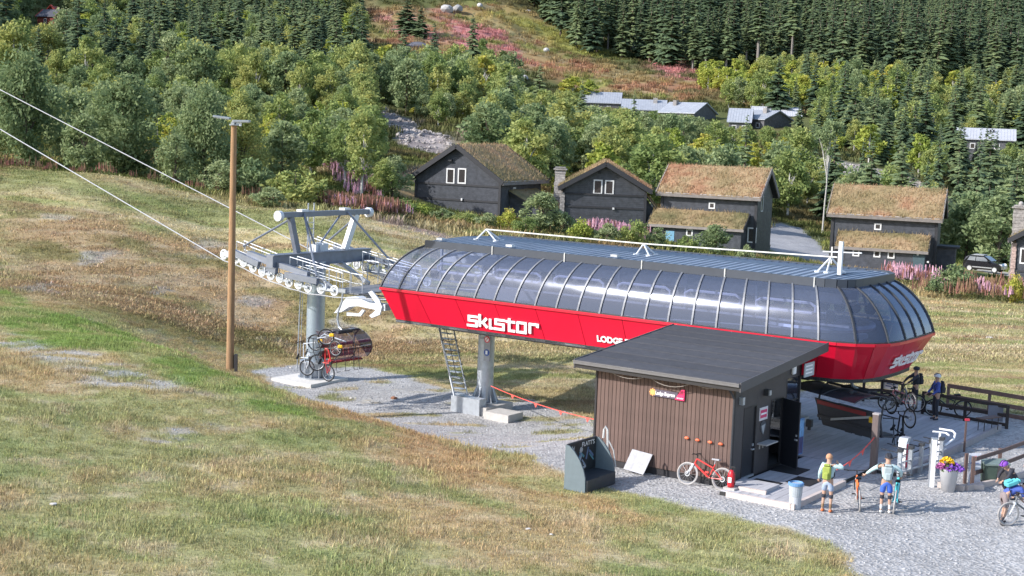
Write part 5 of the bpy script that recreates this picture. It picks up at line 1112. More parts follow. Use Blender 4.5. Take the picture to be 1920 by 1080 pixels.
# roof: felt strips lapped down the fall
rA, rB, vA, vB = -5.58, .38, -.45, 6.18; z0, z1 = SW(vA), SW(vB)
def rp(u, v, dz=0): return (u, v, SW(v)+dz)
mb = hmb(); mb.prism([rp(rA+.02, vA+.02, .0), rp(rB-.02, vA+.02, .0), rp(rB-.02, vB-.02, .0), rp(rA+.02, vB-.02, .0)], (0, 0, .16)); mb.build('roof_deck', mat('soffit', (.05,.045,.045), .8), hut)
FELT = mat('roof_felt', (.058,.060,.070), .9, var=.14, scale=3, bump=.3, spec=.25)
ns = 8; sw_ = (vB-vA)/ns
for k in range(ns):
    a, b = vA+k*sw_, vA+(k+1)*sw_+.04; lift = .006*(1)+.0
    mb = hmb(); mb.add([(rA, a, SW(a)+.176+.010), (rB, a, SW(a)+.176+.010), (rB, b if k < ns-1 else vB, SW(b)+.166), (rA, b if k < ns-1 else vB, SW(b)+.166), (rA, a, SW(a)+.162), (rB, a, SW(a)+.162), (rB, b if k < ns-1 else vB, SW(b)+.160), (rA, b if k < ns-1 else vB, SW(b)+.160)], [(0, 1, 2, 3), (7, 6, 5, 4), (0, 4, 5, 1), (1, 5, 6, 2), (2, 6, 7, 3), (3, 7, 4, 0)])
    mb.build('felt_strip', FELT, hut)
FAS = mat('fascia_grey', (.075,.072,.080), .5, var=.08)
mb = hmb(); mb.prism([rp(rB, vA-.03, -.10), rp(rB, vB+.03, -.10), rp(rB, vB+.03, .21), rp(rB, vA-.03, .21)], (.04, 0, 0)); mb.build('fascia', FAS, hut)
mb = hmb(); mb.prism([rp(rA, vA-.03, -.10), rp(rA, vB+.03, -.10), rp(rA, vB+.03, .20), rp(rA, vA-.03, .20)], (-.04, 0, 0)); mb.build('fascia', FAS, hut)
boxes('fascia', TRIM, ((rA-.04, vB+.0, z1-.1), (rB+.04, vB+.04, z1+.17)))
boxes('gutter', mat('gutter_grey', (.16,.16,.175), .4, metal=.4), ((rA-.03, vA-.09, z0+.06), (rB+.0, vA, z0+.15)), ((rA-.03, vA-.10, z0+.14), (rB+.0, vA-.085, z0+.18)))
boxes('fascia', TRIM, ((rA, vA-.02, z0-.08), (rB, vA, z0+.055)))
mb = hmb(); mb.path([(.0, vA+.03, 3.2), (.0, -.2, 3.02), (.03, -.08, 2.85), (.03, -.08, .25)], .035, 8); mb.build('downpipe', DARK, hut)
mb = hmb()
for a, b, s in ((-4.4, -2.9, .16), (-2.9, -1.3, .22), (-1.3, -.3, .10)): mb.path([(a+(b-a)*t, vA+.12, 3.22-s*4*t*(1-t)) for t in np.linspace(0, 1, 9)], .012, 4)
mb.build('light_string', mat('string_grey', (.25,.22,.2), .7), hut)
# sign on the long wall
def onW(px, py): return LV(px, py, -.06)
a = onW(1219, 734); b = onW(1285, 741); 
boxes('wall_sign', mat('sign_dark', (.10,.085,.12), .5), ((a[0]+.10, -.075, a[1]-.12), (b[0]-.26, -.05, a[1]+.10)))
mb = hmb(); mb.lathe([(0, -.02), (.10, -.02), (.10, 0), (0, 0)], (a[0]+.10, -.06, a[1]), 12, 'Y')
for k in range(8): q = k*.785; mb.cbox((a[0]+.10+.10*math.cos(q), -.07, a[1]+.10*math.sin(q)), (.04, .02, .04), Matrix.Rotation(-q, 3, 'Y'))
mb.build('sun_emblem', mat('sun_orange', (.80,.36,.12), .5), hut)
place_text('sign_text', 'Lodge Express', .16, LET, hut, Vector((a[0]+.56, -.082, a[1]-.01))-Vector(HB), (1, 0, 0), (0, 0, 1), width=.70, extrude=.003, offset=.004)
bx = b[0]-.02; bz = b[1]-.0
mb = hmb(); mb.prism([(bx-.34, -.05, bz-.19), (bx, -.05, bz-.19), (bx, -.05, bz+.17), (bx-.12, -.05, bz+.15)], (0, -.035, 0)); mb.build('logo_plate', mat('logo_red', (.62,.03,.12), .45), hut); mb = hmb(); mb.prism([(bx-.20, -.088, bz+.0), (bx-.08, -.088, bz+.13), (bx-.04, -.088, bz+.02)], (0, -.006, 0)); mb.build('logo_peak', mat('logo_deep', (.28,.02,.06), .5), hut)
place_text('logo_text', 'skistar', .09, LET, hut, Vector((bx-.15, -.089, bz-.12))-Vector(HB), (1, 0, 0), (0, 0, 1), width=.24, extrude=.002)
for px, py in [(1288, 821), (1308, 825), (1331.5, 829), (1351.5, 832.5)]:
    u, z = onW(px, py); mb = hmb(); mb.ball((u, -.07, z), .06, 10, 7, (1.3, .8, .75)); mb.box((u-.07, -.09, z-.012), (u+.07, -.035, z+.012)); mb.build('orange_hook', mat('hook_orange', (.80,.16,.07), .5), hut)
u, z = LV(1208, 858, -.3)

# ------------------------------------------------------------------ timber deck and steps
DB = (0, 8, 0)
dk = hthing('timber_deck', *DB, 'grey timber boarding deck running under the lift station', 'deck')
DKM = mat('deck_grey', (.40,.395,.42), .8, var=.14, scale=2, stretch=(5, .5, 5)); EDGE = mat('edge_timber', (.50,.43,.40), .8, var=.12, scale=4)
def plank_me(l, w): mb = MB(); mb.box((0, 0, 0), (w, l, .04)); return mb.mesh('plank', DKM)
pw = .29; pm = {}
def plank_run(u0, u1, v0, v1, z):
    n = int(round((u1-u0)/pw)); w = (u1-u0)/n; L_ = 4.1
    for k in range(n):
        v = v0-(k % 2)*1.6
        while v < v1-.01:
            a, b = max(v, v0), min(v+L_, v1); key = (round(b-a, 2), round(w, 3))
            if b-a > .05:
                if key not in pm: pm[key] = plank_me(b-a-.012, w-.014)
                o = bpy.data.objects.new('plank', pm[key]); link(o, dk); o.location = Vector((u0+k*w, a, z+random.uniform(-.003, .003)))-Vector(DB)
            v += L_
plank_run(.12, 2.46, -.85, 5.4, .11); plank_run(-4.9, 3.55, 5.45, 15.9, .11)
mb = MB(DB); mb.box((.10, -.9, -.05), (2.46, 5.43, .105)); mb.box((-4.9, 5.43, -.05), (3.55, 15.9, .104)); mb.build('deck_frame', mat('frame_dark', (.03,.03,.03), .9), dk)
for a, b in (((.9, -1.0, 0), (2.5, -.86, .17)), ((.35, -.97, 0), (.88, -.87, .16)), ((2.47, -1.0, 0), (2.60, 3.0, .17))): mb = MB(DB); mb.box(a, b); mb.build('edge_board', EDGE, dk)
for v0, v1 in ((5.43, 8.6), (8.62, 12.2), (12.22, 15.95)): mb = MB(DB); mb.box((3.56, v0, -.02), (3.68, v1, .22)); mb.build('edge_board', mat('edge_grey', (.30,.27,.28), .8, var=.1), dk)
mb = MB(DB); mb.box((.12, -.35, .152), (1.35, .7, .26)); mb.build('step', DKM, dk); mb = MB(DB); mb.box((.5, -.45, .152), (1.42, -.36, .26)); mb.build('edge_board', EDGE, dk)
def mat_thing(u, v, w, l, lab, z=.153, rz=0):
    o = hthing('door_mat', u, v, z, lab, 'door mat', rz=rz); mb = MB(); mb.box((-w/2, -l/2, 0), (w/2, l/2, .018)); mb.build('rubber_sheet', BLACK, o); return o
mat_thing(.75, .9, .9, .75, 'grey mat in front of the closed hut door', .262 if False else .154); mat_thing(.62, 3.15, .95, 1.0, 'black mat in the open hut doorway'); p = toUV(G(1507, 903, .15)); mat_thing(p[0], p[1], .8, 1.0, 'black rubber mat lying on the deck near the grey bin')
# ------------------------------------------------------------------ cabins with sod roofs, far houses, the parked car
def siding(name, c, per=.17):
    m, n, b, out = nodes(name); tc = n.nodes.new('ShaderNodeTexCoord'); sp = n.nodes.new('ShaderNodeSeparateXYZ'); n.links.new(tc.outputs['Object'], sp.inputs[0])
    dv = n.nodes.new('ShaderNodeMath'); dv.operation = 'DIVIDE'; dv.inputs[1].default_value = per; n.links.new(sp.outputs[2], dv.inputs[0])
    fr = n.nodes.new('ShaderNodeMath'); fr.operation = 'FRACT'; n.links.new(dv.outputs[0], fr.inputs[0])
    nz = n.nodes.new('ShaderNodeTexNoise'); nz.inputs['Scale'].default_value = 2.5; nz.inputs['Detail'].default_value = 5; n.links.new(tc.outputs['Object'], nz.inputs['Vector'])
    mr = n.nodes.new('ShaderNodeMapRange'); mr.inputs[1].default_value = .3; mr.inputs[2].default_value = .7; mr.inputs[3].default_value = .75; mr.inputs[4].default_value = 1.3; n.links.new(nz.outputs[0], mr.inputs[0])
    sc = n.nodes.new('ShaderNodeVectorMath'); sc.operation = 'SCALE'; sc.inputs[0].default_value = c; n.links.new(mr.outputs[0], sc.inputs['Scale']); n.links.new(sc.outputs[0], b.inputs['Base Color'])
    bp = n.nodes.new('ShaderNodeBump'); bp.inputs['Strength'].default_value = 1; bp.inputs['Distance'].default_value = .05; n.links.new(fr.outputs[0], bp.inputs['Height']); n.links.new(bp.outputs[0], b.inputs['Normal'])
    b.inputs['Roughness'].default_value = .75; return m
SID = siding('dark_siding', (.072,.078,.095)); SIDG = siding('grey_siding', (.12,.125,.12)); DTRIM = mat('cabin_trim', (.028,.029,.034), .7, var=.15); WTRIM = mat('white_trim', (.62,.62,.62), .6, var=.05)
BARGE = mat('weathered_barge', (.20,.18,.17), .85, var=.2, scale=3); STONE = mat('stone_wall', (.30,.28,.27), .9, var=.4, scale=5, bump=.6)
def turfmat():
    m = leafmat('turf', [(.18,.17,.085),(.32,.255,.14),(.43,.315,.19),(.42,.235,.145)], .3, .9); return m
TURF = turfmat()
def turf_mesh(quad, seed, n=2600, hgt=.30, thick=.20):
    """sod lying on a roof slope: an uneven sheet with grass standing in it; quad = 4 corners eaveL, eaveR, ridgeR, ridgeL"""
    rng = np.random.default_rng(seed); q = [np.array(p, float) for p in quad]; nrm = np.cross(q[1]-q[0], q[3]-q[0]); nrm /= np.linalg.norm(nrm)
    L_ = np.linalg.norm(q[1]-q[0]); H_ = np.linalg.norm(q[3]-q[0]); nu, nv = int(L_/.45)+2, int(H_/.45)+2; vs = []; fs = []; var = []
    def P(u, v): return (q[0]*(1-u)+q[1]*u)*(1-v)+(q[3]*(1-u)+q[2]*u)*v
    def tone(p): return float(fbm(p[0]+seed*7, p[1]+p[2]*1.3+seed*3, 2.2, 4))*1.9-.42
    for j in range(nv):
        for i in range(nu):
            u, v = i/(nu-1), j/(nv-1); p = P(u, v); d = thick*(.6+.8*float(vnoise(p[0]*2+seed, p[1]*2+p[2])))*(0.55 if (i in (0, nu-1) or j == 0) else 1); vs.append(p+nrm*d); var.append(tone(p))
    fs = [(j*nu+i, j*nu+i+1, (j+1)*nu+i+1, (j+1)*nu+i) for j in range(nv-1) for i in range(nu-1)]
    b = len(vs); cc = [P(0, 0), P(1, 0), P(1, 1), P(0, 1)]; vs += cc; var += [.3]*4; rim = [[j*nu for j in range(nv)], [j*nu+nu-1 for j in range(nv)], list(range(nu))]
    fs += [tuple([b+3, b]+rim[0]), tuple([b+1, b+2]+rim[1][::-1]), tuple([b, b+1]+rim[2][::-1])]
    for k in range(n):
        u, v = rng.random(), rng.random(); p = P(u, v)+nrm*thick*.7; h = hgt*rng.uniform(.4, 1.3); a = rng.uniform(0, 6.28); w = .035; dx = np.array([math.cos(a)*w, math.sin(a)*w, 0]); ln = rng.normal(size=3)*.10*h/.3; ln[2] = h
        i0 = len(vs); t = min(1, max(0, tone(p)+rng.uniform(-.25, .35))); vs += [p-dx, p+dx, p+ln]; fs.append((i0, i0+1, i0+2)); var += [t]*3
    me = bpy.data.meshes.new('turf'); me.from_pydata([tuple(map(float, v)) for v in vs], [], fs); a = me.attributes.new('var', 'FLOAT', 'POINT'); a.data.foreach_set('value', np.clip(var, 0, 1)); me.materials.append(TURF); return me
class Bld:
    def __init__(s, name, P0, P1, dep, base, label, cat):
        s.P0 = np.array([P0[0], P0[1], base]); d = np.array([P1[0]-P0[0], P1[1]-P0[1], 0]); s.W = float(np.linalg.norm(d)); s.x = d/s.W; s.y = np.array([-s.x[1], s.x[0], 0]); s.dep = dep; s.base = base
        s.o = empty(name, s.P0, math.atan2(s.x[1], s.x[0]), label, cat)
    def front(s, px, py, yy=0.0):     # pixel on the plane y=yy of the building -> local x, z
        Q = s.P0+s.y*yy; d = ray(px, py); t = ((Q-CAM)@s.y)/(d@s.y); p = CAM+d*t; return float((p-s.P0)@s.x), float(p[2]-s.base)
    def side(s, px, py, xx):
        Q = s.P0+s.x*xx; d = ray(px, py); t = ((Q-CAM)@s.x)/(d@s.x); p = CAM+d*t; return float((p-s.P0)@s.y), float(p[2]-s.base)
    def box(s, name, m, a, b, par=None): mb = MB(); mb.box(a, b); return mb.build(name, m, par or s.o)
    def window(s, x, z, w, h, y=0.0, m=WTRIM, side=None, tw=.12):
        """framed window on the front (or, with side=x, on the end wall)"""
        def bx(name, mt, a, b, par):
            if side is None: return s.box(name, mt, a, b, par)
            f = lambda p: (side-p[1], p[0], p[2]); a2, b2 = f(a), f(b); return s.box(name, mt, a2, b2, par)
        mb = MB()
        for a, b in (((x-w/2, y-.06, z-h/2), (x-w/2+tw, y, z+h/2)), ((x+w/2-tw, y-.06, z-h/2), (x+w/2, y, z+h/2)), ((x-w/2+tw, y-.06, z-h/2), (x+w/2-tw, y, z-h/2+tw)), ((x-w/2+tw, y-.06, z+h/2-tw), (x+w/2-tw, y, z+h/2))):
            if side is not None: a, b = (side-a[1], a[0], a[2]), (side-b[1], b[0], b[2])
            mb.box(a, b)
        f_ = mb.build('window', m, s.o); bx('pane', mat('dark_pane', (.05,.045,.045), .12, var=.3, spec=.6), (x-w/2+tw, y-.025, z-h/2+tw), (x+w/2-tw, y-.005, z+h/2-tw), f_); return f_
def walls(s, x0, x1, y0, y1, ez, rz, axis, m=SID, mside=None, name='wall'):
    """four walls of a gabled body, each its own part; ridge along 'x' or 'y'"""
    t = .12; zb = -1.2
    def pr(pts, ex, mm): mb = MB(); mb.prism(pts, ex); mb.build(name, mm, s.o)
    if axis == 'y':
        xm = (x0+x1)/2; pr([(x0, y0, zb), (x1, y0, zb), (x1, y0, ez), (xm, y0, rz), (x0, y0, ez)], (0, t, 0), m); pr([(x0, y1-t, zb), (x1, y1-t, zb), (x1, y1-t, ez), (xm, y1-t, rz), (x0, y1-t, ez)], (0, t, 0), m)
        pr([(x0, y0+t, zb), (x0, y1-t, zb), (x0, y1-t, ez), (x0, y0+t, ez)], (t, 0, 0), m); pr([(x1-t, y0+t, zb), (x1-t, y1-t, zb), (x1-t, y1-t, ez), (x1-t, y0+t, ez)], (t, 0, 0), mside or m)
    else:
        ym = (y0+y1)/2; pr([(x0, y0, zb), (x1, y0, zb), (x1, y0, ez), (x0, y0, ez)], (0, t, 0), m); pr([(x0, y1-t, zb), (x1, y1-t, zb), (x1, y1-t, ez), (x0, y1-t, ez)], (0, t, 0), m)
        for x, mm in ((x0, m), (x1-t, mside or m)): pr([(x, y0+t, zb), (x, y1-t, zb), (x, y1-t, ez), (x, ym, rz), (x, y0+t, ez)], (t, 0, 0), mm)
def roof_gable(s, x0, x1, y0, y1, ez, rz, axis, ov=.45, og=.5, sod=True, seed=1, rm=None, nb=2600):
    """two slopes; ov = eave overhang, og = gable overhang"""
    if axis == 'y':
        xm = (x0+x1)/2; sl = (rz-ez)/(xm-x0)
        Q = [[(x0-ov, y1+og, ez-sl*ov), (x0-ov, y0-og, ez-sl*ov), (xm, y0-og, rz), (xm, y1+og, rz)], [(x1+ov, y0-og, ez-sl*ov), (x1+ov, y1+og, ez-sl*ov), (xm, y1+og, rz), (xm, y0-og, rz)]]
    else:
        ym = (y0+y1)/2; sl = (rz-ez)/(ym-y0)
        Q = [[(x0-og, y0-ov, ez-sl*ov), (x1+og, y0-ov, ez-sl*ov), (x1+og, ym, rz), (x0-og, ym, rz)], [(x1+og, y1+ov, ez-sl*ov), (x0-og, y1+ov, ez-sl*ov), (x0-og, ym, rz), (x1+og, ym, rz)]]
    for k, q in enumerate(Q):
        q = [Vector(p)+Vector((0, 0, .03)) for p in q]; mb = MB(); mb.prism(q, (0, 0, .16)); r_ = mb.build('roof', rm or DTRIM, s.o)
        if sod:
            qt = [p+Vector((0, 0, .165)) for p in q]; me = turf_mesh(qt, seed+k, nb); t = bpy.data.objects.new('turf', me); link(t, r_)
            for a, b in ((q[0], q[3]), (q[1], q[2])): mb = MB(); d = Vector((0, 0, .16)); mb.beam(a+d, b+d, .10, .42); mb.build('barge_board', BARGE if axis == 'x' else DTRIM, r_)
            mb = MB(); d = Vector((0, 0, .14)); mb.beam(q[0]+d, q[1]+d, .10, .30); mb.build('eave_log', BARGE, r_)
            L_ = (q[1]-q[0]).length
            for j in range(int(L_/.8)):
                p = q[0]+(q[1]-q[0])*((j+.5)/int(L_/.8)); mb = MB(); mb.cbox(p+Vector((0, 0, .33)), (.62, .10, .06), Matrix.Rotation(math.atan2((q[1]-q[0]).y, (q[1]-q[0]).x), 3, 'Z')); mb.build('eave_stone', mat('eave_pale', (.36,.33,.32), .85, var=.3), r_)
        else:
            a, b, c, d = q; nn = max(3, int((b-a).length/.5))
            mb = MB()
            for j in range(nn+1): t = j/nn; mb.beam(a+(b-a)*t+Vector((0, 0, .17)), d+(c-d)*t+Vector((0, 0, .17)), .06, .05)
            mb.build('roof_rib', rm, r_)
def chimney(s, x, y, z0, z1, w=.9, d=.9, cap=True, m=STONE):
    mb = MB(); r = random.Random(int(x*10)); z = z0
    while z < z1: h = r.uniform(.22, .34); e = r.uniform(-.04, .05); mb.box((x-w/2-e, y-d/2-e, z), (x+w/2+e, y+d/2+e, min(z+h-.02, z1))); z += h
    c = mb.build('chimney', m, s.o)
    if cap:
        for k, (zz, ww) in enumerate(((z1, .15), (z1+.16, .0))): mb = MB(); mb.box((x-w/2-ww, y-d/2-ww, zz+.001), (x+w/2+ww, y+d/2+ww, zz+.12)); mb.build('chimney_cap', m, c)
def base_under(P0, P1): return min(gz1(P0[0], P0[1]), gz1(P1[0], P1[1]))
# cabin 1
P0, P1 = D(779, 392, 136), D(936, 398, 132.3); b = base_under(P0, P1); c1 = Bld('sod_roof_cabin', P0, P1, 9.0, b, 'dark cabin with two white framed windows in its gable and a low lean-to', 'cabin')
ez = c1.front(779, 331)[1]; rz = c1.front(857, 277)[1]; W = c1.W
walls(c1, 0, W, 0, 9.0, ez, rz, 'y', SID, SID); roof_gable(c1, 0, W, 0, 9.0, ez, rz, 'y', .55, .6, True, 11)
for px, py in ((845, 330), (866.5, 330)): x, z = c1.front(px, py); c1.window(x, z, .86, 1.42)
for py0, py1 in ((344, 349), (372, 378)):
    z = c1.front(860, (py0+py1)/2)[1]; c1.box('band_board', DTRIM, (-.03, -.07, z-.09), (W+.03, -.002, z+.09))
for x in (0, W): c1.box('corner_board', DTRIM, (x-.12, -.09, -1), (x+.12, .1, ez-.05))
x, z = c1.front(847, 301); c1.box('ridge_lamp', DTRIM, (x-.25, -.30, z-.06), (x+.12, 0, z+.08))
x, z = c1.front(867, 374); c1.box('wall_lamp', WTRIM, (x-.07, -.2, z-.1), (x+.07, -.002, z+.12))
c1.window(3.0, ez-1.0, .5, .8, side=W)
mb = MB(); w2 = 3.0; zl0, zl1 = ez-1.1, ez-2.5; mb.prism([(W+.002, 2.2, -1.2), (W+w2, 2.2, -1.2), (W+w2, 2.2, zl1), (W+.002, 2.2, zl0)], (0, .12, 0)); mb.box((W+w2-.12, 2.32, -1.2), (W+w2, 7.6, zl1)); mb.build('lean_to_wall', SID, c1.o)
mb = MB(); q = [Vector(p) for p in [(W+w2+.4, 1.7, zl1-.15), (W+w2+.4, 8.0, zl1-.15), (W+.05, 8.0, zl0+.05), (W+.05, 1.7, zl0+.05)]]; mb.prism(q, (0, 0, .15)); r_ = mb.build('lean_to_roof', DTRIM, c1.o); t = bpy.data.objects.new('turf', turf_mesh([p+Vector((0, 0, .152)) for p in q], 21, 700, .14, .12)); link(t, r_)
c1.box('door_post', WTRIM, (W+.05, 1.9, -.8), (W+.35, 2.0, .9))
# cabin 2
P0, P1 = D(1056, 405, 136), D(1208, 420, 135.6); b = base_under(P0, P1); c2 = Bld('sod_roof_cabin', P0, P1, 7.5, b, 'dark cabin with a stone chimney on its near side and pink fireweed below', 'cabin')
ez = c2.front(1056, 351)[1]; rz = c2.front(1133, 311)[1]; W = c2.W
walls(c2, 0, W, 0, 7.5, ez, rz, 'y'); roof_gable(c2, 0, W, 0, 7.5, ez, rz, 'y', .55, .6, True, 31)
for px, py in ((1121, 350.5), (1142.5, 351.5)): x, z = c2.front(px, py); c2.window(x, z, .84, 1.36)
for py in (365, 389): z = c2.front(1130, py)[1]; c2.box('band_board', DTRIM, (-.03, -.07, z-.09), (W+.03, -.002, z+.09))
for x in (0, W): c2.box('corner_board', DTRIM, (x-.12, -.09, -1), (x+.12, .1, ez-.05))
chimney(c2, -.5, 3.0, -1, c2.front(1062, 319, 2.5)[1], 1.0, 1.0); chimney(c2, -.15, -.05, -1, ez-.5, .45, .4, False)
x, z = c2.front(1150, 391); c2.box('wall_lamp', WTRIM, (x-.09, -.2, z-.09), (x+.09, -.002, z+.09)); x, z = c2.front(1125, 324); c2.box('gable_vent', DTRIM, (x-.18, -.08, z-.08), (x+.12, -.002, z+.08))
mb = MB(); w2 = 1.1; zl0, zl1 = ez-.6, ez-2.1; mb.prism([(W+.002, .8, -1.2), (W+w2, .8, -1.2), (W+w2, .8, zl1), (W+.002, .8, zl0)], (0, .12, 0)); mb.box((W+w2-.12, .92, -1.2), (W+w2, 6, zl1)); mb.build('lean_to_wall', SID, c2.o)
mb = MB(); q = [Vector(p) for p in [(W+w2+.3, .4, zl1-.15), (W+w2+.3, 6.4, zl1-.15), (W+.05, 6.4, zl0+.05), (W+.05, .4, zl0+.05)]]; mb.prism(q, (0, 0, .15)); r_ = mb.build('lean_to_roof', DTRIM, c2.o); t = bpy.data.objects.new('turf', turf_mesh([p+Vector((0, 0, .152)) for p in q], 23, 500, .2, .12)); link(t, r_)
# cabins 3 and 4, broadside with porch roofs
def broadside(P0, P1, pe, pr_, pgable, label, seed, porch, dep=6.6):
    b = base_under(P0, P1)-.1; c = Bld('sod_roof_cabin', P0, P1, dep, b, label, 'cabin'); W = c.W
    ez = c.front(pe[0], pe[1], -.5)[1]; rz = c.front(pr_[0], pr_[1], dep/2)[1]-.35
    walls(c, 0, W, 0, dep, ez+.35, rz, 'x', SID, SIDG); roof_gable(c, 0, W, 0, dep, ez+.35, rz, 'x', .5, .5, True, seed, nb=4200)
    for x in (0, W): c.box('corner_board', DTRIM, (x-.13, -.09, -1), (x+.13, .1, ez+.2))
    (rx0, ry0), (rx1, ry1), (ex0, ey0), (ex1, ey1) = porch; py_ = 1.9
    xa, za = c.front(rx0, ry0, -.05); xb, zb = c.front(rx1, ry1, -.05); _, ze = c.front(ex0, ey0, -py_-.3); zr_ = (za+zb)/2-.25; ze_ = (ze+c.front(ex1, ey1, -py_-.3)[1])/2-.15
    q = [Vector(p) for p in [(xa, -py_-.35, ze_), (xb, -py_-.35, ze_), (xb, -.12, zr_), (xa, -.12, zr_)]]; mb = MB(); mb.prism(q, (0, 0, .14)); r_ = mb.build('porch_roof', DTRIM, c.o)
    t = bpy.data.objects.new('turf', turf_mesh([p+Vector((0, 0, .145)) for p in q], seed+5, 1500, .34)); link(t, r_)
    mb = MB(); mb.beam(q[0]+Vector((0, 0, .12)), q[1]+Vector((0, 0, .12)), .1, .26); mb.build('eave_log', BARGE, r_)
    for a, d in ((q[0], q[3]), (q[1], q[2])): mb = MB(); mb.beam(a+Vector((0, 0, .14)), d+Vector((0, 0, .14)), .1, .34); mb.build('barge_board', DTRIM, r_)
    mb = MB(); mb.box((xa+.9, -py_, -1.2), (xb-.3, -py_+.12, ze_+.05)); mb.build('porch_wall', SID, c.o); mb = MB(); mb.prism([(xb-.42, -py_+.12, -1.2), (xb-.42, -.002, -1.2), (xb-.42, -.002, zr_), (xb-.42, -py_+.12, ze_)], (.12, 0, 0)); mb.build('porch_wall', SID, c.o)
    return c, -py_, ez
P0, P1 = D(1238, 455, 136), D(1413, 474, 132.6)
c3, yp, ez = broadside(P0, P1, (1226, 367), (1250, 307), None, 'dark cabin with a tall sod roof, reddish porch turf and a light blue door', 41, ((1228, 393), (1407, 399), (1225, 422), (1399, 432)))
def sw(c, px, py, w, h, y): x, z = c.front(px, py, y); c.window(x, z, w, h, y)
sw(c3, 1335, 385.5, .60, .60, 0); sw(c3, 1293, 436, .62, .66, yp); sw(c3, 1410, 441, .85, 1.4, 0)
x, z = c3.front(1256, 446, yp); c3.box('door', mat('door_blue', (.16,.34,.48), .5), (x-.40, yp-.03, z-1.1), (x+.40, yp+.0, z+.65))
for px in (1231, 1243): x, z = c3.front(px, 440, yp); c3.box('porch_post', DTRIM, (x-.08, yp-.1, -1), (x+.08, yp+.05, z+.8))
yy, z = c3.side(1441, 380, c3.W); c3.window(2.2, ez-.3, .8, 1.5, side=c3.W, m=mat('pale_frame', (.45,.47,.47), .6))
mb = MB(); mb.box((c3.W-.002, -.2, ez+.3), (c3.W-.001, 0, ez+.31))
P0, P1 = D(1556, 500, 131), D(1750, 512, 128)
c4, yp, ez = broadside(P0, P1, (1548, 407), (1566, 345), None, 'dark cabin with a rusty brown sod roof and three small porch windows', 61, ((1572, 434), (1746, 441), (1567, 463), (1743, 474)))
sw(c4, 1646, 425, .62, .60, 0)
for px, py in ((1605, 474), (1644.5, 476), (1671, 478)): sw(c4, px, py, .60, .62, yp)
x, z = c4.front(1722, 492, yp); c4.box('door', mat('door_slate', (.055,.085,.10), .5), (x-.5, yp-.03, z-1.0), (x+.5, yp, z+.85))
x, z = c4.front(1721, 477, yp); c4.box('wall_lamp', WTRIM, (x-.08, yp-.2, z-.07), (x+.08, yp-.032, z+.07)); x, z = c4.front(1740, 491, yp); c4.box('wall_lamp', WTRIM, (x-.08, yp-.2, z-.07), (x+.08, yp-.032, z+.07))
for px in (1560, 1568): x, z = c4.front(px, 470, yp); c4.box('porch_post', WTRIM if px == 1560 else DTRIM, (x-.07, yp-.1, z-1.2), (x+.07, yp+.05, z+.35))
mb = MB(); mb.box((c4.W+.02, 3.0, -1), (c4.W+1.6, 5.0, 2.4)); mb.build('side_shed', SID, c4.o); mb = MB(); mb.box((c4.W-.0, 2.7, 2.42), (c4.W+1.9, 5.2, 2.58)); mb.build('shed_roof', DTRIM, c4.o)
# cabin 5 at the frame edge
P0, P1 = D(1900, 528, 128), D(2050, 540, 125); b = base_under(P0, P1); c5 = Bld('sod_roof_cabin', P0, P1, 8.0, b-.3, 'dark cabin with a tall stone chimney, cut by the frame edge', 'cabin')
ez = c5.front(1898, 447)[1]; W = c5.W; rz = ez+.62*W/2; walls(c5, 0, W, 0, 8, ez, rz, 'y'); roof_gable(c5, 0, W, 0, 8, ez, rz, 'y', .6, .6, True, 71, nb=1500)
chimney(c5, -.15, 2.2, -1, ez+2.6, 1.05, 1.0); mb = MB(); mb.ball((-.15, 2.2, ez+3.0), .22); mb.build('chimney_stone', STONE, c5.o); chimney(c5, -.12, -.03, -1, ez-.4, .4, .3, False, mat('reddish_stone', (.30,.22,.20), .9, var=.4, scale=6)); x, z = c5.front(1922, 480); c5.window(x, z, .85, 1.4); z = c5.front(1910, 508)[1]; c5.box('band_board', DTRIM, (-.03, -.07, z-.09), (W, -.002, z+.09))
# far houses with grey roofs
GR = mat('grey_roof_sheet', (.36,.38,.42), .5, metal=.2, var=.12, scale=1.2); PR = mat('pale_roof_sheet', (.44,.45,.49), .5, var=.1, scale=1.2); FW = siding('far_wall', (.12,.12,.13), .25)
def far_house(pl, pr2, pe, Y, label, rm=GR, dep=8.5, dz=3.0, chim=(), turn=-1.0, group=None):
    """ridge from pixel pl to pr2, near eave at pixel pe"""
    A, B = D(pl[0], pl[1], Y), D(pr2[0], pr2[1], Y+turn); rzw = (A[2]+B[2])/2; E_ = D(pe[0], pe[1], Y-dep/2); ezw = E_[2]
    d = B-A; d[2] = 0; W = np.linalg.norm(d); x = d/W; y = np.array([-x[1], x[0], 0]); O = A-y*dep/2; P1 = O+x*W; g = gz1(O[0]+x[0]*W/2, O[1]); base = min(g, ezw-2.2)
    h = Bld('grey_roof_house', O, P1, dep, base, label, 'house'); ov = .4
    if group: h.o['group'] = group
    sl = (rzw-ezw)/(dep/2+ov); ez = ezw+sl*ov-base; rz = rzw-base
    walls(h, .4, W-.4, 0, dep, ez, rz, 'x', FW); roof_gable(h, .4, W-.4, 0, dep, ez, rz, 'x', ov, .4, False, 1, rm)
    for fx in chim: x_, _ = h.front(fx, pl[1], dep/2); chimney(h, x_, dep/2-1.2, rz-1.5, rz+.55, .9, .9, False)
    for k in range(2): h.window(W*(.3+.4*k), ez-1.2, .9, 1.0)
    return h
far_house((1092,173), (1167,175), (1150,195), 330, 'grey roofed house at the start of the row behind the birches')
far_house((1166,187), (1251,189), (1225,208), 322, 'grey roofed house with a stone chimney in the middle of the row', chim=(1229,))
far_house((1256,192), (1326,195), (1300,214), 315, 'grey roofed house with its dark gable showing, lowest of the row of three', chim=(1273,), turn=-6)
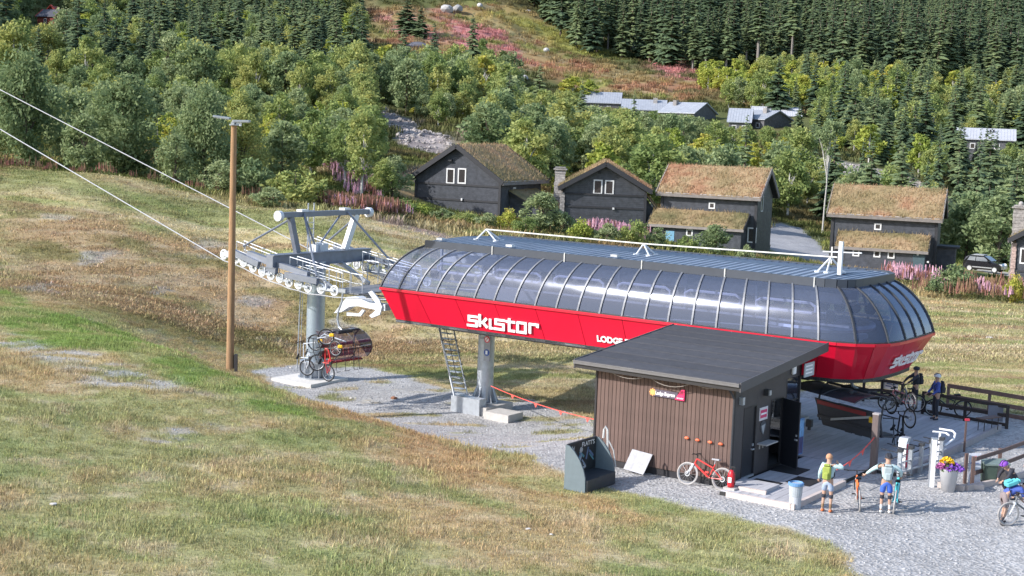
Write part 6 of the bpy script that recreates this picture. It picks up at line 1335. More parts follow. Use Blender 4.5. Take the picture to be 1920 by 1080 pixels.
far_house((1367,204), (1413,206), (1353,229), 292, 'grey corrugated roofed house with a dark wall below its eave', turn=-1); far_house((1414,208), (1463,209), (1440,226), 296, 'grey roofed house with a stone chimney beside the corrugated roof', chim=(1444,), turn=-5); far_house((1408,199), (1501,205), (1490,219), 318, 'pale roofed house right behind the two grey roofs', PR)
far_house((1590,232), (1640,235), (1610,248), 305, 'pale roofed house half hidden by spruces', PR); far_house((1665,225), (1692,226), (1680,238), 312, 'small pale roof peeping out between spruce tops', PR)
hh = far_house((1792,238), (1905,247), (1816,262), 262, 'light grey roofed house with two black flues, set apart in the trees', PR, 9, chim=(), turn=-3)
for fx in (1857, 1863): x, _ = hh.front(fx, 250, 3.0); mb = MB(); mb.box((x-.15, 2.6, 2.5), (x+.15, 2.9, (hh.front(fx, 243, 3.0)[1]))); mb.build('flue', DTRIM, hh.o)
# red cabin in the woods
REDW = siding('red_wall', (.22,.05,.035), .2); A = D(70, 44, 400); B = D(103, 46, 397); rc = Bld('red_cabin', A, B, 5.0, min(gz1(A[0], A[1]), A[2])-.5, 'small red cabin with a dark roof among the trees high on the slope', 'cabin')
ez = rc.front(70, 30)[1]; rz = rc.front(85, 19, 2.5)[1]; RT = mat('red_trim', (.45,.06,.04), .6)
walls(rc, 0, rc.W, 0, 5, ez, rz, 'x', REDW); roof_gable(rc, 0, rc.W, 0, 5, ez, rz, 'x', .4, .4, False, 1, mat('dark_roof', (.08,.08,.095), .6))
for x in (-.42, rc.W+.34):
    for y0, y1 in ((-.4, 2.5), (5.4, 2.5)): mb = MB(); sl = (rz-ez)/2.5; mb.beam((x, y0, ez+.1-sl*.4), (x, y1, rz+.15), .12, .4); mb.build('barge_board', RT, rc.o)
rc.window(2.9, ez-1.3, 1.0, 1.3); x, z = rc.front(95, 20, 4); mb = MB(); mb.prism([(x-1.6, 4.2, rz-1.6), (x+1.9, 4.2, rz-1.6), (x+1.9, 4.2, rz-.2), (x+.1, 4.2, rz+1.3), (x-1.6, 4.2, rz-.2)], (0, 2.5, 0)); mb.build('rear_wing', REDW, rc.o)
for s_ in (-1, 1): mb = MB(); mb.beam((x+.1, 4.0, rz+1.5), (x+.1+s_*2.0, 4.0, rz-.2), .5, .3); mb.build('barge_board', RT, rc.o)

# parked car
cp = D(1846, 512, 145); cz_ = gz1(cp[0], cp[1]); car = empty('parked_car', (cp[0], cp[1], cz_), math.radians(-38), 'black compact car parked beside the cabin with the stone chimney', 'car')
CP = mat('car_black', (.012,.012,.015), .18, var=.02, coat=1); CG = mat('car_glass', (.10,.12,.14), .08, var=.1, spec=.8)
prof = [(-1.95, .35), (-1.98, .75), (-1.90, 1.0), (-1.72, 1.42), (-1.35, 1.58), (.15, 1.56), (.85, 1.08), (1.65, .92), (1.93, .70), (1.96, .38), (1.6, .26), (-1.6, .26)]
bm = bmesh.new(); rows = []
for y, k in ((-.86, .0), (-.80, .5), (0, 1.0), (.80, .5), (.86, 0)):
    row = []
    for x, z in prof:
        zz = z; yy = y
        if z > 1.05: yy = y*(.84 if abs(y) > .8 else .84)
        if abs(y) == .86 and z > 1.05: yy = math.copysign(.70, y); 
        if abs(y) == .80 and z > 1.05: yy = math.copysign(.62, y); zz = z+.02
        if y == 0: zz = z+(.03 if z > 1.0 else 0); x = x*1.03 if abs(x) > 1.6 else x
        row.append(bm.verts.new((x, yy, zz)))
    rows.append(row)
for a, b_ in zip(rows[:-1], rows[1:]):
    for i in range(len(prof)): j = (i+1) % len(prof); bm.faces.new((a[i], a[j], b_[j], b_[i]))
bm.faces.new(rows[0][::-1]); bm.faces.new(rows[-1]); bmesh.ops.recalc_face_normals(bm, faces=bm.faces); me = bpy.data.meshes.new('body'); bm.to_mesh(me); bm.free(); me.materials.append(CP); o = bpy.data.objects.new('body', me); link(o, car)
def cpart(name, m, pts, ex, par=car): mb = MB(); mb.prism(pts, ex); return mb.build(name, m, par)
for s_ in (-1, 1):
    cpart('side_window', CG, [(-1.55, s_*.80, 1.10), (-.75, s_*.81, 1.08), (-.75, s_*.715, 1.48), (-1.35, s_*.715, 1.48)], (0, s_*.012, 0)); cpart('side_window', CG, [(-.68, s_*.81, 1.08), (.65, s_*.81, 1.08), (.12, s_*.715, 1.48), (-.68, s_*.715, 1.48)], (0, s_*.012, 0))
    cpart('sill_trim', mat('trim_grey', (.30,.31,.32), .4), [(-1.1, s_*.872, .42), (1.1, s_*.872, .42), (1.1, s_*.872, .52), (-1.1, s_*.872, .52)], (0, s_*.01, 0))
    cpart('roof_rail', GALV, [(-1.2, s_*.60, 1.62), (.0, s_*.60, 1.62), (.0, s_*.60, 1.66), (-1.2, s_*.60, 1.66)], (0, s_*.03, 0))
    cpart('headlight', LET, [(1.55, s_*.78, .78), (1.9, s_*.60, .76), (1.86, s_*.62, .90), (1.55, s_*.80, .93)], (.03, 0, .0)); cpart('mirror', CP, [(.55, s_*.86, 1.05), (.72, s_*.86, 1.05), (.72, s_*.86, 1.2), (.55, s_*.86, 1.2)], (0, s_*.16, 0))
    for x in (-1.25, 1.28):
        mb = MB(); mb.lathe([(.0, -.10), (.20, -.10), (.315, -.09), (.325, 0), (.315, .10), (0, .10)], (x, s_*.80, .325), 20, 'Y'); w = mb.build('wheel', BLACK, car)
        mb = MB(); mb.lathe([(0, 0), (.21, 0), (.23, .02*s_), (.0, .02*s_)], (x, s_*.905, .325), 16, 'Y'); mb.build('rim', mat('rim_silver', (.6,.62,.64), .3, metal=.4), w)
cpart('windscreen', CG, [(.28, -.64, 1.50), (.28, .64, 1.50), (.86, .70, 1.12), (.86, -.70, 1.12)], (.012, 0, .02)); cpart('grille', mat('grille_dark', (.05,.05,.05), .4), [(1.955, -.4, .48), (1.955, .4, .48), (1.945, .4, .62), (1.945, -.4, .62)], (.03, 0, 0)); cpart('number_plate', LET, [(1.99, -.25, .50), (1.99, .25, .50), (1.985, .25, .60), (1.985, -.25, .60)], (.01, 0, 0))
mb = MB(); mb.box((-1.1, -.5, 1.615), (.0, .5, 1.70)); mb.build('roof_box', mat('trim_grey', (.30,.31,.32), .4), car, .03)
# ------------------------------------------------------------------ bicycles
SKIN = mat('skin', (.42,.26,.19), .6, var=.05); SPK = mat('spoke_steel', (.45,.46,.48), .4, metal=.6)
_wheel = {}
def wheel_meshes(tyre):
    if tyre.name not in _wheel:
        a = MB(); a.smooth = True; a.torus((0, 0, 0), .335, .027, 28, 6, 'Y'); ty = a.mesh('tyre', tyre)
        a = MB(); a.torus((0, 0, 0), .300, .014, 24, 4, 'Y'); a.lathe([(0, -.05), (.025, -.05), (.025, .05), (0, .05)], (0, 0, 0), 8, 'Y')
        for k in range(14): q = k*math.pi/7; a.tube((.02*math.cos(q), .02*(-1)**k, .02*math.sin(q)), (.30*math.cos(q), 0, .30*math.sin(q)), .0035, 3)
        a.lathe([(.06, .028), (.085, .028), (.085, .032), (.06, .032)], (0, 0, 0), 14, 'Y'); _wheel[tyre.name] = (ty, a.mesh('rim', SPK))
    return _wheel[tyre.name]
def bike(loc, rz, label, frame_c, fork_c=None, pitch=0, roll=0, steer=0.0, tyre=BLACK, group=None, saddle=BLACK, thick=1.0):
    r = empty('bicycle', loc, 0, label, 'bicycle', group); r.rotation_euler = Euler((roll, pitch, rz), 'XYZ')
    def part(name, m, fn, par=r): a = MB(); fn(a); return a.build(name, m, par)
    RH, FH, BB, ST, HT, HB_ = (-.56, 0, .36), (.62, 0, .36), (-.10, 0, .34), (-.24, 0, .80), (.36, 0, .86), (.42, 0, .70)
    for h in (RH, FH):
        w = empty('wheel', h); w.parent = r
        if h is FH: w.rotation_euler = (0, 0, steer)
        ty, ri = wheel_meshes(tyre)
        for nm, me in (('tyre', ty), ('rim', ri)): o = bpy.data.objects.new(nm, me); link(o, w)
    k = thick
    def fr(a):
        a.tube(BB, (ST[0]-.02, 0, ST[2]-.02), .018*k, 8); a.tube(BB, HB_, .030*k, 8); a.tube((-.20, 0, .66), HT, .024*k, 8); a.tube(HT, HB_, .026*k, 8); a.cbox((-.02, 0, .50), (.12, .05, .06))
        for s in (-1, 1): a.tube((BB[0], s*.03, BB[2]), (RH[0], s*.06, RH[2]), .014*k, 6); a.tube((-.20, s*.02, .64), (RH[0], s*.06, RH[2]), .012*k, 6)
    part('frame', frame_c, fr)
    def fk(a):
        a.tube(HB_, (.455, 0, .66), .022, 8); a.box((.43, -.07, .64), (.48, .07, .70))
        for s in (-1, 1): a.tube((.46, s*.06, .68), (FH[0], s*.06, FH[2]), .020, 8, .016)
    part('fork', fork_c or frame_c, fk)
    def hb(a):
        a.tube(HT, (.34, 0, .98), .017, 8); a.tube((.34, 0, .98), (.42, 0, 1.0), .02, 8); a.path([(.36, -.38, 1.03), (.41, -.20, 1.01), (.42, 0, 1.0), (.41, .20, 1.01), (.36, .38, 1.03)], .014, 6)
        for s in (-1, 1): a.tube((.37, s*.27, 1.025), (.355, s*.385, 1.035), .019, 6); a.tube((.40, s*.22, 1.0), (.44, s*.30, .98), .007, 4)
    part('handlebar', BLACK, hb)
    part('saddle', saddle, lambda a: (a.cbox((-.27, 0, .93), (.24, .10, .045)), a.cbox((-.35, 0, .935), (.10, .15, .05)), a.tube((-.24, 0, .78), (-.26, 0, .92), .014, 8)))
    def ck(a):
        a.lathe([(0, -.062), (.075, -.062), (.085, -.056), (0, -.056)], BB, 16, 'Y'); a.tube((BB[0], -.09, BB[2]), (BB[0]+.13, -.09, BB[2]-.10), .011, 5); a.tube((BB[0], .09, BB[2]), (BB[0]-.13, .09, BB[2]+.10), .011, 5)
        a.cbox((BB[0]+.13, -.145, BB[2]-.10), (.09, .10, .022)); a.cbox((BB[0]-.13, .145, BB[2]+.10), (.09, .10, .022)); a.beam((BB[0], -.058, BB[2]+.08), (RH[0], -.05, RH[2]+.04), .008, .01); a.beam((BB[0], -.058, BB[2]-.08), (RH[0], -.05, RH[2]-.04), .008, .01)
    part('crank', BLACK, ck); return r
bred = mat('bike_red', (.62,.05,.045), .35, var=.03); bblk = mat('bike_black', (.02,.02,.024), .35); bwht = mat('bike_white', (.62,.65,.70), .35); bcy = mat('bike_cyan', (.10,.62,.66), .4); bor = mat('bike_orange', (.80,.17,.05), .4); bgry = mat('bike_grey', (.12,.13,.14), .4); bpk = mat('bike_pink', (.60,.22,.22), .4)
gtyre = mat('dusty_tyre', (.36,.34,.33), .85); 
p = G(1290, 925); q = G(1347, 931); q = q
ub, vb_ = toUV(p); uc, vc = toUV(q)
b_ = bike(HF((ub+uc)/2-.38, -.42, -.005), ANG+math.pi, 'red mountain bike leaning against the brown hut wall', bred, bwht, roll=0, tyre=gtyre, saddle=mat('saddle_light', (.35,.35,.38), .5))
b_.rotation_euler = Euler((math.radians(9), 0, ANG+math.pi+math.radians(4)), 'XYZ')

# ------------------------------------------------------------------ people
def skin(name, V, E, R, m, par, sub=1, root=0):
    me = bpy.data.meshes.new(name); me.from_pydata([tuple(v) for v in V], E, []); o = bpy.data.objects.new(name, me); col.objects.link(o)
    md = o.modifiers.new('s', 'SKIN'); md.use_smooth_shade = True; md.branch_smoothing = .2
    for i, sv in enumerate(me.skin_vertices[0].data):
        r = R[i]; sv.radius = (r, r) if not hasattr(r, '__len__') else r; sv.use_root = (i == root)
    if sub: ms = o.modifiers.new('u', 'SUBSURF'); ms.levels = sub; ms.render_levels = sub
    m2 = bpy.data.meshes.new_from_object(o.evaluated_get(bpy.context.evaluated_depsgraph_get())); bpy.data.objects.remove(o); m2.name = name; m2.materials.clear(); m2.materials.append(m)
    ob = bpy.data.objects.new(name, m2); link(ob, par); return ob
def lerp(a, b, t): return tuple(a[i]+(b[i]-a[i])*t for i in range(3))
def person(loc, rz, label, pose, cl, k=1.0):
    """pose: joints in metres, x forward, y to the person's left; cl: clothing colours"""
    P = dict(pelvis=(0, 0, .95), waist=(0, 0, 1.08), chest=(0, 0, 1.30), neck=(0, 0, 1.48), head=(.015, 0, 1.60), crown=(.01, 0, 1.70),
             shl=(0, .17, 1.42), shr=(0, -.17, 1.42), ell=(-.02, .24, 1.14), elr=(-.02, -.24, 1.14), wrl=(.06, .25, .90), wrr=(.06, -.25, .90),
             hpl=(0, .09, .90), hpr=(0, -.09, .90), knl=(.03, .11, .49), knr=(.03, -.11, .49), anl=(-.02, .12, .08), anr=(-.02, -.12, .08))
    P.update(pose); r = empty('person', loc, rz, label, 'person'); r.scale = (k, k, k)
    N = list(P.keys()); ix = {n: i for i, n in enumerate(N)}; V = [P[n] for n in N]
    RR = dict(pelvis=.135, waist=.12, chest=.14, neck=.055, head=.092, crown=.075, shl=.062, shr=.062, ell=.042, elr=.042, wrl=.028, wrr=.028, hpl=.09, hpr=.09, knl=.058, knr=.058, anl=.038, anr=.038)
    R = [RR[n] for n in N]
    E = [('pelvis', 'waist'), ('waist', 'chest'), ('chest', 'neck'), ('neck', 'head'), ('head', 'crown'), ('chest', 'shl'), ('chest', 'shr'), ('shl', 'ell'), ('shr', 'elr'), ('ell', 'wrl'), ('elr', 'wrr'), ('pelvis', 'hpl'), ('pelvis', 'hpr'), ('hpl', 'knl'), ('hpr', 'knr'), ('knl', 'anl'), ('knr', 'anr')]
    E = [(ix[a], ix[b]) for a, b in E]
    hands = {}
    for s, w, e in ((1, 'wrl', 'ell'), (-1, 'wrr', 'elr')):
        d = (Vector(P[w])-Vector(P[e])).normalized(); side = d.cross(Vector((1, 0, 0)));  side = side.normalized() if side.length > .2 else Vector((0, 1, 0)); nrm = side.cross(d)
        palm = Vector(P[w])+d*.075; V.append(tuple(palm)); R.append(.026); ip = len(V)-1; E.append((ix[w], ip)); hands[s] = palm
        for f, (off, ln) in enumerate(((-.030, .060), (-.010, .072), (.010, .068), (.028, .052))):
            b0 = palm+side*off+d*.012; V.append(tuple(b0)); R.append(.0095); V.append(tuple(b0+d*ln*.55+nrm*.010)); R.append(.0085); V.append(tuple(b0+d*ln*.8+nrm*.032)); R.append(.007); n_ = len(V); E += [(ip, n_-3), (n_-3, n_-2), (n_-2, n_-1)]
        tb = palm-d*.03-side*.022*s; V.append(tuple(tb-side*.022*s+nrm*.015)); R.append(.010); V.append(tuple(tb-side*.035*s+nrm*.03+d*.035)); R.append(.008); n_ = len(V); E += [(ip, n_-2), (n_-2, n_-1)]
    for w, kn in (('anl', 'knl'), ('anr', 'knr')):
        a = Vector(P[w]); V.append(tuple(a+Vector((.13, 0, -.04)))); R.append(.032); E.append((ix[w], len(V)-1))
    body = skin('body', V, E, R, SKIN, r)
    # nose and ears belong to the head
    bm = bmesh.new(); bm.from_mesh(body.data); hd = Vector(P['head']); up = (Vector(P['crown'])-hd).normalized(); fw = Vector((1, 0, 0)); fw = (fw-up*fw.dot(up)).normalized(); sd_ = up.cross(fw)
    for c, rr in ((hd+fw*.105-up*.005, .016), (hd+sd_*.093, .020), (hd-sd_*.093, .020)): bmesh.ops.create_icosphere(bm, subdivisions=1, radius=rr, matrix=Matrix.Translation(c))
    bm.to_mesh(body.data); bm.free()
    g = lambda *n: [P[x] for x in n]
    def cloth(name, chain_v, chain_e, rad, m, sub=1): return skin(name, chain_v, chain_e, rad, m, r, sub)
    if 'shirt' in cl:
        sl = cl.get('sleeve', 1.0); v = g('waist', 'chest', 'neck', 'shl', 'ell', 'shr', 'elr'); v[0] = lerp(P['pelvis'], P['waist'], -.15); v[2] = lerp(P['chest'], P['neck'], .72)
        rad = [.158, .155, .075, .082, .058, .082, .058]; e = [(0, 1), (1, 2), (1, 3), (3, 4), (1, 5), (5, 6)]
        if sl >= 1: v += [lerp(P['ell'], P['wrl'], .92), lerp(P['elr'], P['wrr'], .92)]; rad += [.040, .040]; e += [(4, 7), (6, 8)]
        cloth('shirt', v, e, rad, cl['shirt'])
    if 'shorts' in cl:
        t = cl.get('leg', .85); v = [lerp(P['pelvis'], P['waist'], .35), P['pelvis'], P['hpl'], lerp(P['hpl'], P['knl'], min(t, 1)), P['hpr'], lerp(P['hpr'], P['knr'], min(t, 1))]; rad = [.132, .148, .108, .088 if t < 1 else .075, .108, .088 if t < 1 else .075]; e = [(0, 1), (1, 2), (2, 3), (1, 4), (4, 5)]
        if t > 1: v += [lerp(P['knl'], P['anl'], .9), lerp(P['knr'], P['anr'], .9)]; rad += [.055, .055]; e += [(3, 6), (5, 7)]
        cloth('shorts' if t <= 1 else 'trousers', v, e, rad, cl['shorts'])
    for s, kn, an, hp in ((1, 'knl', 'anl', 'hpl'), (-1, 'knr', 'anr', 'hpr')):
        if 'pads' in cl: cloth('knee_pad', [lerp(P[kn], P[hp], .22), P[kn], lerp(P[kn], P[an], .3)], [(0, 1), (1, 2)], [.070, .068, .058], cl['pads'])
        if 'socks' in cl: cloth('sock', [lerp(P[kn], P[an], .45), lerp(P[kn], P[an], .95)], [(0, 1)], [.050, .042], cl['socks'])
        a = Vector(P[an]); cloth('shoe', [tuple(a+Vector((-.05, 0, -.02))), tuple(a+Vector((.06, 0, -.035))), tuple(a+Vector((.17, 0, -.045)))], [(0, 1), (1, 2)], [(.048, .052), (.046, .042), (.040, .032)], cl['shoes'])
    if 'pack' in cl:
        c = (Vector(P['chest'])+Vector(P['waist']))/2; sp = (Vector(P['neck'])-Vector(P['waist'])).normalized(); bk = Vector((sp.z, 0, -sp.x))*-1; R3 = Matrix((-bk, Vector((0, 1, 0)), sp)).transposed()
        mb = MB(); mb.cbox(c+bk*.20+sp*.03, (.14, .24, .38), R3); mb.cbox(c+bk*.29-sp*.05, (.07, .17, .22), R3); mb.cbox(c+bk*.20+sp*.26, (.11, .20, .07), R3); o = mb.build('backpack', cl['pack'], r, .03)
        mb = MB()
        for s in (-1, 1): mb.path([tuple(c+bk*.14+sp*.22+Vector((0, s*.10, 0))), tuple(Vector(P['neck'])+Vector((0, s*.10, -.035))), tuple(c-bk*.17+sp*.12+Vector((0, s*.11, 0))), tuple(c-bk*.12-sp*.12+Vector((0, s*.15, 0))), tuple(c+bk*.12-sp*.14+Vector((0, s*.14, 0)))], .016, 5)
        mb.build('strap', cl.get('strap', BLACK), o)
    hc = hd+up*.055
    if 'helmet' in cl:
        mb = MB(); mb.smooth = True; R3 = Matrix((fw, sd_, up)).transposed(); vs = []; n = 14
        for j in range(7):
            t = j/6*1.75
            for i in range(n): a = 6.2832*i/n; vs.append(hc+R3@Vector((.135*math.sin(t)*math.cos(a), .112*math.sin(t)*math.sin(a), .118*math.cos(t))))
        mb.add(vs, [(j*n+i, (j+1)*n+i, (j+1)*n+(i+1) % n, j*n+(i+1) % n) for j in range(6) for i in range(n)]); mb.smooth = False; mb.cbox(hc+fw*.13+up*.03, (.05, .13, .012), R3); h = mb.build('helmet', cl['helmet'], r)
        mb = MB(); [mb.path([tuple(hc+R3@Vector((.137*math.sin(t)*c_, s*.045, .121*math.cos(t)))) for t in np.linspace(-1.2, 1.2, 7) for c_ in (1,)], .010, 4) for s in (-1, 1)]; mb.build('vent_strip', BLACK, h)
    if 'hair' in cl:
        mb = MB(); mb.smooth = True; R3 = Matrix((fw, sd_, up)).transposed(); vs = []; n = 14
        for j in range(6):
            t = j/5*1.45
            for i in range(n): a = 6.2832*i/n; bk_ = 1.25 if math.cos(a) < 0 else 1; vs.append(hc-fw*.012+R3@Vector((.108*math.sin(t*bk_)*math.cos(a), .10*math.sin(t*bk_)*math.sin(a), .105*math.cos(t*bk_))))
        mb.add(vs, [(j*n+i, (j+1)*n+i, (j+1)*n+(i+1) % n, j*n+(i+1) % n) for j in range(5) for i in range(n)]); mb.build('hair', cl['hair'], r)
    return r
c_ = lambda n, *v: mat(n, v, .8, var=.07, scale=8)
mint = c_('cloth_mint', .42, .56, .58); grey_ = c_('cloth_grey', .30, .36, .38); blue = c_('cloth_blue', .05, .12, .48); dark = c_('cloth_dark', .03, .032, .045); blue2 = c_('cloth_royal', .06, .10, .36); teal = c_('cloth_teal', .10, .42, .46); mauve = c_('cloth_mauve', .20, .165, .17); lime = c_('cloth_lime', .24, .29, .06); pale_blue = c_('cloth_pale_blue', .28, .34, .46); orange_s = c_('shoe_orange', .62, .17, .06); purple = c_('cloth_purple', .22, .07, .42); pinkc = c_('cloth_pink', .55, .14, .22); brown_ = c_('cloth_brown', .22, .14, .08); whitec = c_('cloth_white', .6, .6, .6)
def gp0(px, py, z=0.0): p = G(px, py, z); return (p[0], p[1], z if z else gz1(p[0], p[1]))
person(gp0(1549, 960), math.radians(62), 'man in a mint top with a yellow green backpack and orange shoes, seen from behind', dict(ell=(-.04, .25, 1.15), wrl=(.10, .30, .93), elr=(.06, -.42, 1.36), wrr=(.22, -.22, 1.46), head=(.03, .01, 1.60), crown=(.03, .01, 1.70)), dict(shirt=mint, shorts=pale_blue, leg=.72, pads=dark, socks=brown_, shoes=orange_s, pack=lime, hair=c_('hair_ginger', .45, .24, .14)), 1.0)
person(gp0(1659, 962), math.radians(80), 'rider in a dark helmet and blue shorts standing between two bicycles', dict(shl=(0, .18, 1.42), ell=(.10, .42, 1.24), wrl=(.20, .60, 1.06), elr=(.02, -.38, 1.26), wrr=(.22, -.40, 1.04), head=(.03, -.01, 1.60), crown=(.03, -.01, 1.70)), dict(shirt=mint, shorts=blue, leg=.8, pads=dark, socks=whitec, shoes=whitec, pack=grey_, helmet=dark), 1.02)
person(gp0(1714, 766, .16), math.radians(195), 'rider in black clothes and a black helmet holding a bike by the far fence', dict(elr=(.26, -.26, 1.24), wrr=(.46, -.22, 1.05), ell=(.28, .24, 1.26), wrl=(.52, .20, 1.10)), dict(shirt=dark, shorts=dark, leg=1.2, shoes=dark, helmet=dark, pack=dark), .98)
person(gp0(1753, 787, .16), math.radians(190), 'rider in a royal blue top with a dark backpack standing on the deck edge', dict(elr=(.08, -.26, 1.15), wrr=(.28, -.22, .98), ell=(.10, .24, 1.15), wrl=(.30, .2, .98)), dict(shirt=blue2, shorts=dark, leg=1.2, shoes=dark, helmet=c_('helmet_white', .6, .62, .66), pack=dark), 1.04)
person(gp0(1879, 983), math.radians(12), 'bending rider in mauve shorts with a turquoise pack leaning over a bicycle', dict(pelvis=(0, 0, .88), waist=(.12, 0, .98), chest=(.34, 0, 1.08), neck=(.48, 0, 1.10), head=(.60, 0, 1.10), crown=(.69, 0, 1.13), shl=(.42, .18, 1.08), shr=(.42, -.18, 1.08), ell=(.52, .22, .84), elr=(.50, -.22, .84), wrl=(.66, .16, .68), wrr=(.66, -.16, .70), hpl=(0, .10, .84), hpr=(0, -.10, .84), knl=(.10, .13, .47), knr=(.02, -.12, .47), anl=(.06, .16, .08), anr=(-.10, -.14, .08)), dict(shirt=blue2, sleeve=0, shorts=mauve, leg=.95, socks=dark, shoes=dark, hair=c_('hair_black', .02, .018, .018), pack=teal), 1.0)
person(gp0(1900, 935), math.radians(200), 'crouching rider in a purple and pink helmet behind the bending rider', dict(pelvis=(0, 0, .62), waist=(.10, 0, .72), chest=(.25, 0, .90), neck=(.33, 0, 1.0), head=(.42, 0, 1.07), crown=(.46, 0, 1.16), shl=(.28, .18, .96), shr=(.28, -.18, .96), ell=(.42, .22, .76), elr=(.42, -.22, .76), wrl=(.55, .12, .62), wrr=(.55, -.12, .62), hpl=(0, .10, .58), hpr=(0, -.10, .58), knl=(.36, .14, .50), knr=(.34, -.14, .48), anl=(.10, .15, .08), anr=(.06, -.15, .08)), dict(shirt=dark, shorts=dark, leg=1.2, shoes=dark, helmet=purple), 1.0)
person(gp0(1925, 918), math.radians(170), 'person in a purple jacket at the frame edge beside the crouching rider', {}, dict(shirt=purple, shorts=dark, leg=1.2, shoes=dark, helmet=pinkc), .9)
pb1 = gp0(1617, 955); pb2 = gp0(1681, 960)
bike((pb1[0]-.05, pb1[1]+.35, 0), math.radians(81), 'black bicycle with an orange rear, held in the blue shorts rider\'s outstretched hand', bor, bblk, roll=math.radians(-4), thick=1.1, tyre=gtyre)
bike((pb2[0]+.02, pb2[1]+.35, 0), math.radians(73), 'cyan framed bicycle standing beside the rider in blue shorts', bcy, bgry, roll=math.radians(4), thick=2.0, tyre=gtyre)
p = gp0(1690, 770, .16); bike((p[0], p[1]-.1, .16), math.radians(172), 'pale pink bicycle held by the rider in black at the far fence', bpk, bblk)
p = gp0(1782, 781, 0.0); bike((p[0]-.1, p[1], 0), math.radians(178), 'black bicycle leaning behind the dark fence by the royal blue rider', bblk, roll=math.radians(-8))
p = gp0(1924, 985); bike((p[0], p[1], 0), math.radians(-165), 'bicycle at the frame edge in front of the bending rider', bgry, bwht, tyre=gtyre)

# ------------------------------------------------------------------ chairs of the lift
BUB = glassmat('bubble_glass', (.78,.62,.65), film=(.22,.10,.13), film_k=.14, rough=.08, base=.02); BUBD = glassmat('bubble_dark', (.10,.10,.11), film=(.03,.032,.038), film_k=.7, rough=.2, base=.0)
SEATR = mat('seat_red', (.26,.02,.03), .6); CHD = mat('chair_dark', (.03,.032,.04), .5, var=.2); HANG = mat('hanger_steel', (.33,.36,.41), .4, metal=.5); YEL = mat('yellow_pad', (.85,.50,.03), .5)
def chair(loc, rz, label, up, group='chairs of the lift'):
    r = empty('lift_chair', loc, rz, label, 'lift chair', group)
    def part(n, m, fn, par=r, bev=0): a = MB(); fn(a); return a.build(n, m, par, bev)
    part('hanger', HANG, lambda a: (a.path([(0, 0, 3.05), (-.05, 0, 2.6), (-.28, 0, 2.1), (-.32, 0, 1.75), (-.2, 0, 1.45), (.05, 0, 1.30)], [.05, .055, .06, .06, .055, .05], 8), a.cbox((0, 0, 3.08), (.45, .16, .16)), a.cbox((.0, .1, 3.0), (.2, .2, .1))))
    part('top_bar', CHD, lambda a: (a.tube((.05, -1.4, 1.30), (.05, 1.4, 1.30), .045, 8), a.box((-.12, -.6, 1.22), (.25, .6, 1.36))))
    for s in (-1, 1): part('side_frame', CHD, lambda a: a.path([(.05, s*1.38, 1.30), (-.22, s*1.40, 1.05), (-.30, s*1.40, .55), (-.20, s*1.40, .05), (.35, s*1.40, -.02)], .032, 6))
    for k in range(6):
        y = -1.32+k*.445
        part('seat', SEATR if not up else CHD, lambda a: a.cbox((.10, y+.21, .02), (.50, .41, .09)), bev=.02); part('backrest', CHD if up else SEATR, lambda a: a.cbox((-.24, y+.21, .30 if not up else .38), (.06, .38, .34 if not up else .62), Matrix.Rotation(-.18, 3, 'Y')), bev=.02)
    part('back_bar', SEATR, lambda a: a.cbox((-.33, 0, .66), (.05, 2.72, .13))); part('back_bar', SEATR if not up else CHD, lambda a: a.cbox((-.31, 0, .20), (.05, 2.72, .10)))
    part('safety_bar', CHD, lambda a: (a.path([(-.1, -1.3, .62), (.5, -1.3, .55), (.5, 1.3, .55), (-.1, 1.3, .62)], .022, 6), [a.path([(.5, y, .55), (.55, y, .1), (.62, y, -.38), (.62, y+.3, -.38)], .016, 5) for y in (-1.1, -.35, .35, .8)]))
    K = 9; prof = [(-.30+1.25*math.sin(t), .62+.72*math.cos(t)) for t in np.linspace(-.25, 2.3, K)] if not up else [(-.65+.90*math.sin(t), .95+.42*math.cos(t)) for t in np.linspace(-.9, .7, K)]
    o = MB(); o.smooth = True; vs = []
    for x, z in prof: vs += [(x, -1.42, z), (x, 1.42, z)]
    o.add(vs, [(2*i, 2*i+1, 2*i+3, 2*i+2) for i in range(K-1)]); o.smooth = False
    if not up:
        for s in (-1, 1): o.add([(x, s*1.42, z) for x, z in prof], [tuple(range(K))])
    o.build('bubble', BUB if not up else BUBD, r)
    for s in (-1, 0, 1): part('bubble_frame', CHD, lambda a: a.path([(x*1.01, s*1.42, z+.01) for x, z in prof], .022, 5))
    return r
u_, z_ = -22.70, .42
def chair_pt(base, rz, x, y, z): c, s = math.cos(rz), math.sin(rz); return (base[0]+x*c-y*s, base[1]+x*s+y*c, base[2]+z)
cb = HF(u_, 7.45, z_); cr = ANG-.05; chair(cb, cr, 'chair with a reddish bubble and three bicycles hung on it, hanging by the sheave tower', False)
for (x, y, z, lab, fc) in ((.20, -1.62, -.30, 'white bicycle hung upright on the chair, nearest to the tower column', bwht), (.98, -1.74, .05, 'dark bicycle with pale forks in the middle of the three on the chair', bgry), (1.62, -1.86, -.35, 'red and black bicycle hung furthest out on the chair under the bubble', bred)):
    q = chair_pt(cb, cr, x, y, z+.55); b = bike(q, 0, lab, fc, bwht if x < 1 else bblk); b.rotation_euler = Euler((0, math.radians(-72), cr+math.radians(20 if x < .5 else 35 if x < 1 else 5)), 'XYZ'); 
    mb = MB(); c = Vector(chair_pt(cb, cr, x+.12, y, z+1.35)); mb.cbox((0, 0, 0), (.20, .16, .14)); o = mb.build('hook_pad', YEL, None, .03); o.location = c; tag(o, {-1.62: 'yellow rack pad at the white bicycle on the chair', -1.74: 'yellow rack pad at the middle bicycle on the chair', -1.86: 'yellow rack pad at the red bicycle on the chair'}[y], 'rack pad', 'yellow rack pads')
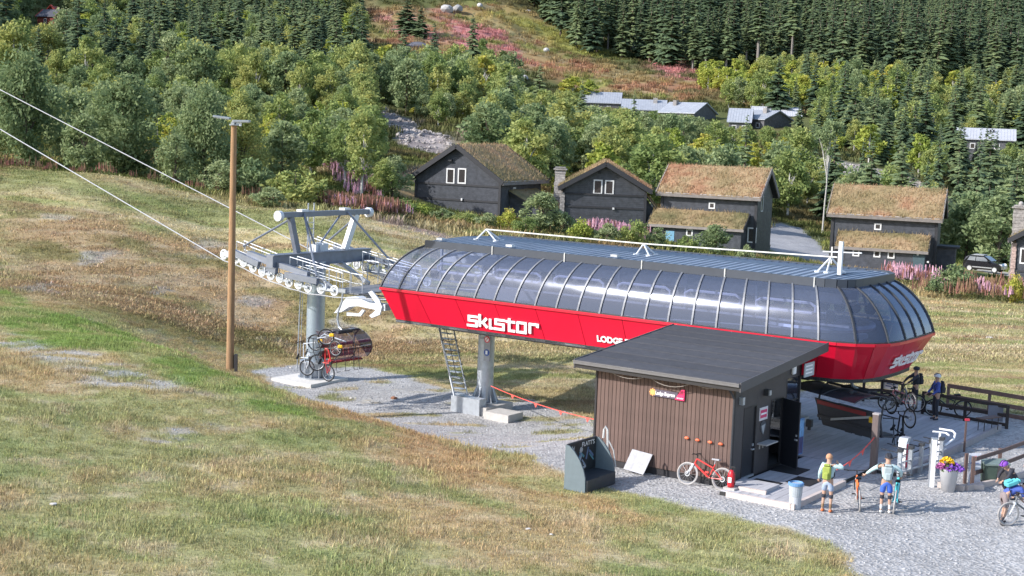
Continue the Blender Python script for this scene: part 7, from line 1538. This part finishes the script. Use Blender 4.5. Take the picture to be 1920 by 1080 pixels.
L1, L2 = G(1535, 795, .62), G(1645, 826, .62); mid = (L1+L2)/2; rz2 = math.atan2(L2[1]-L1[1], L2[0]-L1[0])+math.pi/2
c2b = (mid[0]-math.cos(rz2)*-.35, mid[1]-math.sin(rz2)*-.35, .72); ch2 = chair(c2b, rz2, 'chair with its dark bubble raised turning under the end of the station', True)
def c2part(n, m, fn): a = MB(); fn(a); return a.build(n, m, ch2)
c2part('back_panel', mat('back_shell', (.055,.055,.062), .6), lambda a: a.prism([(-.36, -1.45, .80), (-.36, 1.45, .80), (-.18, 1.20, -.10), (-.18, -1.20, -.10)], (-.05, 0, 0))); c2part('red_strip', mat('strip_red', (.30,.04,.04), .6), lambda a: a.prism([(-.425, -.9, .76), (-.425, 1.3, .76), (-.405, 1.3, .62), (-.405, -.9, .62)], (-.01, 0, 0)))
c2part('pale_strip', mat('strip_pale', (.50,.49,.47), .6), lambda a: a.prism([(-.42, -1.1, .60), (-.42, -1.1, .68), (-.34, .7, .24), (-.34, .7, .16)], (-.03, 0, 0))); c2part('rack_pad', YEL, lambda a: a.box((-.50, -1.42, .48), (-.40, -1.12, .66)))
for (x, y, z, lab, ry) in ((-.55, -1.75, .55, 'black bicycle hanging tail down from the end of the turning chair', -62), (-.25, -1.55, .95, 'dark bicycle with yellow fittings hooked on top at the end of the turning chair', -15)):
    q = D(1704, 822, mid[1]-.2) if ry < -30 else D(1690, 775, mid[1]+.4); b = bike(q, 0, lab, bblk if ry < -30 else bgry, thick=1.2); b.rotation_euler = Euler((0, math.radians(ry), rz2-math.radians(100)), 'XYZ')

# ------------------------------------------------------------------ fences and yard furniture
FB = mat('fence_dark', (.035,.028,.028), .75, var=.2); FBR = mat('fence_brown', (.13,.085,.075), .8, var=.15)
def fence(pts, h, rails, label, m, post=.10, rw=.13):
    P_ = [Vector((*G(x, y, 0)[:2], 0)) for x, y in pts]; r = empty('fence', P_[0], 0, label, 'fence')
    for p in P_: mb = MB(P_[0]); mb.box((p.x-post/2, p.y-post/2, -.1), (p.x+post/2, p.y+post/2, h)); mb.build('post', m, r)
    for a, b in zip(P_[:-1], P_[1:]):
        n = Vector((b.y-a.y, a.x-b.x, 0)).normalized()*(post/2+.022)
        for z in rails: mb = MB(P_[0]); mb.beam(a+n+Vector((0, 0, z)), b+n+Vector((0, 0, z)), .04, rw); mb.build('rail', m, r)
    return r
fa = fence([(1618, 752), (1652, 752), (1690, 758)], .95, (.90, .48, .15), 'short dark fence with a white notice under the station end', FB)
P_ = Vector(G(1656, 751, 0)); Q_ = Vector(G(1684, 756, 0)); mb = MB(Vector(fa.location)); d = (Q_-P_).normalized(); n = Vector((d.y, -d.x, 0))*.12; mb.beam(P_+n+Vector((0, 0, .72)), Q_+n+Vector((0, 0, .72)), .03, .36); ob = mb.build('notice', LET, fa)
mb = MB(Vector(fa.location)); [mb.beam(P_+(Q_-P_)*a_+n*1.16+Vector((0, 0, z_)), P_+(Q_-P_)*b_+n*1.16+Vector((0, 0, z_)), .006, .05) for a_, b_, z_ in ((.25, .62, .78), (.72, .84, .78), (.2, .6, .68))]; mb.build('notice_line', mat('print_blue', (.16,.20,.36), .6), fa)
fb = fence([(1729, 776), (1808, 790), (1887, 804)], .92, (.88, .52, .16), 'dark three railed fence closing the back of the deck', FB)
fence([(1776, 764), (1853, 777), (1935, 792)], 1.0, (.93, .50, .12), 'brown fence with grey brown rails standing behind the dark fence', FBR, rw=.17)
a = Vector(G(1862, 799.5, 0)); mb = MB(Vector(fb.location)); mb.beam(a+Vector((-.28, -.13, .55)), a+Vector((.28, -.22, .55)), .02, .62); mb.build('grey_panel', mat('panel_grey', (.14,.15,.19), .6), fb)
fence([(1822, 910), (1872, 893), (1935, 868)], .95, (.88, .42), 'brown two railed fence running along the gravel behind the bins', FBR)
def yard(name, px, py, lab, cat, z=0.0, rz=0, group=None): p = G(px, py, z); return empty(name, (p[0], p[1], z), rz, lab, cat, group)
def part(par, n, m, fn, bev=0): a = MB(); fn(a); return a.build(n, m, par, bev)
o = yard('timber_post', 1637, 882, 'dark square timber post in front of the turning chair', 'post', .1, ANG); part(o, 'post', mat('post_brown', (.13,.10,.095), .85, var=.2, stretch=(6, 6, .6)), lambda a: a.box((-.10, -.10, -.2), (.10, .10, 1.88))); part(o, 'top_cap', mat('post_top', (.36,.33,.33), .8), lambda a: a.box((-.11, -.11, 1.882), (.11, .11, 1.93)))
o = yard('litter_bin', 1490, 953, 'round grey litter bin with a blue rim at the deck corner', 'bin'); GB = mat('bin_grey', (.42,.44,.48), .5, var=.08)
part(o, 'barrel', GB, lambda a: (setattr(a, 'smooth', True), a.lathe([(.17, 0), (.185, .38)], (0, 0, 0), 20))); part(o, 'collar', mat('bin_upper', (.34,.37,.40), .5), lambda a: a.lathe([(.19, .385), (.21, .70), (.19, .70), (.17, .385)], (0, 0, 0), 20)); part(o, 'rim', mat('bin_blue', (.12,.25,.46), .5), lambda a: a.lathe([(.19, .705), (.235, .705), (.235, .78), (.20, .80), (.19, .705)], (0, 0, 0), 20)); part(o, 'lid', mat('bin_lid', (.40,.44,.50), .5), lambda a: a.lathe([(0, .75), (.19, .75), (.19, .74), (0, .74)], (0, 0, 0), 20))
o = yard('flower_planter', 1777, 921, 'tall pale pot with purple and yellow flowers beside the white post', 'planter'); part(o, 'pot', mat('pot_pale', (.50,.50,.52), .6, var=.05), lambda a: (setattr(a, 'smooth', True), a.lathe([(0, 0), (.20, 0), (.30, .72), (.32, .74), (.27, .74), (.26, .64), (0, .64)], (0, 0, 0), 22)))
def blossoms(a, n, cx, cy, cz, R, H, s, seed):
    r = random.Random(seed)
    for i in range(n):
        q = r.uniform(0, 6.28); d = R*math.sqrt(r.random()); c = Vector((cx+d*math.cos(q), cy+d*math.sin(q), cz+H*(1-(d/R)**2)*r.uniform(.5, 1))); t = Vector((r.uniform(-1, 1), r.uniform(-1, 1), r.uniform(.2, 1))).normalized(); u = t.orthogonal().normalized(); w = t.cross(u); a.add([c+(u*math.cos(k*1.257)+w*math.sin(k*1.257))*s*r.uniform(.7, 1.2) for k in range(5)], [(0, 1, 2, 3, 4)])
FV = mat('petal_purple', (.28,.10,.55), .7, var=.4); FP_ = mat('petal_mauve', (.42,.12,.32), .7, var=.4); FY = mat('petal_yellow', (.85,.50,.02), .7, var=.3)
f1 = part(o, 'purple_flowers', FV, lambda a: blossoms(a, 190, .10, -.05, .74, .34, .20, .045, 1)); f2 = part(o, 'mauve_flowers', FP_, lambda a: blossoms(a, 120, -.22, 0, .74, .22, .18, .045, 2)); f3 = part(o, 'yellow_flowers', FY, lambda a: blossoms(a, 130, -.06, .08, .92, .22, .18, .05, 3)); part(o, 'leaves', LEAF['birch'], lambda a: blossoms(a, 120, 0, 0, .70, .30, .22, .06, 4))
o = yard('white_post', 1746, 913, 'tall white post beside the flower planter', 'post'); part(o, 'post', LET, lambda a: a.box((-.075, -.06, -.1), (.075, .06, 1.56))); part(o, 'edge', GALV, lambda a: a.box((-.10, -.05, -.1), (-.076, .05, 1.53))); part(o, 'cap', GALV, lambda a: a.box((-.09, -.07, 1.562), (.09, .07, 1.60)))
o = yard('gate_pillar', 1691, 884, 'white pillar with a red printed strip at the bike gates', 'pillar', .1, ANG); part(o, 'pillar', LET, lambda a: a.box((-.13, -.13, -.1), (.13, .13, 1.0))); part(o, 'head', GALV, lambda a: a.prism([(-.15, -.15, 1.002), (.15, -.15, 1.002), (.15, .15, 1.002), (-.15, .15, 1.002)], (.0, .12, .14))); part(o, 'red_strip', mat('strip_signal', (.55,.05,.08), .5), lambda a: a.box((.131, -.08, .15), (.136, .08, .95)))
o = hthing('ticket_gates', 3.9, 6.3, .1, 'row of grey steel access gates with turnstile arms along the deck edge', 'gates'); 
for k in range(5):
    part(o, 'gate_post', GALV, lambda a: a.box((-.35+.1*k, -1.4+k*.72, -.1), (-.23+.1*k, -1.28+k*.72, .85))); part(o, 'gate_arm', DARK, lambda a: (a.tube((-.29+.1*k, -1.34+k*.72, .80), (-.95+.1*k, -1.30+k*.72, .84), .02, 5), a.tube((-.29+.1*k, -1.34+k*.72, .72), (-.7+.1*k, -1.34+k*.72, .5), .02, 5))); part(o, 'gate_head', DARK, lambda a: a.cbox((-.29+.1*k, -1.34+k*.72, .90), (.16, .2, .10)))
part(o, 'base_rail', GALV, lambda a: (a.beam((-.29, -1.5, .16), (.15, 1.9, .16), .05, .05), a.beam((-.29, -1.5, .48), (.15, 1.9, .48), .04, .04)))
o = yard('bent_handrail', 1757, 868, 'white bent pipe handrails above the gates', 'handrail', .1, 0)
def bp(px, py, Y): p = D(px, py, Y); return Vector(p)-Vector(o.location)
Yh = float(G(1757, 868, .1)[1]); part(o, 'pipe', LET, lambda a: a.path([bp(1761, 804, Yh+.9), bp(1786, 808, Yh+.7), bp(1791, 813, Yh+.5), bp(1789, 822, Yh+.2), bp(1772, 835, Yh-.2)], .035, 6)); part(o, 'pipe', LET, lambda a: a.path([bp(1749, 809, Yh+.3), bp(1774, 812, Yh+.3), bp(1779, 816, Yh)], .035, 6)); part(o, 'upright', LET, lambda a: a.tube((0, 0, -.05), bp(1763, 812, Yh+.2), .04, 8)); part(o, 'plate', GALV, lambda a: a.cbox((.3, -.2, .08), (.6, .4, .06)))
o = yard('sign_board', 1827, 908, 'tall white notice board with a red emblem leaning on a brown post', 'sign', 0, math.radians(8)); part(o, 'board', mat('board_pale', (.58,.60,.66), .5), lambda a: a.prism([(-.22, 0, 0), (.20, 0, 0), (.24, .16, .98), (-.16, .16, .98)], (0, .03, 0))); part(o, 'emblem', mat('strip_signal', (.55,.05,.08), .5), lambda a: a.prism([(-.02, .12, .78), (.10, .12, .80), (.06, .14, .90), (-.01, .14, .88)], (0, -.02, 0))); part(o, 'emblem', mat('print_blue', (.10,.14,.30), .6), lambda a: (a.prism([(-.06, .02, .30), (.03, .02, .30), (.03, .04, .42), (-.06, .04, .42)], (0, -.02, 0)), a.prism([(-.15, .09, .66), (.15, .09, .66), (.15, .095, .69), (-.15, .095, .69)], (0, -.02, 0)))); part(o, 'support', FBR, lambda a: a.box((-.34, .05, -.1), (-.25, .14, 1.0)))
o = yard('wooden_block', 1833, 917, 'small pale wooden block lying under the white notice board', 'block'); part(o, 'block', EDGE, lambda a: a.box((-.18, -.12, 0), (.18, .12, .16)), .01)
for dx, lab, mm in ((0, 'green wheeled bin, the nearer of two behind the notice board', (.06,.09,.07)), (.42, 'brown sided bin, the second of two behind the notice board', (.24,.19,.16))):
    p = G(1852, 906, 0); o = empty('wheeled_bin', (p[0]+dx, p[1]+dx*.35, 0), 0, lab, 'bin'); part(o, 'bin_body', mat('bin_%d' % int(mm[0]*100), mm, .6), lambda a: a.prism([(-.17, -.22, .05), (.17, -.22, .05), (.21, -.28, .64), (-.21, -.28, .64)], (0, .48, 0)), .01); part(o, 'bin_lid', mat('lid_green', (.17,.22,.20), .5), lambda a: a.prism([(-.23, -.31, .645), (.23, -.31, .645), (.23, .24, .70), (-.23, .24, .70)], (0, 0, .05)))
    for s in (-1, 1): part(o, 'wheel', BLACK, lambda a: a.lathe([(0, -.02), (.07, -.02), (.07, .02), (0, .02)], (s*.15, .24, .07), 10, 'X'))
o = yard('timber_kerb', 1760, 913, 'pale timber kerb along the edge of the upper gravel', 'kerb')
K0 = Vector(o.location)
for k, (a, b) in enumerate((((1758, 913), (1808, 921)), ((1812, 920), (1870, 908)), ((1874, 906), (1935, 890)))): part(o, 'kerb_timber', EDGE, lambda q: q.beam(Vector(G(*a))-K0+Vector((0, 0, .08)), Vector(G(*b))-K0+Vector((0, 0, .08)), .12, .20))
o = yard('small_box', 1517, 806, 'small black control box on a short stand on the deck', 'box', .15, ANG); part(o, 'box', DARK, lambda a: a.box((-.11, -.08, .12), (.11, .08, .40))); part(o, 'foot', DARK, lambda a: a.box((-.05, -.05, 0), (.05, .05, .118)))
o = yard('low_table', 1852, 806, 'low brown bench standing at the deck corner', 'bench', .16, ANG+1.2); part(o, 'seat', FBR, lambda a: a.box((-.55, -.16, .46), (.55, .16, .50)))
for s in (-1, 1): part(o, 'leg', FB, lambda a: a.path([(s*.4, -.14, 0), (s*.4, -.14, .46), (s*.4, .14, .46), (s*.4, .14, 0)], .018, 5))
o = yard('boundary_post', 1808, 842, 'thin brown marker post with a red top at the deck edge', 'post', .1); part(o, 'post', FBR, lambda a: a.box((-.03, -.03, -.1), (.03, .03, 1.02))); part(o, 'top', mat('strip_signal', (.55,.05,.08), .5), lambda a: a.cbox((.03, 0, 1.07), (.16, .06, .08)))
# red flag lines
FR = mat('flag_orange', (.72,.10,.08), .7)
def flagline(A, B, n, label, sag=.12):
    A, B = Vector(A), Vector(B); r = empty('flag_line', A, 0, label, 'flag line'); f = lambda t: A+(B-A)*t-Vector((0, 0, sag*4*t*(1-t)))
    mb = MB(A); mb.path([f(t) for t in np.linspace(0, 1, 12)], .018, 4); mb.build('cord', FR, r); d = (B-A).normalized()
    for k in range(n): p = f((k+1)/(n+1)); mb = MB(A); mb.prism([p-d*.16, p+d*.16, p-Vector((0, 0, .17))], Vector((d.y, -d.x, 0))*.012); mb.build('pennant', FR, r)
flagline(HF(-16.5, 10.2, -.25), HF(-5.0, 3.6, .62), 5, 'orange pennant line from the station column to the hut', .25)
flagline(HF(*toUV(G(1566, 925)), .75), Vector(G(1637, 882, .1))+Vector((0, 0, 1.15)), 2, 'thin red pennant line tied to the dark timber post')
# booth with a painted back wall, white board, extinguisher
bu, bv = toUV(G(1057, 917)); o = hthing('photo_booth', bu, bv, 0, 'open dark grey booth with a printed mural and a curved side panel', 'booth'); GP = mat('booth_grey', (.13,.165,.185), .45, var=.08); BD = mat('booth_dark', (.045,.05,.058), .5, var=.15)
prof = [(0, 0), (0, 1.38), (.14, 1.36), (.32, 1.22), (.52, .98), (.66, .72), (.74, .46), (.76, 0)]
for y in (0, 1.72): part(o, 'side_panel', GP, lambda a: a.prism([(x, y, z) for x, z in prof], (0, .05, 0)))
part(o, 'back_panel', BD, lambda a: a.box((0, .052, 0), (.05, 1.718, 1.40))); part(o, 'platform', BD, lambda a: a.box((.052, .052, .0), (.80, 1.718, .38)))
mu = part(o, 'mural', mat('mural_base', (.03,.035,.04), .5, var=.5, scale=4), lambda a: a.box((.051, .10, .40), (.056, 1.68, 1.36)))
rm = random.Random(4); mats_ = [mat('mural_%d' % i, c, .6, var=.3) for i, c in enumerate([(.30,.36,.46), (.12,.30,.36), (.42,.42,.44), (.10,.14,.24)])]
for k in range(22):
    y, z = rm.uniform(.45, 1.5), rm.uniform(.45, 1.0); l, w = rm.uniform(.10, .40), rm.uniform(.03, .09); t = rm.uniform(-1.2, 1.4); part(mu, 'mural_shape', mats_[k % 4], lambda a: a.cbox((.0585+k*.0003, y, z), (.003, l, w), Matrix.Rotation(t, 3, 'X')))
part(mu, 'mural_disc', mats_[2], lambda a: a.lathe([(0, 0), (.09, 0), (.09, .004), (0, .004)], (.060, .82, 1.10), 14, 'X')); part(mu, 'mural_crown', mats_[2], lambda a: a.prism([(.060, .22, 1.12), (.060, .40, 1.12), (.060, .44, 1.28), (.060, .36, 1.20), (.060, .31, 1.30), (.060, .26, 1.20), (.060, .18, 1.28)], (.003, 0, 0)))
for k in range(3): part(mu, 'mural_shape', mats_[2], lambda a: a.cbox((.058, .26+.02*k, 1.12-k*.09), (.003, .26-.04*k, .04)))
place_text('mural_text', "FLATT'S", .20, LET, o, (.062, 1.22, 1.25), (0, 1, 0), (0, 0, 1), width=.72, extrude=.002)
part(o, 'hose_reel', mat('hose_pale', (.5,.5,.5), .5), lambda a: (a.path([(.25, 1.80, 1.35), (.25, 1.82, 1.62), (.30, 1.82, 1.72), (.38, 1.82, 1.62), (.42, 1.82, .9), (.55, 1.85, .4), (.60, 1.86, .1)], .035, 6), a.path([(.45, 1.80, 1.3), (.62, 1.84, 1.0), (.72, 1.84, .5)], .02, 5)))
a1, a2 = toUV(G(1165, 898)), toUV(G(1204, 905)); o = hthing('leaning_board', a1[0]-.42, -.42, 0, 'white and grey board leaning against the hut wall beside the booth', 'board'); W_2 = a2[0]-a1[0]; part(o, 'board', mat('board_white', (.34,.34,.37), .6, var=.25, scale=5), lambda a: a.prism([(0, 0, .12), (W_2, 0, .04), (W_2+.12, .34, .66), (.10, .34, .72)], (0, .03, 0)))
ex = toUV(G(1378, 925)); o = hthing('fire_extinguisher', .30, -.55, 0, 'red fire extinguisher on a block at the hut corner', 'fire extinguisher'); RX = mat('extinguisher_red', (.55,.02,.03), .35)
part(o, 'cylinder', RX, lambda a: (setattr(a, 'smooth', True), a.lathe([(0, .22), (.10, .22), (.11, .30), (.11, .62), (.06, .74), (.03, .76)], (0, 0, 0), 14))); part(o, 'valve', BLACK, lambda a: (a.tube((0, 0, .76), (0, 0, .84), .03, 8), a.cbox((.05, 0, .85), (.16, .04, .04)))); part(o, 'hose', BLACK, lambda a: a.path([(.03, 0, .80), (.14, .0, .74), (.15, 0, .45), (.12, 0, .30)], .014, 5)); part(o, 'label', LET, lambda a: a.box((-.05, -.118, .38), (.06, -.112, .54))); part(o, 'block', CONC, lambda a: a.box((-.18, -.16, 0), (.2, .16, .218)))
# loose stones on the grass and in the yard
for px, py, s, lab in [(100, 947, .2, 'flat pale stone lying alone in the left grass'), (990, 993, .16, 'small pale stone in the middle of the near grass'), (1033, 1003, .12, 'tiny white stone near the gravel edge'), (738, 748, .35, 'reddish clump of soil on the tower gravel'), (658, 748, .22, 'white stone at the near edge of the tower gravel'), (545, 690, .2, 'pale stone beside the tower foundation'), (865, 722, .16, 'small stone at the ladder foot'), (1620, 600, .3, 'pale stone in the mown field'), (1855, 635, .45, 'white stone lying in the mown field behind the fence')]:
    p = T(px, py); me = stones[px % 5].copy(); me.materials.clear(); me.materials.append(mat('field_stone', (.55,.52,.49), .9, var=.1) if 'reddish' not in lab else mat('soil_clump', (.25,.12,.07), .95)); ob = bpy.data.objects.new('stone', me); link(ob); ob.location = (p[0], p[1], p[2]+s*.12); ob.scale = (s*.55, s*.45, s*.35); tag(ob, lab, 'stone')
bs = MB(); bs.tube((.1, -1.55, 1.25), (1.6, -1.62, 1.1), .03, 6); bs.tube((.05, -1.38, 1.30), (-.2, -1.58, 1.10), .03, 6)
for o in list(bpy.data.objects):
    if o.name.startswith('lift_chair') and o.location.z < .5: bs.build('bike_rack', HANG, o)

ch2.scale = (1.2, 1.12, 1.08)
for y0 in (-.9, .1): c2part('pale_bar', mat('bar_pale', (.42,.42,.40), .6), lambda a: (a.beam((-.35, y0, 1.22), (-.30, y0+1.1, 1.18), .07, .05)))

for o in list(bpy.data.objects):
    if o.name.startswith('lift_chair') and o is not ch2: o.scale = (.9, .74, 1.0)

# loose rubble on the shale bank and the bank behind the cabins
RUB = mat('rubble_stone', (.33,.30,.285), .95, var=.3, scale=2); rs = [m.copy() for m in stones]
for m_ in rs: m_.materials.clear(); m_.materials.append(RUB)
P = []
for zn, n_ in (('shale', 2600), ('rubble_bank', 2600)):
    q = np.array([p[:2] for p in Z[zn]]); x = RNG.uniform(q[:, 0].min(), q[:, 0].max(), n_); y = RNG.uniform(q[:, 1].min(), q[:, 1].max(), n_); k = inpoly(x, y, q) > -.5; P.append(np.stack([x[k], y[k]], -1))
P = np.concatenate(P); s = .16*np.exp(RNG.normal(0, .5, len(P))); s = np.minimum(s, .55)
scatter('rubble', np.c_[P, gz(P[:, 0], P[:, 1])+s*.15], rs, RNG.integers(0, 5, len(P)), RNG.uniform(0, 6.28, (len(P), 3))*[.15, .15, 1], np.stack([s*1.2, s, s*.8], -1))
